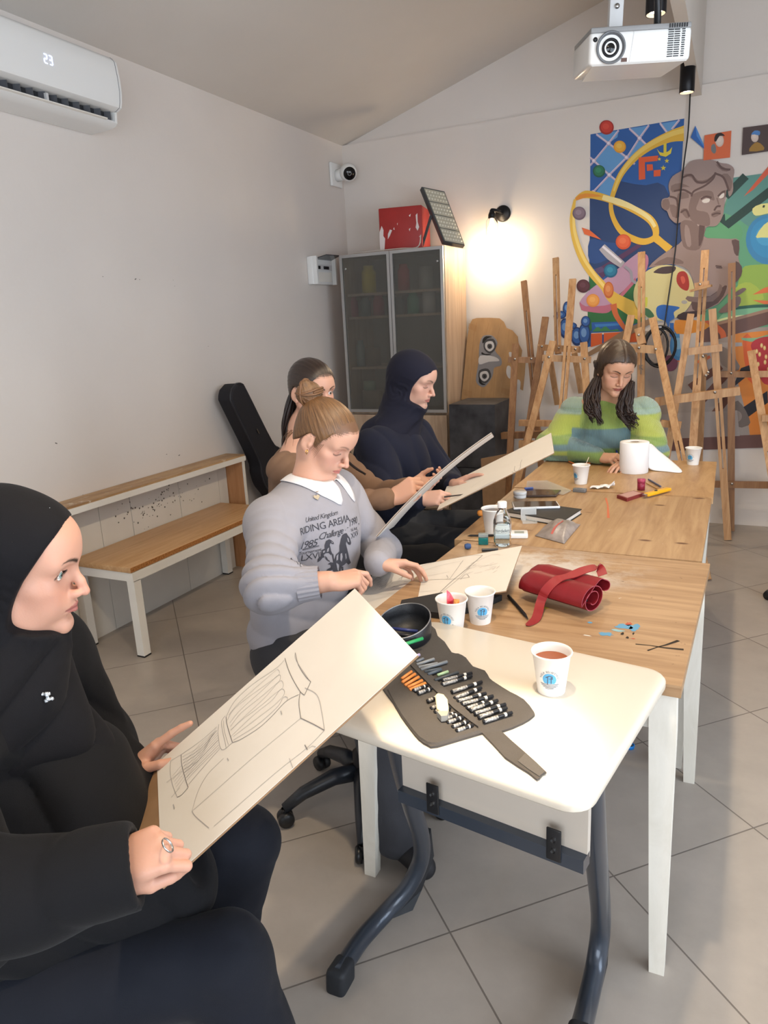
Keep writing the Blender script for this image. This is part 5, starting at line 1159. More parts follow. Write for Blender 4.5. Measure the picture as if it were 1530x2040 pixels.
# ================================================================== paper cups
M_cup = mat('cup_paper', 'e9e6e1', .55); M_logo = mat('logo_blue', '5aa9d6', .5); M_ink = mat('logo_ink', '4a5568', .5)
CH, CR0, CR1 = .088, .0275, .0385
def cup_r(z): return CR0+(CR1-CR0)*z/CH
def make_cup(fill=None, logo=True, fine=True):
    t = thing('paper_cup', '', 'cup', (0, 0, 0)); mb = MB()
    mb.lathe([(0, .006), (CR0-.001, .006), (CR0-.001, .001), (CR0, 0), (cup_r(.0), .0005), (cup_r(CH-.004), CH-.004), (CR1+.0025, CH-.003), (CR1+.003, CH-.001), (CR1+.002, CH+.0008), (CR1, CH), (cup_r(CH-.004)-.0012, CH-.006), (CR0-.0015, .0065), (0, .0062)], seg=48)
    obj('cup_wall', mb, M_cup, t)
    if logo:   # curved print: disc, tower, waves, arc of letters around it (faces -y)
        def wrap(vs, dz=.0004): return [((cup_r(v+.0)+dz)*math.sin(u/cup_r(v)), -(cup_r(v)+dz)*math.cos(u/cup_r(v)), v) for u, v in vs]
        zc = .040; g = MB(); R_ = .0135; rings = [(R_*k/4, 24) for k in range(5)]; vs = [(0, zc)]
        for r, n in rings[1:]:
            for k in range(n):
                a = 2*PI*k/n; vs.append((r*math.cos(a), max(zc+r*math.sin(a), zc-.0095)))
        fs = [(0, 1+k, 1+(k+1) % 24) for k in range(24)]+[(1+j*24+k, 1+(j+1)*24+k, 1+(j+1)*24+(k+1) % 24, 1+j*24+(k+1) % 24) for j in range(3) for k in range(24)]
        g.add(wrap(vs), fs); obj('blue_disc', g, M_logo, t, label='blue round emblem')
        k_ = MB()
        def rib(pts, w, dz=.0008):
            out = []
            for i, (u, v) in enumerate(pts):
                a, b = pts[max(i-1, 0)], pts[min(i+1, len(pts)-1)]; d = Vector((b[0]-a[0], b[1]-a[1])).normalized(); nx, ny = -d.y, d.x
                out += [(u-nx*w/2, v-ny*w/2), (u+nx*w/2, v+ny*w/2)]
            k_.add(wrap(out, dz), [(2*i, 2*i+1, 2*i+3, 2*i+2) for i in range(len(pts)-1)])
        for j, hw in enumerate((.018, .0165, .013, .008)): rib([(hw*(-1+2*i/10), zc-.0105-.0032*j-.0012*math.cos((-1+2*i/10)*1.5)) for i in range(11)], .0011)
        rib([(-.0035, zc-.012), (-.003, zc+.006)], .0016); rib([(.0035, zc-.009), (.0035, zc+.006)], .0016); rib([(-.007, zc+.004), (0, zc+.0085), (.0055, zc+.0075), (.0055, zc+.001)], .002); rib([(-.001, zc+.002), (.0035, zc+.002)], .0012)
        if fine:
            txt = 'TUZLA BELEDİYESİ'; Ra = .0175
            for i, ch in enumerate(txt):
                if ch == ' ': continue
                a = PI-.12-(PI-.24+.0)*i/(len(txt)-1); vs, fs = text_mesh(ch, .0058, 2)
                ca, sa = math.cos(a-PI/2), math.sin(a-PI/2)
                k_.add(wrap([(Ra*math.cos(a)+v[0]*ca-v[1]*sa, zc+Ra*math.sin(a)+v[0]*sa+v[1]*ca) for v in vs]), fs)
        obj('logo_print', k_, M_ink, t)
    if fill: 
        h, m = fill; obj('drink', MB().lathe([(0, h), (cup_r(h)-.0015, h)], seg=40), m, t)
    return t
M_tea = mat('tea', '9a4f26', .06, spec=.4); M_coffee = mat('coffee', '4b3527', .08)
def put(t, px, py, z, yaw, label, sc=1.0, group='paper cups on the tables'):
    c = atz(px, py, z); M = Matrix.Translation(c) @ Matrix.Rotation(yaw, 4, 'Z') @ Matrix.Scale(sc, 4)
    return M
def place(t, M, label, group): t.matrix_world = M; WM[t.name] = M; t['label'] = label; t['group'] = group; return t
G_ = 'paper cups on the tables'
tea = place(make_cup((.070, M_tea)), put(0, 1098, 1375, .79, .10, ''), 'paper cup of tea standing alone on the white desk', G_)
emp = place(make_cup(), put(0, 957, 1238, .76, .50, '', .97), 'empty paper cup left of the red leather roll', G_)
copy_thing(emp, put(0, 901, 1256, .76, -.12, '', 1.0), 'paper cup with red candy wrappers, beside the pencil roll', G_)
place(make_cup(None, True), put(0, 1157, 963, .76, -.75, '', 1.0), 'paper cup with stirrer on the far table, left of the crumpled tissue', G_)
place(make_cup(None, True), put(0, 1380, 925, .76, -.45, '', .97), 'paper cup at the far right corner of the far table', G_)
place(make_cup((.078, M_coffee), False), put(0, 984, 1064, .76, 0, '', 1.12), 'plain paper cup of dark drink right behind the water bottle', G_)
# candy wrappers in the second cup, stirrer in the far one
cc = atz(901, 1256, .76)
random.seed(2)
t = thing('candy_wrapper', 'shiny red candy wrapper sticking out of the paper cup', 'wrapper', cc+Vector((0, 0, .06)))
mb = MB(); pts = [(-.02, -.012, .055), (-.006, -.016, .078), (-.010, -.006, .112), (-.001, -.004, .104), (.008, -.008, .092), (.014, 0, .075), (.012, .012, .062), (0, .010, .07), (-.016, .006, .066), (0, 0, .05)]
mb.add([cc+Vector(p) for p in pts], [(0, 1, 8), (1, 2, 8), (1, 3, 2), (2, 3, 8), (1, 4, 3), (4, 5, 3), (3, 5, 7), (5, 6, 7), (3, 7, 8), (0, 9, 1), (1, 9, 4), (4, 9, 5), (5, 9, 6), (6, 9, 7), (7, 9, 8), (8, 9, 0)])
obj('wrapper', mb, mat('candy_red', 'd02a3c', .25, noise=.5, nscale=60, col2='e8788a'), t)
mb = MB(); mb.add([cc+Vector(p) for p in [(.012, -.018, .062), (.024, -.010, .068), (.020, .004, .086), (.008, -.006, .09), (.018, -.014, .08), (.01, 0, .066)]], [(0, 1, 4), (1, 2, 4), (2, 3, 4), (3, 0, 4), (0, 5, 1), (1, 5, 2), (2, 5, 3), (3, 5, 0)]); obj('wrapper', mb, mat('candy_orange', 'e8a35a', .25, noise=.4, nscale=70, col2='d8553a'), t)
t = obj('stirring_stick', MB().tube([atz(1157, 963, .76)+Vector((-.01, 0, .01)), atz(1157, 963, .76)+Vector((.034, .0, .125))], .0013, 6), mat('stick_white', 'd8c6b0', .5)); t['label'] = 'thin stirring stick standing in the far paper cup'; t['category'] = 'stirrer'

# ================================================================== water bottle
def bottle():
    c = atz(1001, 1087, .76); t = thing('water_bottle', 'clear plastic water bottle with white cap standing on the middle table', 'bottle', c); r = .031
    P = [(0, .004), (.02, .0), (r-.004, .002), (r, .010), (r-.002, .020), (r, .024), (r-.002, .030), (r, .036), (r-.002, .042), (r, .050), (r, .082), (r-.001, .092), (r-.006, .108), (.018, .124), (.0135, .131), (.0135, .140)]
    inner = [(max(0, a-.0012), b+.0012) for a, b in P if b < .075]+[(r-.0012, .078)]
    wall = MB(); wall.lathe([(.0123, .140)]+[(max(a-.0008, 0), b) for a, b in reversed(P[1:-1])][:0]+[(.0135, .140)]+list(reversed(P))[1:], c, seg=40)
    m = mat('bottle_plastic', 'f4f8fa', .03, trans=1, ior=1.12); obj('bottle_wall', wall, m, t)
    obj('water', MB().lathe(inner+[(0, .078)], c, seg=40), mat('water', 'e8f4f6', .0, trans=1, ior=1.2), t)
    cp = MB(); cp.lathe([(0, .138), (.0155, .138), (.0158, .139), (.0158, .156), (.0145, .158), (0, .158)], c, seg=36); obj('cap', cp, mat('cap_white', 'e8e8ea', .4), t)
    lb = MB(); n = 24; d0 = math.atan2(-c.y, -c.x)
    for j, z in enumerate((.050, .082)):
        for k in range(n+1): a = d0-1.5+3.0*k/n; lb.v.append((c.x+(r+.0004)*math.cos(a), c.y+(r+.0004)*math.sin(a), c.z+z))
    lb.add([], [])
    for k in range(n): lb.f.append((k, k+1, n+2+k, n+1+k)); lb.mi.append(0); lb.sm.append(True)
    obj('label_film', lb, mat('label_clear', 'dfe8ee', .25, alpha=.22), t)
    vs, fs = text_mesh('kardelen', .0155, 3, .95); g = MB(); g.add([(c.x+(r+.0009)*math.cos(d0+v[0]/r), c.y+(r+.0009)*math.sin(d0+v[0]/r), c.z+.062+v[1]) for v in vs], fs)
    for zz in (.053, .082):
        pl = [(c.x+(r+.0009)*math.cos(d0+a), c.y+(r+.0009)*math.sin(d0+a)) for a in np.linspace(-1.1, 1.1, 16)]
        g.add([(x, y, c.z+zz) for x, y in pl]+[(x, y, c.z+zz+.0007) for x, y in pl], [(i, i+1, 17+i, 16+i) for i in range(15)])
    obj('label_print', g, mat('print_dark', '2b3440', .5), t)
bottle()
# ================================================================== things on the tables
def single(name, label, cat, mb, m, **k): o = auto(name, mb, m, None, k.pop('deg', 35)); o['label'] = label; o['category'] = cat; [o.__setitem__(a, b) for a, b in k.items()]; return o
def quad(pxs, z): return [atz(x, y, z) for x, y in pxs]
def slabpx(pxs, z, h): return MB().prism([p for p in quad(pxs, z)], (0, 0, -h))
ZT = .7605
# toilet roll
c = atz(1262, 940, .76); rr, hh = .068, .150
t = thing('paper_roll', 'big white paper towel roll standing on the far table', 'paper roll', c)
M_tis = mat('tissue_paper', 'efeeee', .9, bump=.15, bscale=300)
obj('roll', MB().lathe([(.022, .0), (rr-.002, 0), (rr, .003), (rr, hh-.003), (rr-.002, hh), (.022, hh), (.022, .0)], c, seg=64), M_tis, t)
obj('core', MB().lathe([(.0215, 0), (.0215, hh-.001), (.020, hh-.001), (.020, 0)], c, seg=40), mat('core_card', '9a8a78', .8), t)
sh = MB(); g0 = [Vector((c.x+.06, c.y+.03, c.z+h_)) for h_ in (.148, .1, .05, .003)]; g2 = [atz(1318, 902, .83), atz(1335, 915, .80), atz(1352, 930, .775), atz(1364, 942, .7625)]; g1 = [(a*.55+b*.45)+Vector((.0, .012, .0)) for a, b in zip(g0, g2)]; g15 = [(a*.25+b*.75)+Vector((0, -.008, 0)) for a, b in zip(g0, g2)]
ws = g0+g1+g15+g2; sh.add(ws, [(i*4+j, i*4+j+1, i*4+j+5, i*4+j+4) for i in range(3) for j in range(3)], 0, True)
for j in (3, 7, 11, 15): pass
o = obj('loose_end', sh, M_tis, t); sf = o.modifiers.new('s', 'SUBSURF'); sf.levels = 2; sf.render_levels = 2; so = o.modifiers.new('t', 'SOLIDIFY'); so.thickness = .0008
emb = MB(); 
for dx in (-.006, -.001, .004): emb.box((c.x+dx+.012, c.y-rr+.001, c.z+.048), (.0012, .002, .010))
# crumpled tissue
random.seed(21); mb = MB(); n, m_ = 16, 10; P0, P1 = atz(1176, 973, ZT), atz(1224, 972, ZT); vs = []
for i in range(n):
    for j in range(m_):
        x = i/(n-1); y = j/(m_-1); p = P0.lerp(P1, x)+Vector((0, (y-.5)*.05*(1-.4*abs(2*x-1)), 0)); p.z += .003+.016*abs(math.sin(x*7+y*4+random.random()*.9))*(.4+.6*x)+.018*max(0, x-.8)*5*(1-y); vs.append(p)
mb.add(vs, [(i*m_+j, (i+1)*m_+j, (i+1)*m_+j+1, i*m_+j+1) for i in range(n-1) for j in range(m_-1)], 0, True)
o = single('crumpled_tissue', 'crumpled white tissue between paper cup and paper roll', 'tissue', mb, M_tis, deg=180); so = o.modifiers.new('t', 'SOLIDIFY'); so.thickness = .001
# sheet under the green woman's hand, pen in hand
single('paper_sheet', 'small white sheet under the writing hand at the far table', 'paper', slabpx([(1185, 921), (1245, 924), (1243, 913), (1196, 911)], ZT+.001, .001), M_paper)
single('pen', 'blue pen held upright in the writing hand of the woman in green', 'pen', MB().tube([atz(1232, 910, .79), atz(1221, 875, .865)], .0042, 10), mat('pen_blue', '2c3f9c', .3))
# phones
def phone(label, pxs, z, edge, screen, th=.009, frame_w=.05):
    P = quad(pxs, z); c = sum(P, Vector())/4; t = thing('smartphone', label, 'phone', (c.x, c.y, z-th))
    b = auto('body', MB().prism(P, (0, 0, -th)), edge, t); bv = b.modifiers.new('b', 'BEVEL'); bv.width = .003; bv.segments = 3
    obj('screen', MB().prism([p.lerp(c, frame_w)+Vector((0, 0, .0006)) for p in P], (0, 0, -.0008)), screen, t); return t
M_scr = mat('phone_glass', '1b1d1c', .08, coat=.4)
phone('phone in orange case lying at the left end of the far table', [(1126, 913), (1160, 924), (1176, 922), (1174, 918), (1147, 909)][0:0] or [(1125, 914), (1149, 925), (1177, 921), (1150, 911)], .772, mat('case_orange', 'c9743a', .5), M_scr)
phone('white-edged phone lying on top of the black notebook', [(1023, 1011), (1116, 1008), (1109, 998), (1019, 999)], .792, mat('phone_white', 'dfe0e4', .3), M_scr, .010)
phone('dark brown phone lying behind the round white tin', [(1044, 987), (1108, 986), (1118, 976), (1047, 974)], .771, mat('case_clear_brown', '4a3a33', .3), mat('phone_back_brown', '3d2f2a', .15, coat=.4), .009)
# notebook
P = quad([(1010, 1023), (1120, 1038), (1158, 1014), (1112, 1006), (1015, 1000)][0:0] or [(1003, 1018), (1121, 1038), (1159, 1014), (1052, 1000)], .782); c = sum(P, Vector())/4
t = thing('notebook', 'black hardcover notebook lying under the white-edged phone', 'notebook', (c.x, c.y, .76))
M_nb = mat('notebook_cover', '1d1e20', .55)
obj('cover', MB().prism(P, (0, 0, -.003)).prism([p-Vector((0, 0, .0185)) for p in P], (0, 0, -.003)), M_nb, t); obj('pages', MB().prism([p.lerp(c, .03)-Vector((0, 0, .003)) for p in P], (0, 0, -.0155)), M_paper, t)
# round tin, clear box, calculator, sharpener, blue eraser, pencil, dark pen
c = atz(1036, 991, .76); t = thing('round_tin', 'small round white lidded pot on the left edge of the far table', 'pot', c)
obj('pot', MB().lathe([(0, 0), (.026, 0), (.0275, .002), (.0275, .014), (0, .014)], c, seg=36), M_whiteg, t); obj('lid', MB().lathe([(0, .0145), (.029, .0145), (.029, .026), (.0275, .028), (0, .028)], c, seg=36), M_whiteg, t)
c = atz(1053, 1036, .76); t = thing('clear_box', 'small open clear plastic box standing behind the plastic pouch', 'box', c); M_cl = mat('clear_box_plastic', 'e8eef0', .1, alpha=.35)
R = Matrix.Rotation(.35, 3, 'Z')
fr_ = MB()
for (a, b) in (((-.028, 0, .001), (.028, 0, .001)), ((-.028, 0, .05), (.028, 0, .05)), ((-.028, 0, 0), (-.028, 0, .05)), ((.028, 0, 0), (.028, 0, .05))): fr_.bar(c+R @ Vector(a), c+R @ Vector(b), .003, .003, (0, 1, 0))
obj('rim', fr_, mat('clear_rim', 'dfe3e6', .2, alpha=.7), t); obj('lid', MB().box(c+Vector((0, 0, .025)), (.055, .0015, .049), R), M_cl, t); obj('tray', MB().box(c+R @ Vector((0, -.028, .004)), (.055, .052, .007), R), M_cl, t)
c = atz(1030, 1070, .76); R = Matrix.Rotation(.28, 3, 'Z'); t = thing('kneaded_eraser_tester', 'x', 'x', c); bpy.data.objects.remove(t)
t = thing('pocket_calculator', 'white slab-shaped gadget with small grey display lying behind the water bottle', 'calculator', c)
auto('body', MB().box(c+Vector((-.02, 0, .009)), (.115, .055, .018), R, bev=.005), M_whiteg, t); obj('display', MB().box(c+R @ Vector((.008, .0, 0))+Vector((0, 0, .0184)), (.034, .026, .001), R), mat('lcd', '9aa19a', .3), t)
c = atz(963, 1084, .76); R = Matrix.Rotation(.3, 3, 'Z'); t = thing('pencil_sharpener', 'small teal sharpener with clear lid at the left end of the middle table', 'sharpener', c)
obj('container', MB().box(c+Vector((0, 0, .013)), (.034, .024, .026), R, bev=.003), mat('teal_plastic', '1f8a8c', .15, trans=.5), t); obj('lid', MB().box(c+Vector((0, 0, .033)), (.034, .024, .013), R, bev=.003), mat('clear_grey', 'b8c4c4', .15, trans=.6), t)
single('eraser', 'small rounded blue eraser near the left edge of the tables', 'eraser', MB().lathe([(0, -.012), (.008, -.010), (.011, 0), (.008, .010), (0, .012)], atz(932, 1094, .76)+Vector((0, 0, .0105)), (.8, .5, .0), 20), mat('eraser_blue', '34507f', .6))
single('pencil', 'dark pencil tip peeking out left behind the teal sharpener', 'pencil', MB().tube([atz(931, 1068, .765), atz(937, 1067, .765), atz(1000, 1066, .765)], [.0006, .0038, .0038], 8), mat('pencil_black', '1d1c1e', .35))
single('marker_pen', 'black pen lying against the board below the water bottle', 'pen', MB().tube([atz(960, 1096, .767), atz(992, 1094, .767)], [.0055, .0045], 10), M_black)
single('orange_peel', 'small piece of orange behind the plain paper cup', 'food', MB().box(atz(958, 1028, .76)+Vector((0, 0, .012)), (.03, .025, .024), Matrix.Rotation(.5, 3, 'Z'), bev=.01), mat('orange', 'd98a3a', .6))
# plastic pouch
random.seed(9); n, m_ = 18, 14; cs = [atz(1066, 1068, ZT), atz(1124, 1084, ZT), atz(1156, 1046, ZT), atz(1105, 1036, ZT)]; vs = []; vb = []
for i in range(n):
    for j in range(m_):
        a, b = i/(n-1), j/(m_-1); p = cs[0].lerp(cs[1], a).lerp(cs[3].lerp(cs[2], a), b); hgt = .030*(math.sin(PI*a)*math.sin(PI*b))**.55+.004*math.sin(a*14+b*5)*math.sin(PI*a)*math.sin(PI*b)+random.uniform(0, .0015)
        vs.append(p+Vector((0, 0, .002+hgt))); vb.append(p+Vector((0, 0, .0008)))
f1 = [(i*m_+j, (i+1)*m_+j, (i+1)*m_+j+1, i*m_+j+1) for i in range(n-1) for j in range(m_-1)]; N_ = len(vs)
rim = [i*m_ for i in range(n)]+[(n-1)*m_+j for j in range(1, m_)]+[i*m_+m_-1 for i in range(n-2, -1, -1)]+[j for j in range(m_-2, 0, -1)]
mb = MB(); mb.add(vs+vb, f1+[tuple(reversed([k+N_ for k in f])) for f in f1]+[(rim[k], rim[k]+N_, rim[(k+1) % len(rim)]+N_, rim[(k+1) % len(rim)]) for k in range(len(rim))], 0, True)
t = thing('plastic_pouch', 'crinkled translucent grey pouch with red strip in the middle of the tables', 'pouch', (cs[0]+cs[2])/2); obj('pouch', mb, mat('pouch_film', '8f8580', .3, noise=.2, nscale=30, bump=.6, bscale=50), t)
st = [vs[9*m_+j]+Vector((0, 0, .001)) for j in range(1, m_-4)]; mb = MB(); mb.strip(st, .008, (0, -.3, 1)); obj('red_strip', mb, mat('strip_red', 'b55a52', .5), t)
# clear folder with tape near the dark phone
single('plastic_folder', 'crinkled clear plastic sleeve behind the dark brown phone', 'plastic sleeve', MB().prism(quad([(1048, 973), (1122, 984), (1138, 976), (1090, 957), (1050, 958)], .768), (0, 0, -.004)), mat('sleeve_clear', 'd8d2cc', .15, alpha=.35))
single('blue_pen', 'short blue pen lying on the clear plastic sleeve', 'pen', MB().tube([atz(1045, 973, .775), atz(1062, 972, .775)], .005, 10), mat('cap_blue', '3f5594', .4))
# metal sharpener by the cup
c = atz(1155, 980, .76); single('metal_sharpener', 'grey boxy sharpener in front of the cup on the far table', 'sharpener', MB().box(c+Vector((0, 0, .008)), (.056, .026, .016), Matrix.Rotation(-.1, 3, 'Z'), bev=.002).box(c+Vector((0, 0, .0168)), (.022, .012, .002)), mat('grey_metal_box', '77797a', .35, metal=.3))
# red pot, box of blades, yellow cutter, pencils
c = atz(1277, 976, .76); t = thing('red_pot', 'small dark red cylindrical pot in front of the paper roll', 'pot', c); obj('pot', MB().lathe([(0, 0), (.0165, 0), (.0165, .034), (0, .034)], c, seg=30), mat('pot_red', '8d2740', .35), t); obj('lid', MB().lathe([(0, .0345), (.0175, .0345), (.0175, .05), (0, .0515)], c, seg=30), mat('pot_red_lid', 'a8405a', .4), t)
P = quad([(1229, 986), (1249, 993), (1283, 982), (1262, 977)], .774); t = thing('blade_box', 'flat dark red and white cardboard box beside the yellow cutter', 'box', sum(P, Vector())/4-Vector((0, 0, .014))); obj('box', MB().prism(P, (0, 0, -.014)), mat('box_darkred', '7c2b2b', .5), t)
c = sum(P, Vector())/4; obj('box_face', MB().prism([p.lerp(c, .16)+Vector((0, 0, .0006)) for p in P], (0, 0, -.0008)), mat('box_face', 'b98f86', .5), t)
A_, B_ = atz(1287, 986, .772), atz(1333, 974, .772); t = thing('utility_knife', 'yellow snap-off cutter lying on the far table', 'knife', (A_+B_)/2-Vector((0, 0, .012))); d = (B_-A_).normalized(); s = d.cross(Vector((0, 0, 1)))
mb = MB().bar(A_, B_, .026, .014, bev=.004)
auto('handle', mb, mat('cutter_yellow', 'e8ac1e', .35), t)
for k in range(4): obj('grip_ridge', MB().bar(A_.lerp(B_, .55+.1*k)-s*.0135, A_.lerp(B_, .58+.1*k)-s*.0135, .004, .014), mat('cutter_dark', 'b07a10', .5), t)
obj('slider', MB().box(A_.lerp(B_, .42)+Vector((0, 0, .0085)), (.012, .009, .004), bev=.001), M_black, t); obj('nose', MB().bar(A_-d*.018, A_, .016, .010), M_steel, t)
single('pencil', 'short grey pencil lying behind the yellow cutter', 'pencil', MB().tube([atz(1292, 955, .765), atz(1316, 969, .765)], .004, 8), mat('pencil_greyblue', '4a4a62', .4))
single('pencil', 'thin yellow pencil lying beside the small red pot', 'pencil', MB().tube([atz(1287, 962, .764), atz(1310, 974, .764)], .0025, 8), mat('pencil_ochre', 'b98a3a', .4))
# black flat case on the near table under the board edge; small white spout, floor litter
single('flat_case', 'flat black case on the near table behind the candy cup', 'case', MB().prism(quad([(795, 1211), (885, 1222), (960, 1203), (1000, 1185), (880, 1180), (800, 1195)], .778), (0, 0, -.017)), M_nb)
single('black_pencil', 'black pencil with white lettering bands under the tip of the red strap', 'pencil', MB().tube([atz(1013, 1187, .765), atz(1046, 1225, .765), atz(1052, 1233, .7645)], [.0045, .0045, .0008], 8), mat('pencil_black', '1d1c1e', .35))
c = atz(1254, 1489, 0); t = thing('bottle_cap', 'bright blue plastic cap lying on the floor under the tables', 'cap', c); obj('cap', MB().lathe([(0, .002), (.014, .002), (.015, 0), (.017, 0), (.018, .012), (.014, .013), (.012, .005), (0, .005)], c, seg=30), mat('cap_bright_blue', '2284d8', .35), t)
single('yellow_stick', 'thin yellow stick lying on the floor beside the blue cap', 'stick', MB().tube([atz(1233, 1475, .004), atz(1262, 1487, .004)], .003, 6), mat('stick_yellow', 'cbb84a', .5))

# ================================================================== red leather roll
def red_roll():
    z0 = .7605; A = atz(1042, 1196, z0); B = atz(1155, 1232, z0); d = (B-A).normalized(); d.z = 0; s = Vector((0, 0, 1)).cross(d)*1; # s: away from the viewer
    if s.y < 0: s = -s
    L_ = (B-A).length+.01; t = thing('leather_roll', 'rolled red leather pencil case with long strap on the near table', 'pencil case', A.lerp(B, .5)+s*.045)
    M_r = mat('red_leather', '7f1b22', .38, noise=.08, nscale=20, bump=.2, bscale=300); M_ri = mat('leather_edge', '9a3f4b', .6)
    # spiral cross-section (u along s, v up)
    sp = []; 
    for k in range(64):
        a = k/63*2*PI*1.9; r = .009+.0245*(k/63)**.8; sp.append((.043+r*1.25*math.cos(a-PI*.75), .0335+r*math.sin(a-PI*.75)*.98))
    sp += [(.094, .040), (.100, .047), (.101, .055), (.094, .060), (.082, .0625), (.070, .064), (.060, .0665)] if 0 else []
    flap = crom([Vector((sp[-1][0], sp[-1][1], 0)), Vector((.062, .070, 0)), Vector((.088, .066, 0)), Vector((.104, .056, 0)), Vector((.106, .045, 0)), Vector((.098, .040, 0)), Vector((.086, .0415, 0))], 6)
    sp2 = [(.043+(a-.043)*1.22, b*1.22+.0015) for a, b in sp+[(p.x, p.y) for p in flap[1:]]]
    th = .0022; mb = MB(); vs = []; n = len(sp2)
    tp = [0, .06, .2, 1]
    for ti, tt in enumerate(tp):
        base = A-d*.02+d*(L_+.02)*tt; k_ = [.72, .9, 1, 1][ti]
        for i, (u, v) in enumerate(sp2):
            a = sp2[max(i-1, 0)]; b = sp2[min(i+1, n-1)]; tx, ty = b[0]-a[0], b[1]-a[1]; l = math.hypot(tx, ty) or 1; nx, ny = -ty/l, tx/l
            for sgn in (1, -1):
                uu, vv = u+nx*th/2*sgn, v+ny*th/2*sgn; vs.append(base+s*(.043+(uu-.043)*k_)+Vector((0, 0, max(.0006, vv*(.35+.65*k_) if ti < 2 else vv))))
    fs = []; w_ = 2*n
    for ti in range(len(tp)-1):
        o, o2 = ti*w_, (ti+1)*w_
        for i in range(n-1):
            fs += [(o+2*i, o2+2*i, o2+2*i+2, o+2*i+2), (o+2*i+1, o+2*i+3, o2+2*i+3, o2+2*i+1)]
        fs += [(o, o+1, o2+1, o2), (o+w_-2, o2+w_-2, o2+w_-1, o+w_-1)]
    mb.add(vs, fs, 0, True); e = len(vs)-w_
    mb.add([vs[e+i]+d*.0003 for i in range(w_)], [(2*i, 2*i+2, 2*i+3, 2*i+1) for i in range(n-1)], 1)
    mb.add([vs[i]-d*.0003 for i in range(w_)], [(2*i, 2*i+1, 2*i+3, 2*i+2) for i in range(n-1)], 1)
    auto('roll', mb, [M_r, M_ri], t, 60)
    top = lambda f, u, v: A+d*L_*f+s*u+Vector((0, 0, v))
    P = [top(.95, .10, .092), top(.86, .106, .108), top(.74, .082, .103), top(.62, .05, .090), top(.52, .016, .082), top(.44, -.012, .055), top(.40, -.024, .022), atz(1068, 1232, .764), atz(1050, 1246, .7635)]
    pc = crom(P, 7); mb = MB(); nrm = []
    vs = []
    for i, p in enumerate(pc):
        tdir = (pc[min(i+1, len(pc)-1)]-pc[max(i-1, 0)]).normalized(); side = (d*.93+s*.35); side = (side-tdir*side.dot(tdir)).normalized(); up = side.cross(tdir).normalized()
        if up.z < 0 and i > 6: up = -up
        w2 = .0125 if i < len(pc)-8 else .0125*math.sqrt(max(.05, 1-((i-(len(pc)-8))/7.2)**2)); vs += [p-side*w2-up*.0011, p+side*w2-up*.0011, p+side*w2+up*.0011, p-side*w2+up*.0011]
    mb.add(vs, [(i*4+a, i*4+(a+1) % 4, i*4+4+(a+1) % 4, i*4+4+a) for i in range(len(pc)-1) for a in range(4)]+[(0, 3, 2, 1), tuple(len(vs)-4+k for k in range(4))], 0, True)
    auto('strap', mb, mat('red_strap', '8e2226', .42, bump=.1, bscale=300), t, 60)
    mb = MB()
    for k in range(5): obj('pencil', MB().tube([top(.9, .04+.005*k, .03+.003*(k % 2)), top(.5, .04+.005*k, .03+.003*(k % 2))], .0035, 8), M_black, t) if k < 2 else None
    return t
red_roll()
single('metal_ruler', 'crumpled silvery clip behind the red leather roll', 'clip', MB().bar(atz(1160, 1160, .762), atz(1200, 1162, .762), .02, .002).bar(atz(1178, 1155, .766), atz(1195, 1153, .768), .008, .002), M_steel)

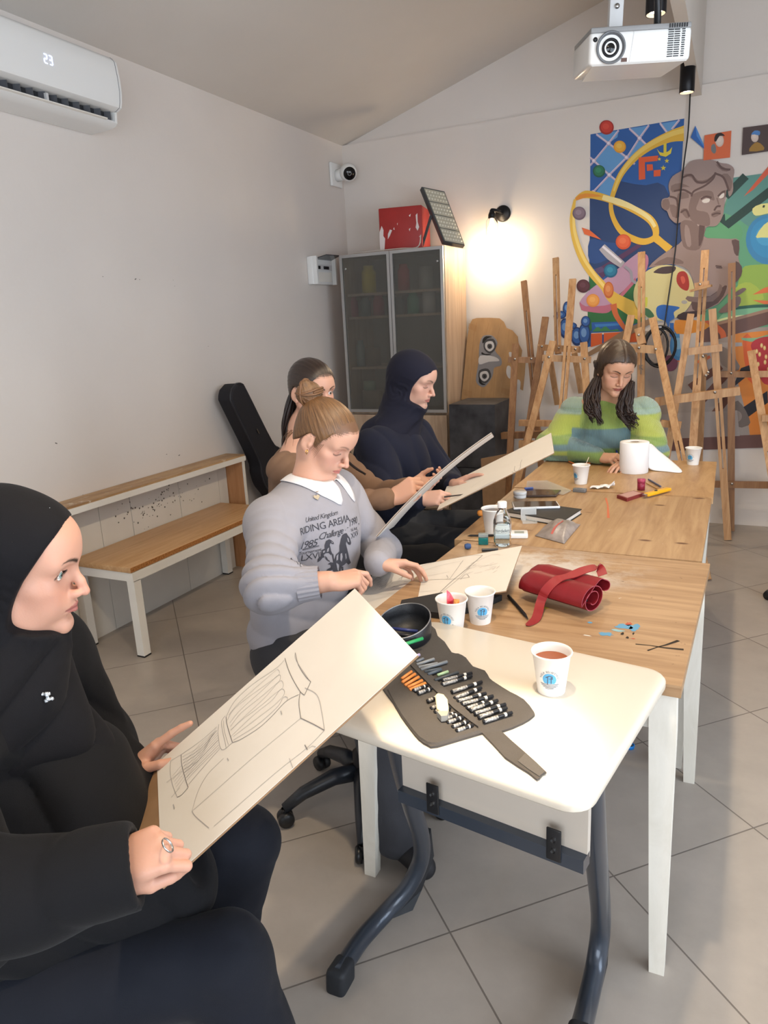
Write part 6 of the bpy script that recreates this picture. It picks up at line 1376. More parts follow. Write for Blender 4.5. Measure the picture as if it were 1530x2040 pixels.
# ================================================================== pencil roll on the desk
def pencil_roll():
    zd = .7905; q_ = lambda x, y, z=zd: atz(740+x/4.25, 1190+y/4.25, z)
    out = [(300, 400), (505, 250), (560, 340), (620, 390), (680, 480), (735, 490), (800, 525), (860, 600), (960, 635), (1000, 700), (1060, 745), (1180, 820), (1290, 880), (1375, 985), (1370, 1020), (1280, 1080), (1100, 1150), (930, 1165), (560, 1275), (480, 1268), (400, 1215), (330, 1130), (250, 1020), (180, 900), (120, 820), (60, 700), (120, 560)]
    t = thing('pencil_roll', 'unrolled charcoal fabric pencil roll full of pencils on the white desk', 'pencil case', q_(700, 800))
    M_f = mat('roll_canvas', '4a4643', .9, bump=.5, bscale=500, noise=.06, nscale=15)
    P = crom([q_(x, y) for x, y in out], 2, True); c = q_(700, 780); mb = MB(); rings = [(1.0, .0005), (1.0, .0045), (.985, .0055), (.9, .0050)]; vs = []; n = len(P)
    for r, h in rings: vs += [c+(p-c)*r+Vector((0, 0, h)) for p in P]
    vs.append(c+Vector((0, 0, .005))); mb.add(vs, [(j*n+k, j*n+(k+1) % n, (j+1)*n+(k+1) % n, (j+1)*n+k) for j in range(3) for k in range(n)]+[(3*n+k, 3*n+(k+1) % n, 4*n) for k in range(n)], 0, True); auto('canvas', mb, M_f, t, 60)
    # pocket strip and its seam
    pk = [(130, 800), (260, 735), (440, 905), (600, 1040), (770, 1165), (900, 1140), (930, 1165), (560, 1275), (480, 1268), (400, 1215), (330, 1130), (250, 1020), (180, 900)]
    PK = [q_(x, y) for x, y in pk]; c2 = sum(PK, Vector())/len(PK); mb = MB(); n = len(PK); vs = [p+Vector((0, 0, .004)) for p in PK]+[c2+(p-c2)*.96+Vector((0, 0, .0085)) for p in PK]
    mb.add(vs, [(k, (k+1) % n, n+(k+1) % n, n+k) for k in range(n)]+[tuple(range(n, 2*n))]); auto('pocket_flap', mb, M_f, t, 50)
    band = [(390, 560), (540, 720), (620, 800), (760, 940), (900, 1080), (905, 1130), (840, 1085), (700, 975), (520, 800), (330, 600)]
    PB = [q_(x, y) for x, y in band]; mb = MB(); mb.prism([p+Vector((0, 0, .0058)) for p in PB], (0, 0, .0035)); obj('elastic_band', mb, M_f, t)
    S_ = [q_(940, 1160), q_(1090, 1150), q_(1165, 1200), q_(1330, 1330), q_(1480, 1500), q_(1440, 1545), q_(1290, 1420), q_(1120, 1290)]
    obj('strap', MB().prism([p+Vector((0, 0, .0015)) for p in [q_(925, 1150), q_(1085, 1135), q_(1180, 1225), q_(1300, 1330), q_(1400, 1420), q_(1482, 1500), q_(1450, 1515), q_(1420, 1550), q_(1400, 1560), q_(1330, 1500), q_(1240, 1445), q_(1130, 1370), q_(1040, 1270)]], (0, 0, .003)), M_f, t)
    obj('hook_tape', MB().prism([p+Vector((0, 0, .0048)) for p in [q_(1300, 1345), q_(1400, 1430), q_(1470, 1498), q_(1420, 1540), q_(1330, 1480), q_(1240, 1410)]], (0, 0, .0012)), mat('hook_tape', '5b5753', .95, bump=.8, bscale=900), t)
    G = 'pencils in the unrolled pencil roll'; zp = zd+.0105
    def pen(x0, y0, x1, y1, col, label, kind='pencil', r=.0036, cap=None, ext=0):
        a, b = q_(x0, y0, zp), q_(x1, y1, zp); dd = (b-a).normalized(); a = a-dd*ext
        o = thing(kind, label, 'pencil' if kind == 'pencil' else 'marker', (a+b)/2-Vector((0, 0, r)), G)
        obj('barrel', MB().tube([a, b], r, 8), mat('barrel_'+col, col, .35), o)
        if cap == 'silver':   # printed silver lettering band and ring
            obj('silver_print', MB().tube([a+dd*.003, a.lerp(b, .5)], r+.0002, 8, caps=False), mat('silver_print', 'b9b6b2', .4, noise=.3, nscale=260, col2='3a3836'), o)
            obj('ring', MB().tube([a.lerp(b, .72), a.lerp(b, .80)], r+.0004, 8), mat('ring_white', 'd8d4cc', .4), o)
        elif cap: obj('cap', MB().tube([b-dd*.018, b+dd*.004], r+.0005, 8), mat('capc_'+cap, cap, .35), o)
        return o
    ORD = ['first', 'second', 'third', 'fourth', 'fifth', 'sixth', 'seventh', 'eighth', 'ninth', 'tenth', 'eleventh']
    org = [(258, 690, 340, 630), (262, 720, 370, 650), (285, 745, 400, 675), (310, 762, 430, 705), (325, 782, 458, 728)]
    for i, (a, b, c_, d_) in enumerate(org): pen(a, b, c_, d_, 'e08a45', ORD[i]+' orange wooden pencil of the pencil roll, counted from the round pouch')
    for i, (a, b, c_, d_) in enumerate([(350, 790, 475, 745), (388, 812, 512, 770), (470, 878, 560, 845), (500, 940, 600, 905), (530, 972, 670, 935), (590, 1020, 712, 980), (610, 1035, 745, 990), (638, 1060, 780, 1015), (682, 1098, 820, 1050), (715, 1130, 860, 1082)]):
        pen(a, b, c_, d_, '232224', ORD[i]+' black silver-printed pencil in the lower row of the pencil roll, from the pouch', cap='silver')
    for i, (a, b, c_, d_, col) in enumerate([(385, 570, 530, 522, '8a8d90'), (400, 592, 560, 560, '8a8d90'), (420, 612, 640, 545, '7b8085'), (365, 500, 408, 485, 'b7a9c8'), (380, 545, 440, 520, '70757c')]):
        pen(a, b, c_, d_, col, ['long light grey pencil', 'grey pencil with wood end', 'long grey-capped pencil', 'short lilac-tipped pencil', 'short dark grey pencil'][i]+' at the pouch end of the pencil roll', cap=None)
    for i, (a, b, c_, d_, col) in enumerate([(400, 592, 480, 575, 'd99a6a'), (422, 612, 500, 590, 'd99a6a')]): pass
    pen(450, 630, 590, 605, '4c545c', 'slate-coloured pencil above the pale green one in the pencil roll'); pen(478, 652, 592, 612, '525c66', 'blue-grey pencil beside the slate-coloured one in the pencil roll')
    pen(560, 660, 648, 630, 'a9c49a', 'pale green pencil end in the unrolled pencil roll'); pen(535, 700, 735, 635, '44484c', 'dark pencil with wooden orange end in the unrolled pencil roll', cap=None)
    for i, (a, b, c_, d_) in enumerate([(595, 705, 850, 640), (592, 738, 850, 665), (675, 800, 935, 715), (700, 855, 930, 765), (725, 880, 970, 812), (760, 905, 1030, 835), (802, 940, 985, 880), (830, 958, 1068, 872), (868, 985, 1135, 905), (902, 1015, 1145, 935), (945, 1052, 1190, 975)]):
        pen(a, b, c_, d_, '202125', ORD[i]+' black silver-printed pencil in the upper row of the pencil roll, from the pouch', cap='silver')
    E_ = [q_(540, 860, zp+.004), q_(560, 838, zp+.004), q_(612, 848, zp+.004), q_(645, 890, zp+.004), q_(655, 965, zp+.004), q_(640, 1000, zp+.004), q_(590, 1005, zp+.004), q_(553, 968, zp+.004)]
    e = thing('eraser', 'cream and grey block eraser lying on the pencils of the pencil roll', 'eraser', q_(600, 920)); c_ = sum(E_, Vector())/8
    b = obj('block', MB().prism([p+Vector((0, 0, .008)) for p in E_], (0, 0, -.013)), mat('eraser_cream', 'e0d2a8', .6), e); bv = b.modifiers.new('b', 'BEVEL'); bv.width = .002; bv.segments = 2
    obj('worn_end', MB().prism([q_(553, 962, zp+.0125), q_(655, 962, zp+.0125), q_(640, 1000, zp+.0125), q_(590, 1005, zp+.0125)], (0, 0, -.012)), mat('eraser_grey', '9a958c', .6), e)
pencil_roll()
# ---- open round pouch
def pouch():
    zd = .791; c = atz(806, 1275, zd); t = thing('round_pouch', 'open black zipped pouch with pens inside, on the white desk behind the pencil roll', 'pouch', c); M_p = mat('pouch_black', '191b20', .45, bump=.2, bscale=300)
    ax, ay = .062, .075; n = 48; mb = MB(); vs = []
    def P(a, k, z): return c+Vector((ax*k*math.cos(a), ay*k*math.sin(a), z))
    prof = [(0, .002), (.9, .001), (1.0, .008), (1.03, .03), (1.0, .05), (.985, .0515), (.965, .05), (.985, .03), (.94, .006), (0, .005)]
    for k, z in prof:
        for i in range(n): a = 2*PI*i/n; vs.append(P(a, k, z*(1+.28*math.sin(a))+0))
    mb.add(vs, [(j*n+i, j*n+(i+1) % n, (j+1)*n+(i+1) % n, (j+1)*n+i) for j in range(len(prof)-1) for i in range(n)], 0, True); obj('shell', mb, M_p, t)
    obj('zip', MB().tube([P(2*PI*i/n, .995, .0505*(1+.28*math.sin(2*PI*i/n))) for i in range(n)], .0016, 6, closed=True), mat('zip_metal', '8e8f92', .35, metal=.6), t)
    for i, (a, b, col, lab, z) in enumerate((((792, 1288), (842, 1272), '2c9a5a', 'green pen lying in the open black pouch', .825), ((808, 1273), (842, 1262), 'c03a35', 'red-ended pen lying in the open black pouch', .822), ((780, 1252), (832, 1258), '35407c', 'dark blue pen lying in the open black pouch', .815), ((785, 1263), (825, 1268), '2b2b33', 'black pen lying in the open black pouch', .816))):
        o = obj('pen', MB().tube([atz(a[0], a[1], z), atz(b[0], b[1], z)], .0042, 10), mat('penc_'+col, col, .35)); o['label'] = lab; o['category'] = 'pen'; o['group'] = 'pens in the open pouch'
pouch()
# pencils held in hands
single('pencil', 'pencil held by the woman in the navy headscarf', 'pencil', MB().tube([Dp(885, 990, 2.93), Dp(925, 985, 2.91)], [.0038, .002], 8), mat('pencil_dark', '3a3230', .4))
# ================================================================== things fixed to the left wall
def air_conditioner():
    y0, y1 = 2.03, 2.945; t = thing('air_conditioner', 'white split air conditioner high on the left wall showing 23', 'air conditioner', (-2.82, 2.49, 2.49))
    prof = [(-2.925, 2.795), (-2.765, 2.795), (-2.728, 2.785), (-2.708, 2.765), (-2.700, 2.70), (-2.698, 2.64), (-2.704, 2.595), (-2.712, 2.572), (-2.735, 2.56), (-2.745, 2.558)]
    body = prof+[(-2.80, 2.56), (-2.80, 2.515), (-2.752, 2.520), (-2.748, 2.512), (-2.765, 2.500), (-2.80, 2.493), (-2.925, 2.488)]
    mb = MB(); n = len(body); vs = [(x, y0, z) for x, z in body]+[(x, y1-.02, z) for x, z in body]
    mb.add(vs, [(i, (i+1) % n, n+(i+1) % n, n+i) for i in range(n)]+[tuple(reversed(range(n)))]); o = auto('casing', mb, M_whiteg, t, 40)
    cap = prof+[(-2.75, 2.512), (-2.765, 2.500), (-2.80, 2.493), (-2.925, 2.488)]
    c = Vector((-2.83, 0, 2.64)); m = len(cap); mb = MB(); vs = [(x, y1-.02, z) for x, z in cap]+[(x, y1-.006, z) for x, z in cap]+[(c.x+(x-c.x)*.93, y1, c.z+(z-c.z)*.93) for x, z in cap]
    mb.add(vs, [(j*m+i, j*m+(i+1) % m, (j+1)*m+(i+1) % m, (j+1)*m+i) for j in range(2) for i in range(m)]+[tuple(range(m)), tuple(range(3*m-1, 2*m-1, -1))]); auto('end_cap', mb, M_whiteg, t, 40)
    obj('seam', MB().tube([(x+.001, y1-.021, z) for x, z in prof], .0012, 5), mat('seam_grey', '77787a', .5), t)
    obj('outlet', MB().box((-2.79, (y0+y1)/2-.015, 2.538), (.02, y1-y0-.06, .04)), mat('vent_dark', '2b2c30', .6), t)
    for k in range(14): y = y0+.06+k*.062; obj('vane', MB().box((-2.765, y, 2.54), (.03, .003, .036), Matrix.Rotation(.5, 3, 'Z')), mat('vane_grey', '4a4b50', .5), t)
    obj('flap', MB().box((-2.762, (y0+y1)/2-.03, 2.512), (.055, y1-y0-.10, .005), Matrix.Rotation(-.25, 3, 'Y')), M_white, t); obj('flap_hinge', MB().box((-2.745, 2.53, 2.535), (.014, .012, .03)), M_lgrey, t)
    seg = {'a': ((0, 1), (1, 1)), 'b': ((1, 1), (1, .5)), 'c': ((1, .5), (1, 0)), 'd': ((0, 0), (1, 0)), 'e': ((0, 0), (0, .5)), 'f': ((0, .5), (0, 1)), 'g': ((0, .5), (1, .5))}; mb = MB()
    for k, s in ((0, 'abged'), (1, 'abgcd')):
        for q_ in s:
            (a0, b0), (a1, b1) = seg[q_]; y = 2.505+.026*k; P = lambda a, b: Vector((-2.6975, y+a*.016, 2.652+b*.034)); p, r = P(a0, b0), P(a1, b1); d = (r-p).normalized(); mb.bar(p+d*.0015, r-d*.0015, .0035, .0015, (1, 0, 0))
    obj('display_digits', mb, mat('display_glow', 'c8d4ff', .4, emit=('b9c8ff', 2.2)), t, label='glowing digits 23')
air_conditioner()
def fuse_box():
    t = thing('fuse_box', 'white fuse box with raised dark flap beside the glass cabinet', 'fuse box', (-2.9, 5.07, 1.83))
    auto('housing', MB().box((-2.905, 5.07, 1.93), (.05, .32, .20), bev=.008), M_whiteg, t); [obj('side_rim', MB().box((-2.885, yy, 1.93), (.075, .02, .20)), M_whiteg, t) for yy in (4.925, 5.215)]
    obj('breaker_slot', MB().box((-2.878, 5.07, 1.955), (.006, .25, .04)), M_lgrey, t)
    for y in (4.97, 4.985, 5.0, 5.07, 5.085, 5.10, 5.115, 5.13): obj('breaker', MB().box((-2.872, y, 1.952), (.012, .010, .022)), M_black, t)
    obj('flap', MB().prism([(-2.90, 4.94, 2.005), (-2.78, 4.95, 2.03), (-2.76, 5.12, 2.03), (-2.90, 5.21, 2.005)], (0, 0, .006)), mat('smoked_flap', '3b3c40', .15, alpha=.85), t)
    obj('inner_cover', MB().box((-2.877, 5.07, 1.885), (.006, .22, .07)), M_white, t)
fuse_box()
def cctv():
    t = thing('security_camera', 'white turret security camera in the corner above the cabinet', 'camera', (-2.86, 5.48, 2.58))
    auto('mount_plate', MB().box((-2.917, 5.43, 2.66), (.022, .17, .17), bev=.006), M_whiteg, t); c = Vector((-2.80, 5.42, 2.665)); ax = (Vector((-.2, 2.0, 1.2))-c).normalized()
    obj('arm', MB().tube([(-2.91, 5.43, 2.655), (-2.84, 5.43, 2.66)], .045, 24), M_whiteg, t)
    obj('housing', MB().lathe([(.0, -.06), (.045, -.055), (.063, -.03), (.068, 0), (.062, .03), (.052, .048), (.048, .05)], c, ax, 32), M_whiteg, t); l = obj('front_glass', MB().lathe([(0, .0515), (.046, .051), (.047, .049)], c, ax, 32), mat('cam_glass', '0e0f12', .1), t)
    obj('lens_ring', MB().lathe([(.012, .052), (.016, .0525), (.016, .052)], c+Vector((0, 0, .0)), ax, 20), M_grey, l)
cctv()
# ================================================================== cabinet
def cabinet():
    x0, x1, y0, y1, zt = -2.735, -1.905, 5.08, 5.55, 2.035; t = thing('cabinet', 'tall cabinet with smoked glass doors and pale wood sides in the corner', 'cabinet', ((x0+x1)/2, 5.3, 0))
    Mw = wood('cabinet_wood', 'a98f78', 'c4ab92', (9, 9, .7), 2.2, .5); Mi = mat('cabinet_inside', '8f857a', .7)
    for x in (x0+.009, x1-.009): obj('side_panel', MB().box((x, (y0+y1)/2+.01, zt/2), (.018, y1-y0-.02, zt)), Mw, t)
    obj('top_panel', MB().box(((x0+x1)/2, (y0+y1)/2+.01, zt-.009), (x1-x0-.036, y1-y0-.02, .018)), Mw, t); obj('back_panel', MB().box(((x0+x1)/2, y1-.006, zt/2), (x1-x0-.036, .008, zt-.04)), Mi, t)
    for z in (.09, .84, 1.19, 1.44, 1.57+.0, 1.74): obj('shelf', MB().box(((x0+x1)/2, (y0+y1)/2+.02, z), (x1-x0-.038, y1-y0-.06, .018)), Mw, t) if z != 1.44 else None
    xm = (x0+x1)/2; Mg = mat('smoked_glass', 'bab8b2', .16, trans=.86, ior=1.12, spec=.4)
    for a, b in ((x0, xm-.002), (xm+.002, x1)):
        d = obj('glass_door', MB().box(((a+b)/2, y0-.006, (.855+2.03)/2), (b-a-.03, .004, 2.03-.855-.03)), Mg, t, label='smoked glass door pane')
        f_ = MB()
        for xx in (a+.011, b-.011): f_.box((xx, y0-.008, (.855+2.03)/2), (.022, .018, 1.175))
        for zz in (.866, 2.019): f_.box(((a+b)/2, y0-.008, zz), (b-a-.044, .018, .022))
        obj('door_frame', f_, M_alu, d)
        obj('hinge', MB().lathe([(0, 0), (.009, 0), (.009, .004), (0, .004)], (a+.045 if a == x0 else b-.045, y0-.009, 1.93), (0, -1, 0), 14), M_steel, d); obj('lower_door', MB().box(((a+b)/2, y0-.008, .475), (b-a-.004, .018, .72)), Mw, t)
cabinet()
def jar(x, z, r, h, col, label, y=5.22, neck=True, grp='jars and bottles inside the glass cabinet'):
    o = obj('jar' if neck else 'storage_box', MB().lathe([(0, 0), (r, 0), (r, h*.78), (r*.7, h*.86), (r*.7, h), (0, h)] if neck else [(0, 0), (r, 0), (r, h), (0, h)], (x, y, z), seg=20), mat('jar_'+col, col, .5)); o['label'] = label; o['category'] = 'jar' if neck else 'container'; o['group'] = grp
for (px, z, r, h, col, lab) in ((737, 1.75, .055, .20, 'd8c23a', 'yellow jar on the upper shelf behind the left smoked glass door'), (806, 1.75, .045, .19, 'b8403c', 'red bottle on the upper shelf behind the right smoked glass door'), (850, 1.75, .05, .16, '9a9890', 'grey container on the upper shelf behind the right smoked glass door'), (702, 1.58, .045, .15, 'a03c4c', 'dark red jar on the second shelf, leftmost in the cabinet'), (728, 1.58, .04, .14, '55655f', 'grey-green jar between two dark red jars in the cabinet'), (754, 1.58, .045, .15, 'a03c4c', 'dark red jar beside the middle frame of the left glass door'), (823, 1.58, .045, .15, '2f8a64', 'green jar on the second shelf behind the right glass door'), (795, 1.58, .04, .13, '6b6a68', 'dark grey jar left of the green jar in the cabinet'), (855, 1.58, .05, .16, 'b9b4ae', 'pale container right of the green jar in the cabinet'), (713, 1.20, .035, .2, '8f9a98', 'pale bottle on the third shelf behind the left glass door'), (738, 1.20, .06, .14, '7b6a58', 'brown container on the third shelf behind the left glass door'), (735, .86, .09, .15, '7d6a55', 'brown box at the bottom behind the left glass door'), (728, 1.012, .05, .07, '7f9a84', 'pale green bowl on the brown box inside the cabinet')):
    p = aty(px, 600, 5.22); jar(p.x, z, r, h, col, lab, neck='box' not in lab and 'container' not in lab and 'bowl' not in lab)
# red box, floodlight and cable on the cabinet
def cab_top():
    z0 = 2.037; A = aty(757, 487, 5.16); B = aty(842, 478, 5.22); R = rotm((B.x-A.x, B.y-A.y, 0), None, (0, 0, 1)); w_ = (Vector((B.x, B.y))-Vector((A.x, A.y))).length; h = .30; c = Vector((A.x, A.y, z0))+R @ Vector((w_/2, .15, h/2))
    t = thing('red_box', 'red painted box with white scuffs on top of the cabinet', 'box', (c.x, c.y, z0)); M_rb = mat('red_paint', '9e2723', .45, noise=.06, nscale=8)
    auto('box', MB().box(c, (w_, .3, h), R, bev=.006), M_rb, t)
    mb = MB(); f = lambda u, v: Vector((A.x, A.y, z0))+R @ Vector((u*w_, -.0012, v*h))
    for pl in ([(0, .45), (.06, .6), (.1, .5), (.09, .36), (.13, .3), (.1, .02), (.06, 0), (0, .02)], [(.2, .4), (.25, .5), (.3, .48), (.24, .35), (.19, .28)], [(.86, .78), (.9, .82), (.9, .62), (.93, .5), (.89, .42), (.85, .5), (.87, .6)], [(.7, .78), (.75, .82), (.73, .75)], [(.69, .47), (.73, .5), (.71, .42)], [(.42, .62), (.44, .64), (.43, .58)], [(.92, .28), (.96, .32), (.95, .27)], [(.33, .5), (.35, .55), (.36, .48)]): mb.poly([f(u, v) for u, v in pl])
    obj('scuffs', mb, mat('scuff_white', 'd8ccc8', .6), t)
    TL, BR, BL = aty(840, 372, 5.26), aty(926, 489, 5.30), aty(884, 481, 5.20); TR = TL+(BR-BL)*1.08; up = ((TL-BL)+(TR-BR)).normalized(); rt = ((TR-TL)+(BR-BL)).normalized(); n = rt.cross(up).normalized()
    if n.dot(Vector((0, 0, H))-BL) < 0: n = -n
    dz = z0+.004-min(BL.z, BR.z)
    t = thing('floodlight', 'grey LED floodlight with four lens rows leaning on the red box', 'floodlight', (BL+BR)/2)
    q_ = lambda u, v: TL.lerp(TR, u).lerp(BL.lerp(BR, u), v)
    o = obj('housing', MB().prism([q_(0, 0), q_(1, 0), q_(1, 1), q_(0, 1)], -n*.04), mat('flood_grey', '55585a', .5, metal=.3), t)
    for k in range(4):
        v0, v1 = .03+.243*k, .03+.243*(k+1)-.02; pn = obj('lens_panel', MB().prism([q_(.07, v0)+n*.006, q_(.95, v0)+n*.006, q_(.95, v1)+n*.006, q_(.07, v1)+n*.006], -n*.006), mat('lens_panel', 'b9b4a2', .25), t); mb = MB()
        for i in range(7):
            for j in range(3):
                c_ = q_(.13+.125*i, v0+(v1-v0)*(.2+.3*j))+n*.006; mb.lathe([(.0075, 0), (.006, .003), (0, .004)], c_, n, 8)
        obj('lenses', mb, mat('lens_clear', 'd8d4c4', .12), pn)
    obj('bracket', MB().bar(q_(-.02, .5)-n*.02, Vector((q_(-.02, .5).x-.09, q_(-.02, .5).y+.01, z0+.02)), .02, .006, (0, 1, 0)), mat('flood_bracket', '3c3f42', .5), t)
    w2 = [aty(705, 497, 5.12), aty(730, 492, 5.12), aty(770, 487, 5.12), aty(800, 482, 5.12), aty(832, 478, 5.12), aty(838, 468, 5.15)]
    for p in w2[:-1]: p.z = z0+.006
    o = obj('power_cable', MB().tube(crom(w2, 5), .004, 8), mat('cable_white', 'c9c1b8', .5)); o['label'] = 'thin white cable lying along the front edge of the cabinet top'; o['category'] = 'cable'
cab_top()
# ================================================================== wall lamp
def wall_lamp():
    c = Vector((-1.615, 5.58, 2.262)); t = thing('wall_lamp', 'lit wall lamp with black round base and clear glass, right of the cabinet', 'lamp', (c.x, 5.5, 2.1)); b = Vector((-1.665, 5.46, 2.19))
    obj('base', MB().lathe([(0, 0), (.058, 0), (.058, .012), (.045, .022), (0, .024)], c, (0, -1, 0), 32), M_blackm, t)
    obj('arm', MB().tube(crom([c+Vector((0, -.02, 0)), c+Vector((-.01, -.08, .01)), b+Vector((0, -.005, .09)), b+Vector((0, 0, .06))], 5), .011, 10), M_blackm, t)
    obj('socket', MB().lathe([(0, .085), (.016, .083), (.026, .06), (.028, .035), (0, .034)], b, seg=24), M_blackm, t)
    obj('glass_shade', MB().lathe([(.028, .036), (.040, .02), (.044, -.02), (.044, -.13), (.040, -.15)], b, seg=28), mat('shade_glass', 'ffffff', .02, trans=1, ior=1.05), t)
    obj('bulb', MB().lathe([(0, .034), (.012, .032), (.014, .01), (.03, -.03), (.034, -.055), (.03, -.08), (.015, -.095), (0, -.098)], b, seg=24), mat('bulb_glow', 'fff0d8', .3, emit=('ffdcb0', 45)), t)
    l = bpy.data.lights.new('lamp_glow', 'POINT'); l.energy = 11; l.color = (1, .78, .5); l.shadow_soft_size = .035; o = bpy.data.objects.new('lamp_glow', l); COL.objects.link(o); o.location = b+Vector((.0, -.01, -.19))
wall_lamp()
# ================================================================== ceiling things
def spotlight(x, y, zb, label, L_=.155):
    t = thing('ceiling_spotlight', label, 'spotlight', (x, y, zb), 'black spotlights under the ridge beam'); r = .041
    obj('housing', MB().lathe([(r-.004, .012), (r-.002, 0), (r, .002), (r, L_), (0, L_)], (x, y, zb), seg=36), M_blackm, t)
    obj('reflector', MB().lathe([(r-.004, .001), (.024, .02), (0, .022)], (x, y, zb), seg=32), mat('reflector', 'e8dcc8', .3, metal=.3), t); obj('lamp', MB().lathe([(.0, .010), (.026, .012), (.026, .014)], (x, y, zb), seg=24), mat('lamp_glow_disc', 'fff4e0', .3, emit=('fff0d8', 14)), t)
spotlight(-.345, 4.93, 2.712, 'black cylindrical ceiling spotlight, farther one near the back wall')
spotlight(-.385, 3.58, 2.70, 'black cylindrical ceiling spotlight just above the projector', .25)
def projector():
    c = Vector((-.375, 3.04, 2.435)); fwd = Vector((.40, -.90, -.10)).normalized(); rt = Vector((.915, .40, 0)).normalized(); rt = (rt-fwd*rt.dot(fwd)).normalized(); up = rt.cross(fwd).normalized()
    if up.z < 0: up = -up
    R = Matrix((rt, -fwd, up)).transposed(); t = thing('projector', 'white ceiling-mounted projector with large grey lens', 'projector', c, R=None)
    L = lambda x, y, z: c+R @ Vector((x, y, z)); w_, d_, h_ = .36, .26, .105
    o = auto('casing', MB().box(L(0, d_/2, 0), (w_, d_, h_), R, bev=.014), M_whiteg, t); obj('base_plate', MB().box(L(0, d_/2, h_/2+.004), (w_*.98, d_, .018), R, bev=.004), M_grey, t)
    obj('lower_shell', MB().prism([L(-.165, .01, -h_/2), L(.17, .01, -h_/2), L(.15, .22, -h_/2-.012), L(-.15, .22, -h_/2-.012)], up*.012), M_whiteg, t)
    lp = MB(); lp.lathe([(.050, .0), (.052, .006), (.048, .009), (.046, .004), (.030, -.012), (.026, -.012)], L(-.105, -.001, .0), fwd, 40); ln = obj('lens_ring', lp, mat('lens_ring_grey', '6f7276', .3, metal=.2), t)
    obj('lens_barrel', MB().lathe([(.032, -.012), (.030, .004), (.022, .002), (.020, -.006)], L(-.105, -.001, 0), fwd, 32), M_blackm, ln); obj('lens_glass', MB().lathe([(.021, -.004), (.012, .001), (0, .002)], L(-.105, -.001, 0), fwd, 24), mat('lens_black', '0b0b0e', .05), ln)
    obj('sensor', MB().lathe([(0, .002), (.008, .001), (.008, -.001)], L(-.160, 0, .028), fwd, 16), M_black, t)
    vt = mat('vent_black', '26272a', .6)
    for col in range(3):
        mb = MB()
        for k in range(13): mb.box(L(.105+.022*col+(.001 if k % 2 else 0), -.001, .044-.0068*k), (.019 if col < 2 else .011, .002, .0032), R)
        obj('vent_slats', mb, vt, t)
    mb = MB()
    for k in range(8): mb.box(L(.10+.0085*k, -.002, h_/2+.004), (.0035, .004, .012), R)
    obj('top_vent', mb, vt, t); obj('seam_line', MB().box(L(-.03, -.0005, 0), (.0012, .001, h_*.9), R @ Matrix.Rotation(.12, 3, 'Y')), M_lgrey, t); obj('socket_group', MB().box(L(-.055, -.001, -.040), (.020, .003, .012), R), mat('brown_socket', '5a4038', .5), t)
    pz = c.z+.06; m = MB(); p0 = L(-.06, d_*.45, h_/2+.01)
    obj('mount_arm', MB().box(p0+Vector((0, 0, .10)), (.05, .03, .17), R, bev=.003), M_lgrey, t); obj('mount_plate', MB().box(p0+Vector((0, 0, .008)), (.09, .10, .012), R), M_grey, t)
    obj('mount_bolt', MB().lathe([(0, .004), (.009, .003), (.009, 0)], p0+Vector((0, 0, .09))-Vector(R.col[1])*.016, -Vector(R.col[1]), 12), M_steel, t)
    zc = ZE+SL*(p0.x-XL); obj('mount_pole', MB().tube([p0+Vector((0, 0, .18)), Vector((p0.x, p0.y, zc))], .018, 14), M_lgrey, t)
    obj('cable_bundle', MB().tube(crom([L(.12, .2, h_/2), L(.10, .16, .18), L(.07, .15, .34), Vector((-.30, c.y+.2, 2.93))], 6), .013, 8), M_black, t, label='thick black cable bundle')
projector()
p = aty(1375, 184, 5.55); w2 = [p, aty(1371, 260, 5.55), aty(1362, 330, 5.55), aty(1352, 420, 5.55), aty(1345, 500, 5.54), aty(1332, 590, 5.53), aty(1323, 650, 5.52), aty(1316, 668, 5.5)]
t = thing('hanging_cable', 'black cable hanging from the beam to a coiled loop before the mural', 'cable', (p.x, 5.5, 1.4)); obj('drop', MB().tube(crom(w2, 6), .0045, 8), M_black, t)
mb = MB(); c0 = aty(1314, 690, 5.44)
for k, (rx, rz, dx) in enumerate(((.105, .135, 0), (.098, .128, .006), (.108, .125, -.004), (.075, .12, -.02), (.1, .138, .004))):
    pts = [c0+Vector((dx+rx*math.cos(a), -.008*k, rz*math.sin(a))) for a in np.linspace(0, 2*PI, 28)[:-1]]; mb.tube(pts, .0075, 7, closed=True)
obj('coil', mb, M_black, t); obj('tie', MB().box(c0+Vector((-.0, -.016, .13)), (.02, .05, .012)), M_steel, t)
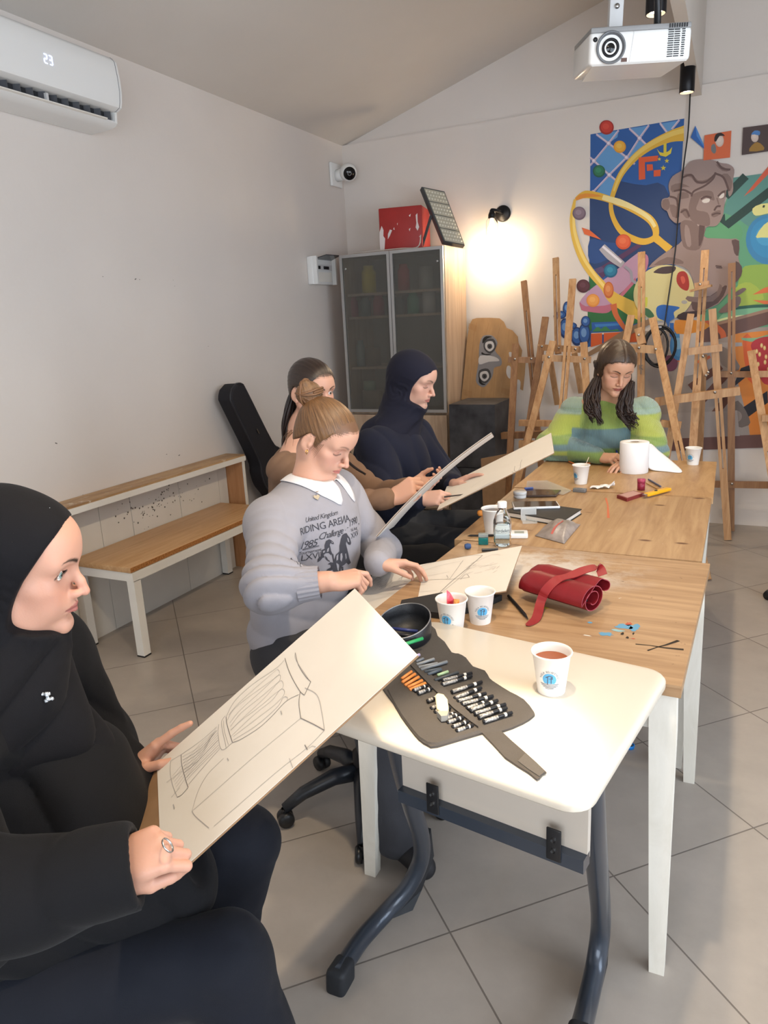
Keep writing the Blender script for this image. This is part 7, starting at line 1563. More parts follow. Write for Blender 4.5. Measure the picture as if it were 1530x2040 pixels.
# ================================================================== dark boxes, cardboard eyes, panels by the cabinet
x0, x1 = -1.83, -1.49
for k, (z0, z1, lab) in enumerate(((.0, .475, 'lower black painted box beside the cabinet, under another like it'), (.48, .935, 'upper black smudged box beside the cabinet, carrying the cardboard'))):
    b = single('black_box', lab, 'box', MB().box(((x0+x1)/2, 5.12, (z0+z1)/2), (x1-x0, .42, z1-z0)), mat('smudged_black', '25252a', .55, noise=.3, nscale=7, col2='4a4a4e'), group='black painted boxes beside the cabinet')
def cardboard():
    z5 = lambda x, y: (600+x/2.887, 300+y/2.887); Y = 5.36
    out = [(985, 970), (1010, 963), (1085, 962), (1140, 965), (1165, 985), (1180, 1020), (1215, 1035), (1245, 1070), (1250, 1110), (1270, 1150), (1265, 1190), (1290, 1210), (1285, 1290), (1275, 1380), (1255, 1370), (1240, 1300), (1215, 1330), (1205, 1420), (1180, 1438), (1050, 1443), (920, 1432), (940, 1250), (955, 1080), (968, 1000)]
    P = [aty(*z5(x, y), Y-.0) for x, y in out]; 
    for p in P: p.y = 5.36+(p.z-.94)*.28
    cs = [aty(*z5(x, y), Y) for x, y in out]
    def pt(x, y, off=0):   # on the leaning plane y = 5.36+(z-.94)*.28
        r = Vector(ray(*z5(x, y))); o = Vector((0, 0, H)); tt = (5.36-.94*.28+H*.28)/(r.y-.28*r.z); q_ = o+r*tt; return q_+Vector((0, -off, .28*off))
    P = [pt(x, y) for x, y in out]; t = thing('cardboard_artwork', 'torn brown cardboard with two grey painted eyes, leaning behind the easels', 'cardboard', sum(P, Vector())/len(P))
    obj('cardboard', MB().prism(P, (0, .006, 0)), mat('cardboard', '9e7d58', .85, noise=.08, nscale=30, stretch=(1, 1, .1)), t)
    mb = MB()
    def pl(pts, mi, off): 
        bm = bmesh.new(); bm.faces.new([bm.verts.new(p) for p in crom([pt(x, y, off) for x, y in pts], 3, True)]); bm.normal_update(); bmesh.ops.triangulate(bm, faces=bm.faces[:]); bm.verts.index_update(); mb.add([tuple(v.co) for v in bm.verts], [tuple(v.index for v in f.verts) for f in bm.faces], mi); bm.free()
    pl([(1060, 1062), (1100, 1065), (1130, 1105), (1115, 1150), (1150, 1195), (1150, 1235), (1110, 1250), (1100, 1300), (1060, 1355), (1030, 1355), (1005, 1320), (1020, 1220), (1025, 1120), (1040, 1075)], 0, .001)
    for cx_, cy_ in ((1085, 1128), (1055, 1300)):
        pl([(cx_-30, cy_-35), (cx_+20, cy_-45), (cx_+38, cy_), (cx_+5, cy_+40), (cx_-32, cy_+15)], 2, .002); pl([(cx_-22, cy_-24), (cx_+15, cy_-30), (cx_+26, cy_+4), (cx_, cy_+28), (cx_-25, cy_+8)], 1, .003)
        pl([(cx_-10, cy_-14), (cx_+10, cy_-14), (cx_+14, cy_+4), (cx_, cy_+14), (cx_-13, cy_+4)], 2, .004); pl([(cx_-4, cy_-6), (cx_+5, cy_-6), (cx_+6, cy_+3), (cx_-3, cy_+5)], 3, .005)
    pl([(1030, 1180), (1110, 1185), (1140, 1210), (1080, 1215), (1025, 1230)], 1, .002); pl([(1045, 1085), (1065, 1068), (1100, 1072), (1070, 1082), (1045, 1110)], 3, .0025); pl([(1022, 1330), (1040, 1348), (1062, 1345), (1040, 1335), (1028, 1300)], 3, .0025); pl([(1040, 1160), (1060, 1170), (1095, 1170), (1070, 1178), (1040, 1172)], 3, .0025)
    pl([(1195, 1160), (1215, 1165), (1210, 1200), (1200, 1190)], 1, .001); pl([(1185, 1240), (1205, 1245), (1208, 1300), (1195, 1310), (1180, 1280)], 1, .001); pl([(1240, 1320), (1262, 1330), (1255, 1390), (1242, 1390)], 1, .001)
    obj('painted_eyes', mb, [mat('eye_grey', '77777c', .7), mat('eye_pale', 'b4b3b5', .7), mat('eye_dark', '3a3a3e', .7), mat('eye_black', '151517', .7)], t)
    lm = MB(); random.seed(4)
    for cx0, cy0 in ((985, 1010), (1175, 1380), (955, 1390)):
        for k in range(7): x = cx0-20+7*k; lm.strip([pt(x, cy0-18+k*2, .0006), pt(x-2, cy0+14+k*3, .0006)], .003, (0, -1, .28))
    for x in (1010, 1080, 1150): lm.strip([pt(x, 990, .0006), pt(x-18, 1060, .0006), pt(x-45, 1425, .0006)], .0016, (0, -1, .28))
    obj('drawn_lines', lm, mat('line_brown', '8a6440', .8), t)
cardboard()
for (pts, y, lab, m) in (([(958, 914), (1008, 905), (1012, 1000), (975, 1005)], 4.75, 'brown fibreboard panel leaning below the black boxes', M_board),):
    P = [aty(x, yy, y) for x, yy in pts]; P[2].z = P[3].z = .01; P[2].y = P[3].y = y-.12; single('wood_panel', lab, 'panel', MB().prism(P, (-.0, .018, 0)), m)
# ================================================================== easels
def easel(label, bars, bolts=(), m=None, trays=()):
    m = m or M_pine; allp = []
    R_ = []
    for b in bars:
        kind, (xa, ya, Ya), (xb, yb, Yb), w_, th = b[:5]; fl = b[5] if len(b) > 5 else None
        P, Q = aty(xa, ya, Ya), aty(xb, yb, Yb)
        if fl: Q = P+(Q-P)*((P.z-.004)/(P.z-Q.z))
        R_.append((kind, P, Q, w_, th, b[6] if len(b) > 6 else None)); allp += [P, Q]
    c = sum(allp, Vector())/len(allp); t = thing('easel', label, 'easel', (c.x, c.y, 0), 'wooden easels in front of the mural')
    for kind, P, Q, w_, th, slot in R_:
        d = (Q-P).normalized(); mb = MB()
        if slot:
            s0, s1 = slot; L_ = (Q-P).length; sd = d.cross(Vector((0, 1, 0))).normalized()
            mb.bar(P, P+d*L_*s0, w_, th, (0, 1, 0)); mb.bar(P+d*L_*s1, Q, w_, th, (0, 1, 0))
            for sg in (-1, 1): o = sd*sg*(w_/4+.002); mb.bar(P+d*L_*s0+o, P+d*L_*s1+o, w_/2-.004, th, (0, 1, 0))
        else: mb.bar(P, Q, w_, th, (0, 1, 0))
        obj(kind, mb, m, t)
    for (x, y, Y) in bolts: obj('bolt', MB().lathe([(0, .005), (.009, .003), (.009, 0)], aty(x, y, Y), (0, -1, 0), 12), M_steel, t)
    return t
E4 = lambda x, y, Y: (990+x/4.25, 500+y/4.25, Y)
easel('leftmost wooden easel, overlapping the cardboard with painted eyes', [('mast', E4(228, 255, 5.42), E4(292, 940, 5.25), .042, .022, 1, (.12, .45)), ('leg', E4(158, 785, 5.15), E4(112, 1700, 4.95), .045, .022, 1), ('leg', E4(412, 560, 5.2), E4(255, 1590, 4.95), .045, .022, 1, (.45, .62)), ('crossbar', E4(95, 920, 5.12), E4(390, 925, 5.16), .04, .02), ('tray', E4(45, 1562, 5.02), E4(430, 1550, 4.98), .045, .05)], [E4(152, 915, 5.1), E4(290, 912, 5.1), E4(380, 808, 5.12)], M_pine2)
easel('wooden easel with tall mast in front of the blue painted balloon shape', [('mast', E4(498, 60, 5.38), E4(518, 870, 5.18), .042, .022, None, (.18, .95)), ('leg', E4(475, 765, 5.08), E4(262, 1600, 4.82), .045, .022, 1), ('leg', E4(642, 240, 5.2), E4(535, 1590, 4.82), .045, .022, 1, (.25, .5)), ('leg', E4(735, 775, 5.1), E4(760, 1200, 5.0), .045, .022, 1), ('rear_leg', E4(440, 850, 5.4), E4(512, 1300, 5.5), .04, .02), ('rear_leg', E4(655, 860, 5.4), E4(715, 1200, 5.5), .04, .02), ('crossbar', E4(345, 815, 5.14), E4(705, 835, 5.12), .042, .02), ('crossbar', E4(385, 905, 5.04), E4(797, 922, 5.06), .042, .02), ('tray', E4(190, 1455, 4.9), E4(600, 1462, 4.9), .04, .04), ('tray', E4(190, 1635, 4.84), E4(640, 1648, 4.84), .05, .04)], [E4(440, 898, 5.02), E4(588, 905, 5.02), E4(742, 912, 5.04), E4(525, 820, 5.1), E4(665, 830, 5.1), E4(535, 1645, 4.82)])
easel('wooden easel standing right behind the woman in green', [('mast', E4(1225, 10, 5.4), E4(1220, 1150, 5.2), .046, .022, 1, (.12, .42)), ('leg', E4(1138, 545, 5.15), E4(1085, 800, 5.1), .045, .022), ('leg', E4(1318, 570, 5.15), E4(1500, 1440, 4.8), .045, .022, 1, (.5, .72)), ('clamp', E4(1200, 655, 5.12), E4(1230, 790, 5.1), .05, .04), ('crossbar', E4(1060, 818, 5.06), E4(1395, 838, 5.06), .05, .022), ('tray', E4(1390, 1460, 4.85), E4(1560, 1475, 4.85), .04, .04)], [E4(1203, 820, 5.03), E4(1345, 832, 5.03), E4(1200, 712, 5.06)])
E3 = lambda x, y, Y: (1300+x/3.4, 480+y/3.4, Y)
easel('tall wooden easel with long slanted tray, right of the black cable coil', [('mast', E3(357, 65, 5.4), E3(275, 1380, 5.05), .048, .022, 1, (.06, .45)), ('leg', E3(260, 495, 5.25), E3(140, 1210, 5.1), .042, .022, 1), ('rear_leg', E3(345, 770, 5.35), E3(320, 1380, 5.4), .045, .022, 1), ('leg', E3(405, 460, 5.2), E3(508, 1990, 5.17), .045, .03, 1, (.35, .68)), ('crossbar', E3(240, 750, 5.15), E3(470, 722, 5.18), .045, .022), ('tray', E3(20, 1090, 4.98), E3(592, 1015, 5.0), .05, .045), ('clamp', E3(285, 305, 5.28), E3(385, 288, 5.28), .035, .04), ('clamp', E3(255, 340, 5.26), E3(400, 302, 5.24), .014, .05), ('brace', E3(335, 780, 5.1), E3(365, 910, 5.1), .03, .02)], [E3(322, 295, 5.24), E3(423, 1025, 4.95), E3(343, 782, 5.08), E3(377, 890, 5.08), E3(362, 912, 5.08)])
easel('wooden easel with straight upright and long lower rail, rightmost but one', [('upright', E3(537, 150, 5.45), E3(532, 1640, 5.4), .045, .025, 1, (.03, .4)), ('crossbar', E3(435, 902, 5.42), E3(745, 905, 5.42), .04, .02), ('lower_rail', E3(420, 1648, 5.38), E3(900, 1655, 5.38), .045, .022)], [E3(533, 895, 5.38), E3(695, 908, 5.38), E3(538, 1645, 5.36)], M_pine2)
easel('wooden easel at the right edge of the photo with slanting leg', [('leg', E3(668, 745, 5.35), E3(790, 1480, 5.1), .046, .022, 1, (.5, .8)), ('leg', E3(1150, 745, 5.35), E3(1000, 1480, 5.1), .046, .022, 1), ('crossbar', E3(660, 900, 5.34), E3(1160, 905, 5.34), .04, .02), ('mast', E3(930, 300, 5.42), E3(910, 1480, 5.2), .046, .022, 1), ('tray', E3(740, 1200, 5.15), E3(1100, 1200, 5.15), .04, .04)], [])
# caster of a stool at the right edge
c = atz(1527, 1192, 0); t = thing('rolling_stool', 'black stool caster peeking in at the right edge of the photo', 'stool', (c.x+.25, c.y, 0))
for k in range(5):
    a = PI+.05+k*2*PI/5; hb = Vector((c.x+.27, c.y, 0)); e = hb+Vector((.26*math.cos(a), .26*math.sin(a), 0)); ar = obj('base_arm', MB().tube([hb+Vector((0, 0, .1)), e+Vector((0, 0, .07))], [.022, .016], 10), M_black, t); obj('caster', MB().lathe([(0, -.022), (.026, -.018), (.026, .018), (0, .022)], e+Vector((0, 0, .027)), (.3, 1, 0), 18), M_black, ar)
obj('column', MB().lathe([(.03, .08), (.02, .2), (.02, .44)], (c.x+.27, c.y, 0), seg=16), M_blackm, t); obj('seat', MB().lathe([(0, .44), (.17, .44), (.18, .46), (.17, .5), (0, .505)], (c.x+.27, c.y, 0), seg=32), M_case, t)
# ================================================================== the mural
def mural():
    mats = {}; ml = []; mb = MB(); layer = [0]
    def mi(col):
        if col not in mats: mats[col] = len(ml); ml.append(mat('mural_'+col, col, .55))
        return mats[col]
    def P5(x, y): return (1120+x/3.732, 220+y/3.732)
    def P4(x, y): return (900+x/2.4286, 450+y/2.4286)
    def P8(x, y): return (1380+x/5.1, 500+y/5.1)
    def P9(x, y): return (1360+x/9, 220+y/9)
    def poly(pts, col, f=P5, sm=0, off=None):
        layer[0] += 1; Y = YB-.0008-.00005*layer[0]; W_ = [aty(*f(x, y), Y) for x, y in pts]
        if sm: W_ = crom(W_, sm, True)
        bm = bmesh.new()
        try: bm.faces.new([bm.verts.new(p) for p in W_])
        except ValueError: bm.free(); return
        bm.normal_update(); bmesh.ops.triangulate(bm, faces=bm.faces[:]); bm.verts.index_update(); mb.add([tuple(v.co) for v in bm.verts], [tuple(v.index for v in f_.verts) for f_ in bm.faces], mi(col)); bm.free()
    def line(pts, w_, col, f=P5, sm=5):
        layer[0] += 1; Y = YB-.0008-.00005*layer[0]; W_ = [aty(*f(x, y), Y) for x, y in pts]; k = len(W_)
        ww = w_
        if isinstance(w_, (list, tuple)) and sm and k > 2:
            ww = [np.interp(i/sm, range(k), w_) for i in range((k-1)*sm+1)]
        if sm and k > 2: W_ = crom(W_, sm)
        mb.strip(W_, ww, (0, -1, 0), mi(col))
    def disc(x, y, r, col, hl=None, f=P5, ry=None):
        ry = ry or r; poly([(x+r*math.cos(a), y+ry*math.sin(a)) for a in np.linspace(0, 2*PI, 25)[:-1]], col, f)
        if hl: poly([(x+r*.8*math.cos(a), y-ry*.06+ry*.8*math.sin(a)) for a in np.linspace(0, 2*PI, 21)[:-1]], hl[0], f); poly([(x-r*.1+r*.45*math.cos(a), y-ry*.15+ry*.4*math.sin(a)) for a in np.linspace(0, 2*PI, 17)[:-1]], hl[1], f)
    # blue sky panel with dark hill
    poly([(210, 178), (908, 60), (885, 480), (890, 1100), (600, 1400), (600, 1660), (190, 1760), (205, 900)], '2a5a9c')
    poly([(205, 640), (380, 530), (430, 525), (540, 548), (620, 556), (710, 536), (760, 560), (800, 640), (900, 800), (895, 1100), (640, 1160), (560, 1180), (330, 1200), (205, 1170)], '28406c'); poly([(205, 960), (330, 980), (430, 1000), (330, 1110), (206, 1130)], '2c4c84', sm=3)
    for pts in ([(260, 175), (420, 150), (410, 200), (350, 240), (290, 210)], [(500, 135), (640, 112), (600, 190), (575, 205), (545, 180)], [(728, 98), (870, 74), (820, 140), (780, 160)], [(345, 245), (400, 290), (470, 345), (430, 400), (345, 475), (290, 420), (225, 372), (280, 320)], [(590, 210), (640, 255), (620, 280), (560, 330), (500, 360), (480, 340), (520, 280)], [(350, 480), (400, 530), (370, 640), (250, 612), (300, 540)]): poly(pts, '5f95c8')
    for pts in ([(255, 178), (345, 245), (480, 350), (540, 400)], [(420, 148), (345, 245), (240, 372), (208, 410)], [(500, 135), (575, 205), (660, 290)], [(645, 110), (575, 205), (485, 345), (350, 480), (225, 612)], [(728, 95), (780, 165)], [(872, 70), (815, 140)], [(208, 350), (240, 378), (350, 480), (400, 520)]): line(pts, .013, 'b9a9bc', sm=0); line([(x-3, y-4) for x, y in pts], .004, 'd8cad6', sm=0)
    for x, y in ((345, 245), (575, 207), (478, 350), (350, 480), (235, 375), (232, 608)): disc(x, y, 17, 'a795ac', ('cfc2d0', 'e2d8e2'))
    # diving board sheet, green ground, low landscape and bricks
    poly([(190, 1500), (205, 1180), (300, 1330), (540, 1230), (600, 1400), (620, 1560), (500, 1600), (190, 1640)], '2f6b3c'); poly([(240, 1180), (290, 1160), (580, 980), (590, 1010), (400, 1140), (300, 1250)], '57375a'); poly([(240, 1180), (290, 1160), (330, 1190), (260, 1215)], '5a4a70')
    poly([(130, 1425), (210, 1330), (350, 1230), (560, 1060), (610, 1070), (640, 1120), (620, 1180), (500, 1300), (400, 1390), (350, 1470), (170, 1450)], 'b892ac', sm=3); poly([(130, 1425), (175, 1455), (320, 1450), (380, 1430), (360, 1490), (300, 1508), (160, 1490), (140, 1470)], 'b7687e', sm=3); poly([(400, 1400), (520, 1270), (545, 1240), (550, 1270), (440, 1395)], 'b7687e'); poly([(560, 1080), (625, 1070), (642, 1120), (620, 1200), (560, 1260), (585, 1180)], 'b7768e', sm=3)
    poly([(218, 1576), (460, 1568), (470, 1620), (222, 1645)], '2a5aa4'); poly([(222, 1645), (262, 1605), (290, 1625), (320, 1600), (360, 1635), (410, 1625), (430, 1640)], '3e8050'); poly([(240, 1590), (440, 1580), (450, 1595), (250, 1612)], '3b7cc0')
    poly([(216, 1655), (560, 1640), (560, 1660), (216, 1668)], 'd8cfc8'); poly([(214, 1660), (297, 1655), (297, 1735), (212, 1760)], 'cf5d2c'); poly([(309, 1655), (560, 1640), (560, 1720), (309, 1735)], 'cf5d2c')
    # ribbon
    line([(905, 170), (800, 195), (660, 260), (540, 350), (440, 470), (385, 600), (362, 700), (380, 800), (440, 900), (540, 960), (620, 975), (690, 940), (690, 870), (640, 800), (520, 730), (400, 680), (280, 640), (170, 625), (100, 660)], [.095, .07, .055, .048, .04, .034, .028, .03, .036, .042, .042, .038, .044, .048, .044, .04, .045, .05, .02], 'd9ab3c'); line([(905, 150), (800, 180), (660, 250), (540, 340), (440, 465), (383, 600)], [.03, .03, .03, .025, .02, .012], 'e4c463'); line([(300, 645), (420, 680), (530, 725), (640, 795), (690, 865)], [.03, .04, .03, .025, .02], 'e8d696')
    poly([(90, 675), (130, 625), (220, 618), (300, 640), (180, 645)], 'd88a34', sm=2); line([(95, 660), (75, 800), (95, 950), (150, 1100), (220, 1210), (310, 1310), (370, 1385), (440, 1430), (530, 1480), (600, 1520)], [.015, .036, .045, .05, .05, .05, .075, .085, .10, .09], 'dcb44a'); line([(85, 760), (92, 900), (150, 1080), (240, 1220), (330, 1330)], [.015, .02, .02, .02, .02], 'ecd079')
    line([(690, 945), (740, 985), (800, 1035)], [.05, .045, .05], 'd9ab3c'); line([(380, 1440), (400, 1520), (450, 1600), (480, 1640)], [.045, .035, .03, .02], 'c96a3c'); disc(345, 1335, 38, 'bd6232', ('cf7a40', 'd98f58'), ry=62)
    # letter-like block emblem with stars and crescent
    poly([(568, 350), (715, 335), (708, 375), (615, 385), (618, 510), (570, 517)], 'd8592f'); poly([(628, 402), (672, 400), (676, 445), (630, 450)], 'd8592f'); poly([(680, 445), (733, 440), (730, 488), (680, 492)], 'd8592f')
    poly([(703, 285), (725, 310), (762, 318), (795, 300), (818, 272), (808, 320), (770, 345), (728, 335)], 'd8c23c'); line([(765, 245), (764, 322)], .018, 'd8c23c', sm=0)
    for x, y, r in ((722, 362, 15), (778, 375, 19), (752, 428, 22)): poly([(x+(r if k % 2 == 0 else r*.42)*math.sin(PI*k/5), y-(r if k % 2 == 0 else r*.42)*math.cos(PI*k/5)) for k in range(10)], 'd8c23c')
    # coloured discs
    disc(330, 126, 54, '9f2f28', ('c23c30', 'cf4c3c')); disc(428, 270, 46, 'd8942c', ('e0a83c', 'e6ba55')); disc(274, 452, 46, '245c42', ('2f7353', '3b8663')); disc(126, 765, 50, '6b5a68', ('7d6b7a', '8f7e8c')); disc(455, 977, 57, 'c9502a', ('d8603a', 'e07048')); disc(360, 1192, 51, '1f6080', ('2a7596', '3a8aa8')); disc(157, 1306, 50, '4d2a32', ('5a333c', '66404a')); disc(229, 1413, 49, 'd98a3c', ('e09a4c', 'e8a85c'))
    poly([(145, 870), (205, 890), (292, 962), (165, 920)], 'd8683a')
    # palette knife
    line([(295, 1015), (360, 1080), (450, 1150)], [.05, .06, .045], 'a9a5ac'); line([(300, 1010), (440, 1130)], .015, 'e2dde4', sm=0); line([(465, 1160), (510, 1200), (520, 1260), (560, 1290)], .018, '9a97a4'); poly([(555, 1280), (600, 1290), (690, 1335), (710, 1368), (660, 1360), (600, 1325)], 'a9a8bc', sm=2)
    # blue balloon shape (plain twisted loops) left of the panel
    for (x, y, rx, ry) in ((35, 1475, 30, 55), (-10, 1520, 40, 30), (20, 1620, 40, 75), (110, 1680, 45, 70), (165, 1665, 45, 85), (175, 1570, 35, 42), (-40, 1530, 25, 20), (70, 1600, 40, 25)): disc(x, y, rx, '1c3566', ('2f5a9c', '6a92c4'), ry=ry)
    # right: green panel
    poly([(1060, 880), (1180, 800), (1270, 500), (1700, 440), (1700, 1900), (1000, 1700), (1060, 1300), (1330, 1250)], '5f9c78'); poly([(1330, 1200), (1400, 1150), (1700, 1180), (1700, 1480), (1280, 1460), (1300, 1330)], '8fae4c', sm=3); poly([(1290, 1320), (1400, 1280), (1500, 1400), (1280, 1470)], 'a4b84c', sm=3)
    poly([(1272, 500), (1700, 440), (1700, 900), (1500, 950), (1300, 800), (1200, 760)], '5a8d84'); poly([(1060, 900), (1180, 810), (1330, 860), (1330, 960), (1250, 955), (1080, 950)], '5f9c70', sm=2)
    line([(1365, 488), (1215, 640)], .052, '24403a', sm=0); line([(1180, 790), (1225, 850), (1560, 590)], [.055, .055, .055], '24403a', sm=0); poly([(1545, 400), (1350, 640), (1420, 590), (1545, 460)], 'cc5a3e')
    disc(1530, 960, 165, '3c82b0', ('3c8cbc', '4a9cc8'), ry=185); poly([(1415, 730), (1480, 695), (1600, 690), (1600, 740), (1470, 780), (1425, 775)], 'dcd88c', sm=2); poly([(1440, 940), (1500, 850), (1600, 800), (1600, 930), (1480, 945)], 'dcd88c', sm=2); line([(1495, 722), (1502, 705)], .012, '2a3028', sm=0)
    for pts in ([(1415, 1370), (1500, 1320), (1700, 1260), (1700, 1330)], [(1415, 1410), (1700, 1420), (1700, 1450), (1500, 1440)]): poly(pts, 'd8703c')
    poly([(1280, 1450), (1400, 1470), (1700, 1440), (1700, 1540), (1280, 1530), (1150, 1560)], '7db48c', sm=2); line([(1290, 1470), (1450, 1455), (1700, 1450)], .02, '2a5c4c'); line([(1150, 1565), (1320, 1530), (1700, 1520)], .014, 'd8e0a8')
    # lower right: beam, orange field, black-yellow stripes, strawberry, table clutter
    poly([(560, 1640), (1000, 1640), (1700, 1600), (1700, 2450), (560, 2480), (560, 1760)], '9e938c'); poly([(1280, 1660), (1700, 1620), (1700, 2440), (1400, 2450), (1380, 2300), (1300, 2000)], 'd98434'); poly([(1340, 1690), (1420, 1700), (1440, 1990), (1380, 2000)], 'd8602c', sm=2)
    poly([(840, 1670), (1700, 1440), (1700, 1540), (1100, 1720), (840, 1740)], '6b4c44'); line([(1700, 1440), (1100, 1600), (840, 1668)], .02, '9a7a66', sm=0); poly([(1330, 1690), (1450, 1690), (1700, 1620), (1700, 1680), (1400, 1720)], '7fae84', sm=2)
    poly([(190, 1800), (480, 1620), (760, 1500), (770, 1530), (540, 1650), (200, 1830)], '8d7258')
    poly([(1340, 2250), (1480, 2120), (1580, 2060), (1580, 2120), (1500, 2170), (1360, 2310)], '221f26', ) if 0 else None
    for pts in ([(490, 1190), (575, 1160), (590, 1240), (430, 1370), (430, 1330)], [(510, 1590), (760, 1420), (765, 1540), (560, 1690)]): poly(pts, '211f28', P8)
    poly([(430, 1530), (500, 1560), (575, 1700), (570, 1770), (430, 1780)], '6f645e', P8, 2); disc(440, 1680, 60, '8f827a', None, P8, ry=60)
    poly([(590, 960), (640, 900), (760, 870), (900, 900), (900, 1320), (760, 1360), (690, 1300), (640, 1130), (620, 1040)], 'b02c34', P8, 3)
    for x, y in ((680, 1050), (730, 985), (745, 1075), (665, 1150), (735, 1130), (700, 960), (650, 1020), (770, 1200)): disc(x, y, 14, 'd8b070', ('e0c080', 'ecd49a'), P8, ry=24)
    poly([(-250, 930), (500, 930), (505, 965), (300, 985), (0, 980), (-250, 1000)], 'a9a09c', P8, 1); poly([(270, 980), (360, 1000), (480, 1170), (430, 1220), (300, 1160), (280, 1090)], '857972', P8, 2)
    for pts in ([(960, 1640), (1080, 1580), (1180, 1640), (1200, 1690)], ): line(pts, .035, 'c7653e')
    line([(820, 1850), (1000, 1870), (1100, 1830)], .02, 'c9663c'); disc(470+330, 1880, 60, '6f3f58', None)
    for pts in ([(950, 2060), (1180, 1900)], [(1000, 2200), (1220, 1960)], [(1130, 2260), (1250, 2110)]): line(pts, .05, '6a4438', sm=0)
    disc(870, 1750, 70, '3f7ab4', ('4f8cc4', '7fb0d8'), ry=110); poly([(870, 1640), (1000, 1650), (990, 1960), (900, 1980)], 'c4bcb8')
    poly([(560, 2450), (1700, 2400), (1700, 2500), (560, 2540)], '6b4a44'); poly([(-150, 2420), (560, 2450), (560, 2540), (-150, 2520)], '6b4a44'); poly([(830, 2250), (1300, 2230), (1320, 2420), (830, 2440)], 'a59a94'); disc(760, 2200, 60, '9c8c80', None); line([(700, 2150), (720, 2350)], .03, 'c04038')
    poly([(840, 1560), (1000, 1560), (1100, 1600), (1000, 1650), (850, 1660)], 'd98c34', sm=2)
    # palette
    poly([(756+226*math.cos(a)-18*math.sin(a), 1356+208*math.sin(a)) for a in np.linspace(0, 2*PI, 41)[:-1]], 'cfc48c'); poly([(680, 1200), (740, 1165), (840, 1160), (830, 1200), (770, 1215), (700, 1210)], '4a3a3c', sm=3); poly([(860, 1210), (900, 1195), (930, 1220), (945, 1290), (930, 1340), (880, 1320), (850, 1270)], 'a8342c', sm=3); poly([(880, 1240), (905, 1235), (915, 1270), (895, 1290)], 'cf5a48', sm=3)
    poly([(700, 1470), (740, 1445), (800, 1450), (875, 1465), (830, 1500), (835, 1545), (800, 1570), (790, 1620), (770, 1570), (710, 1540)], '2a62b0', sm=3); poly([(610, 1470), (650, 1480), (685, 1530), (640, 1540), (605, 1500)], '3f6b48', sm=3); poly([(608, 1400), (635, 1390), (630, 1460), (612, 1450)], 'c8c84c', sm=2); disc(908, 1425, 22, 'a8a4a0', None, ry=14)
    poly([(800, 1580), (830, 1580), (830, 1690), (800, 1680)], '2a62b0')
    # bust (classical plaster head, generic)
    b0, b1, b2, b3 = '95807a', '7c6660', '5c4642', 'ad9a92'
    poly([(640, 1170), (720, 1090), (800, 1035), (870, 990), (900, 940), (900, 840), (870, 780), (1000, 760), (1100, 850), (1070, 870), (1055, 940), (1120, 950), (1250, 955), (1315, 965), (1310, 1100), (1335, 1200), (1280, 1290), (1160, 1440), (1000, 1500), (920, 1500), (985, 1400), (980, 1290), (940, 1190), (860, 1150), (760, 1145)], b0, sm=2)
    poly([(1290, 1120), (1335, 1160), (1330, 1230), (1280, 1285), (1290, 1200)], b2, sm=2); poly([(1260, 965), (1315, 970), (1310, 1080), (1280, 1060), (1270, 1010)], b2, sm=2); poly([(985, 1390), (1100, 1380), (1210, 1300), (1220, 1330), (1160, 1430), (1000, 1500), (960, 1440)], b2, sm=2); poly([(930, 1380), (1060, 1395), (1150, 1350), (1170, 1290), (1190, 1330), (1120, 1420), (940, 1420)], b1, sm=2); poly([(680, 1150), (780, 1090), (880, 1110), (900, 1140), (800, 1140)], b1, sm=2)
    poly([(850, 1540), (900, 1500), (1060, 1490), (1050, 1510), (920, 1560)], '3c2c30', sm=2)
    poly([(885, 820), (960, 820), (1060, 830), (1050, 960), (1020, 1030), (960, 1040), (900, 1010), (880, 900)], b1, sm=2); poly([(915, 850), (945, 880), (960, 1000), (930, 1010), (910, 930)], b0, sm=2); poly([(1020, 850), (1060, 850), (1045, 960), (1015, 1010)], b2, sm=2); poly([(1000, 840), (1030, 845), (1010, 862)], b3)
    poly([(950, 660), (1000, 560), (1140, 470), (1230, 520), (1220, 600), (1205, 700), (1195, 780), (1150, 855), (1080, 860), (990, 840), (940, 780)], b0, sm=3)      # face
    poly([(950, 640), (1030, 600), (1110, 600), (1128, 640), (1125, 670), (1040, 640), (1010, 690), (1000, 740), (1080, 760), (1100, 830), (1080, 860), (990, 840), (940, 780), (940, 700)], b1, sm=3); poly([(1160, 625), (1215, 590), (1215, 640), (1180, 660)], b1, sm=2); poly([(1110, 765), (1150, 745), (1178, 745), (1170, 775), (1130, 795), (1110, 785)], b1, sm=2)
    poly([(1038, 672), (1070, 655), (1098, 658), (1090, 682), (1055, 688)], 'd8cec6', sm=2); poly([(1165, 640), (1190, 618), (1205, 615), (1200, 645), (1175, 655)], 'd8cec6', sm=2); line([(1030, 660), (1070, 640), (1110, 650)], .012, b2); line([(1158, 640), (1190, 608), (1212, 602)], .012, b2); line([(1130, 745), (1150, 715), (1178, 712)], .012, b2); line([(1112, 778), (1145, 765), (1178, 768)], .010, b2); line([(1150, 650), (1165, 700)], .008, b1, sm=0)
    poly([(900, 440), (950, 380), (1030, 362), (1120, 368), (1180, 390), (1240, 400), (1280, 440), (1270, 520), (1270, 600), (1240, 640), (1225, 560), (1180, 490), (1130, 470), (1080, 540), (1000, 590), (960, 640), (940, 720), (940, 790), (900, 820), (850, 840), (800, 800), (780, 750), (740, 720), (745, 660), (800, 640), (790, 560), (820, 490)], b0, sm=3)     # hair
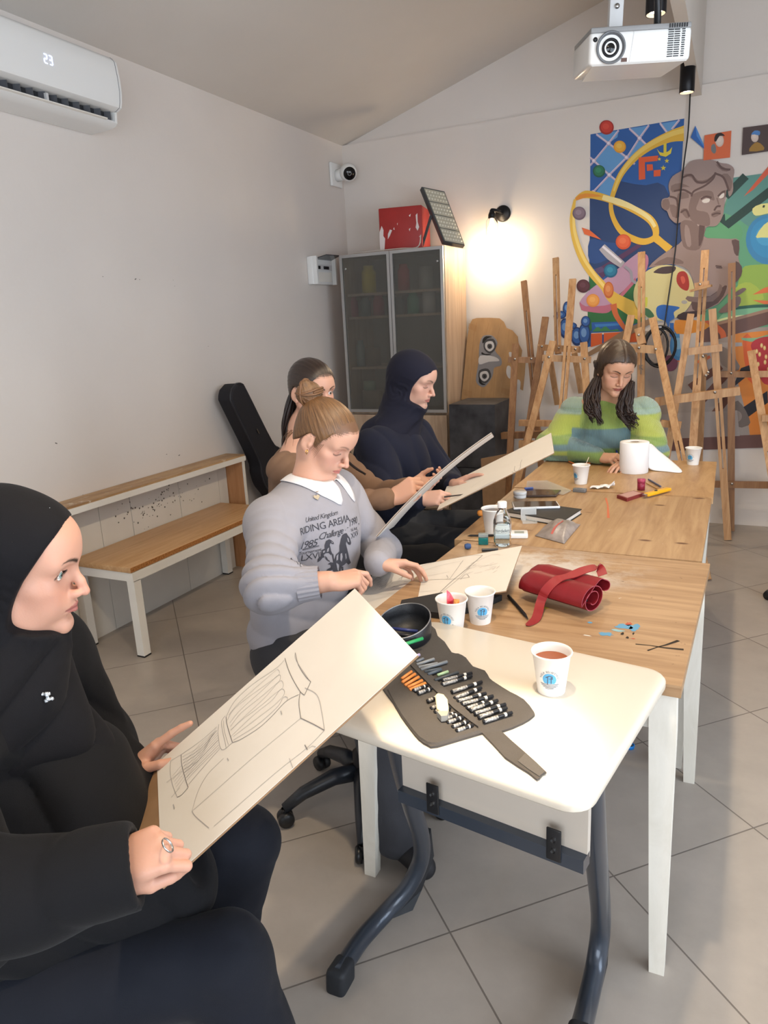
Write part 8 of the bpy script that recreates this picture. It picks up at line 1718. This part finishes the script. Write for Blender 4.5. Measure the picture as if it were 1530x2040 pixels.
    for pts in ([(900, 480), (960, 470), (1010, 520), (1080, 510), (1140, 470), (1130, 500), (1080, 540), (1000, 545), (960, 500)], [(810, 560), (880, 540), (950, 570), (900, 570), (820, 610)], [(745, 670), (790, 660), (800, 720), (770, 745), (745, 720)], [(860, 620), (930, 610), (940, 650), (880, 660), (850, 700)], [(1180, 480), (1230, 470), (1265, 530), (1250, 600), (1235, 560), (1215, 510)], [(880, 740), (930, 730), (950, 790), (920, 800)], [(800, 700), (860, 720), (870, 790), (820, 790)], [(1140, 400), (1200, 420), (1240, 450), (1190, 450)]): poly(pts, b1, sm=2)
    for pts in ([(890, 500), (960, 480), (1000, 530), (1070, 530), (1140, 470)], [(960, 640), (980, 600), (1060, 560), (1120, 510), (1140, 460)], [(830, 600), (900, 590), (960, 620)], [(1140, 470), (1200, 500), (1240, 600)], [(800, 640), (850, 660), (860, 740), (850, 800)], [(880, 760), (920, 740), (945, 790)], [(1150, 380), (1190, 430), (1250, 440)]): line(pts, .012, b2)
    line([(1140, 1155), (1185, 1160)], .008, b2, sm=0); line([(1145, 1168), (1190, 1170)], .006, b2, sm=0)
    for pts in ([(1280, 1360), (1340, 1320), (1370, 1330), (1320, 1370), (1285, 1380)], [(1160, 1500), (1230, 1430), (1300, 1380), (1330, 1400), (1310, 1460), (1230, 1500)]): poly(pts, b1, sm=2)
    # small framed pictures: blue shard, orange square and brown square with plain generic figures
    poly([(955, 200), (990, 112), (1075, 305)], '2a5fa8'); poly([(990, 112), (1000, 190), (1075, 305)], '4c84c8')
    poly([(1058, 185), (1258, 150), (1248, 350), (1050, 372)], 'd0643a'); disc(1170, 225, 32, 'c9b4a8', ('d4c2b6', 'dccabe'), ry=46); poly([(1130, 225), (1140, 180), (1180, 165), (1210, 190), (1170, 190), (1145, 230)], '2a2020', sm=2); poly([(1110, 260), (1135, 250), (1145, 300), (1130, 322), (1108, 300)], '6f7274', sm=2)
    poly([(1345, 128), (1700, 80), (1700, 280), (1335, 332)], '4a3a38'); disc(1432, 200, 28, 'c4b0a4', ('ccbab0', 'd4c4ba'), ry=36); poly([(1405, 180), (1430, 150), (1470, 155), (1465, 185), (1430, 178)], '4a7cb8', sm=2); poly([(1390, 305), (1410, 260), (1450, 235), (1490, 260), (1498, 295)], '9a7430', sm=2)
    o = auto('wall_mural', mb, ml, None, 30); o['label'] = 'colourful mural with blue panel, grey bust and palette on the back wall'; o['category'] = 'mural'
mural()
# pencilled letter on the easel mast omitted from geometry only if hidden; drawn here as a small mark
vs, fs = text_mesh('K', .05, 2); p = aty(1276, 733, 5.17); mb = MB(); mb.add([(p.x+v[0], 5.195, p.z+v[1]) for v in vs], fs); e_ = [o for o in COL.objects if o.name.startswith('easel') and 'behind the woman in green' in o.get('label', '')][0]; obj('pencilled_letter', mb, M_pencil2, e_)
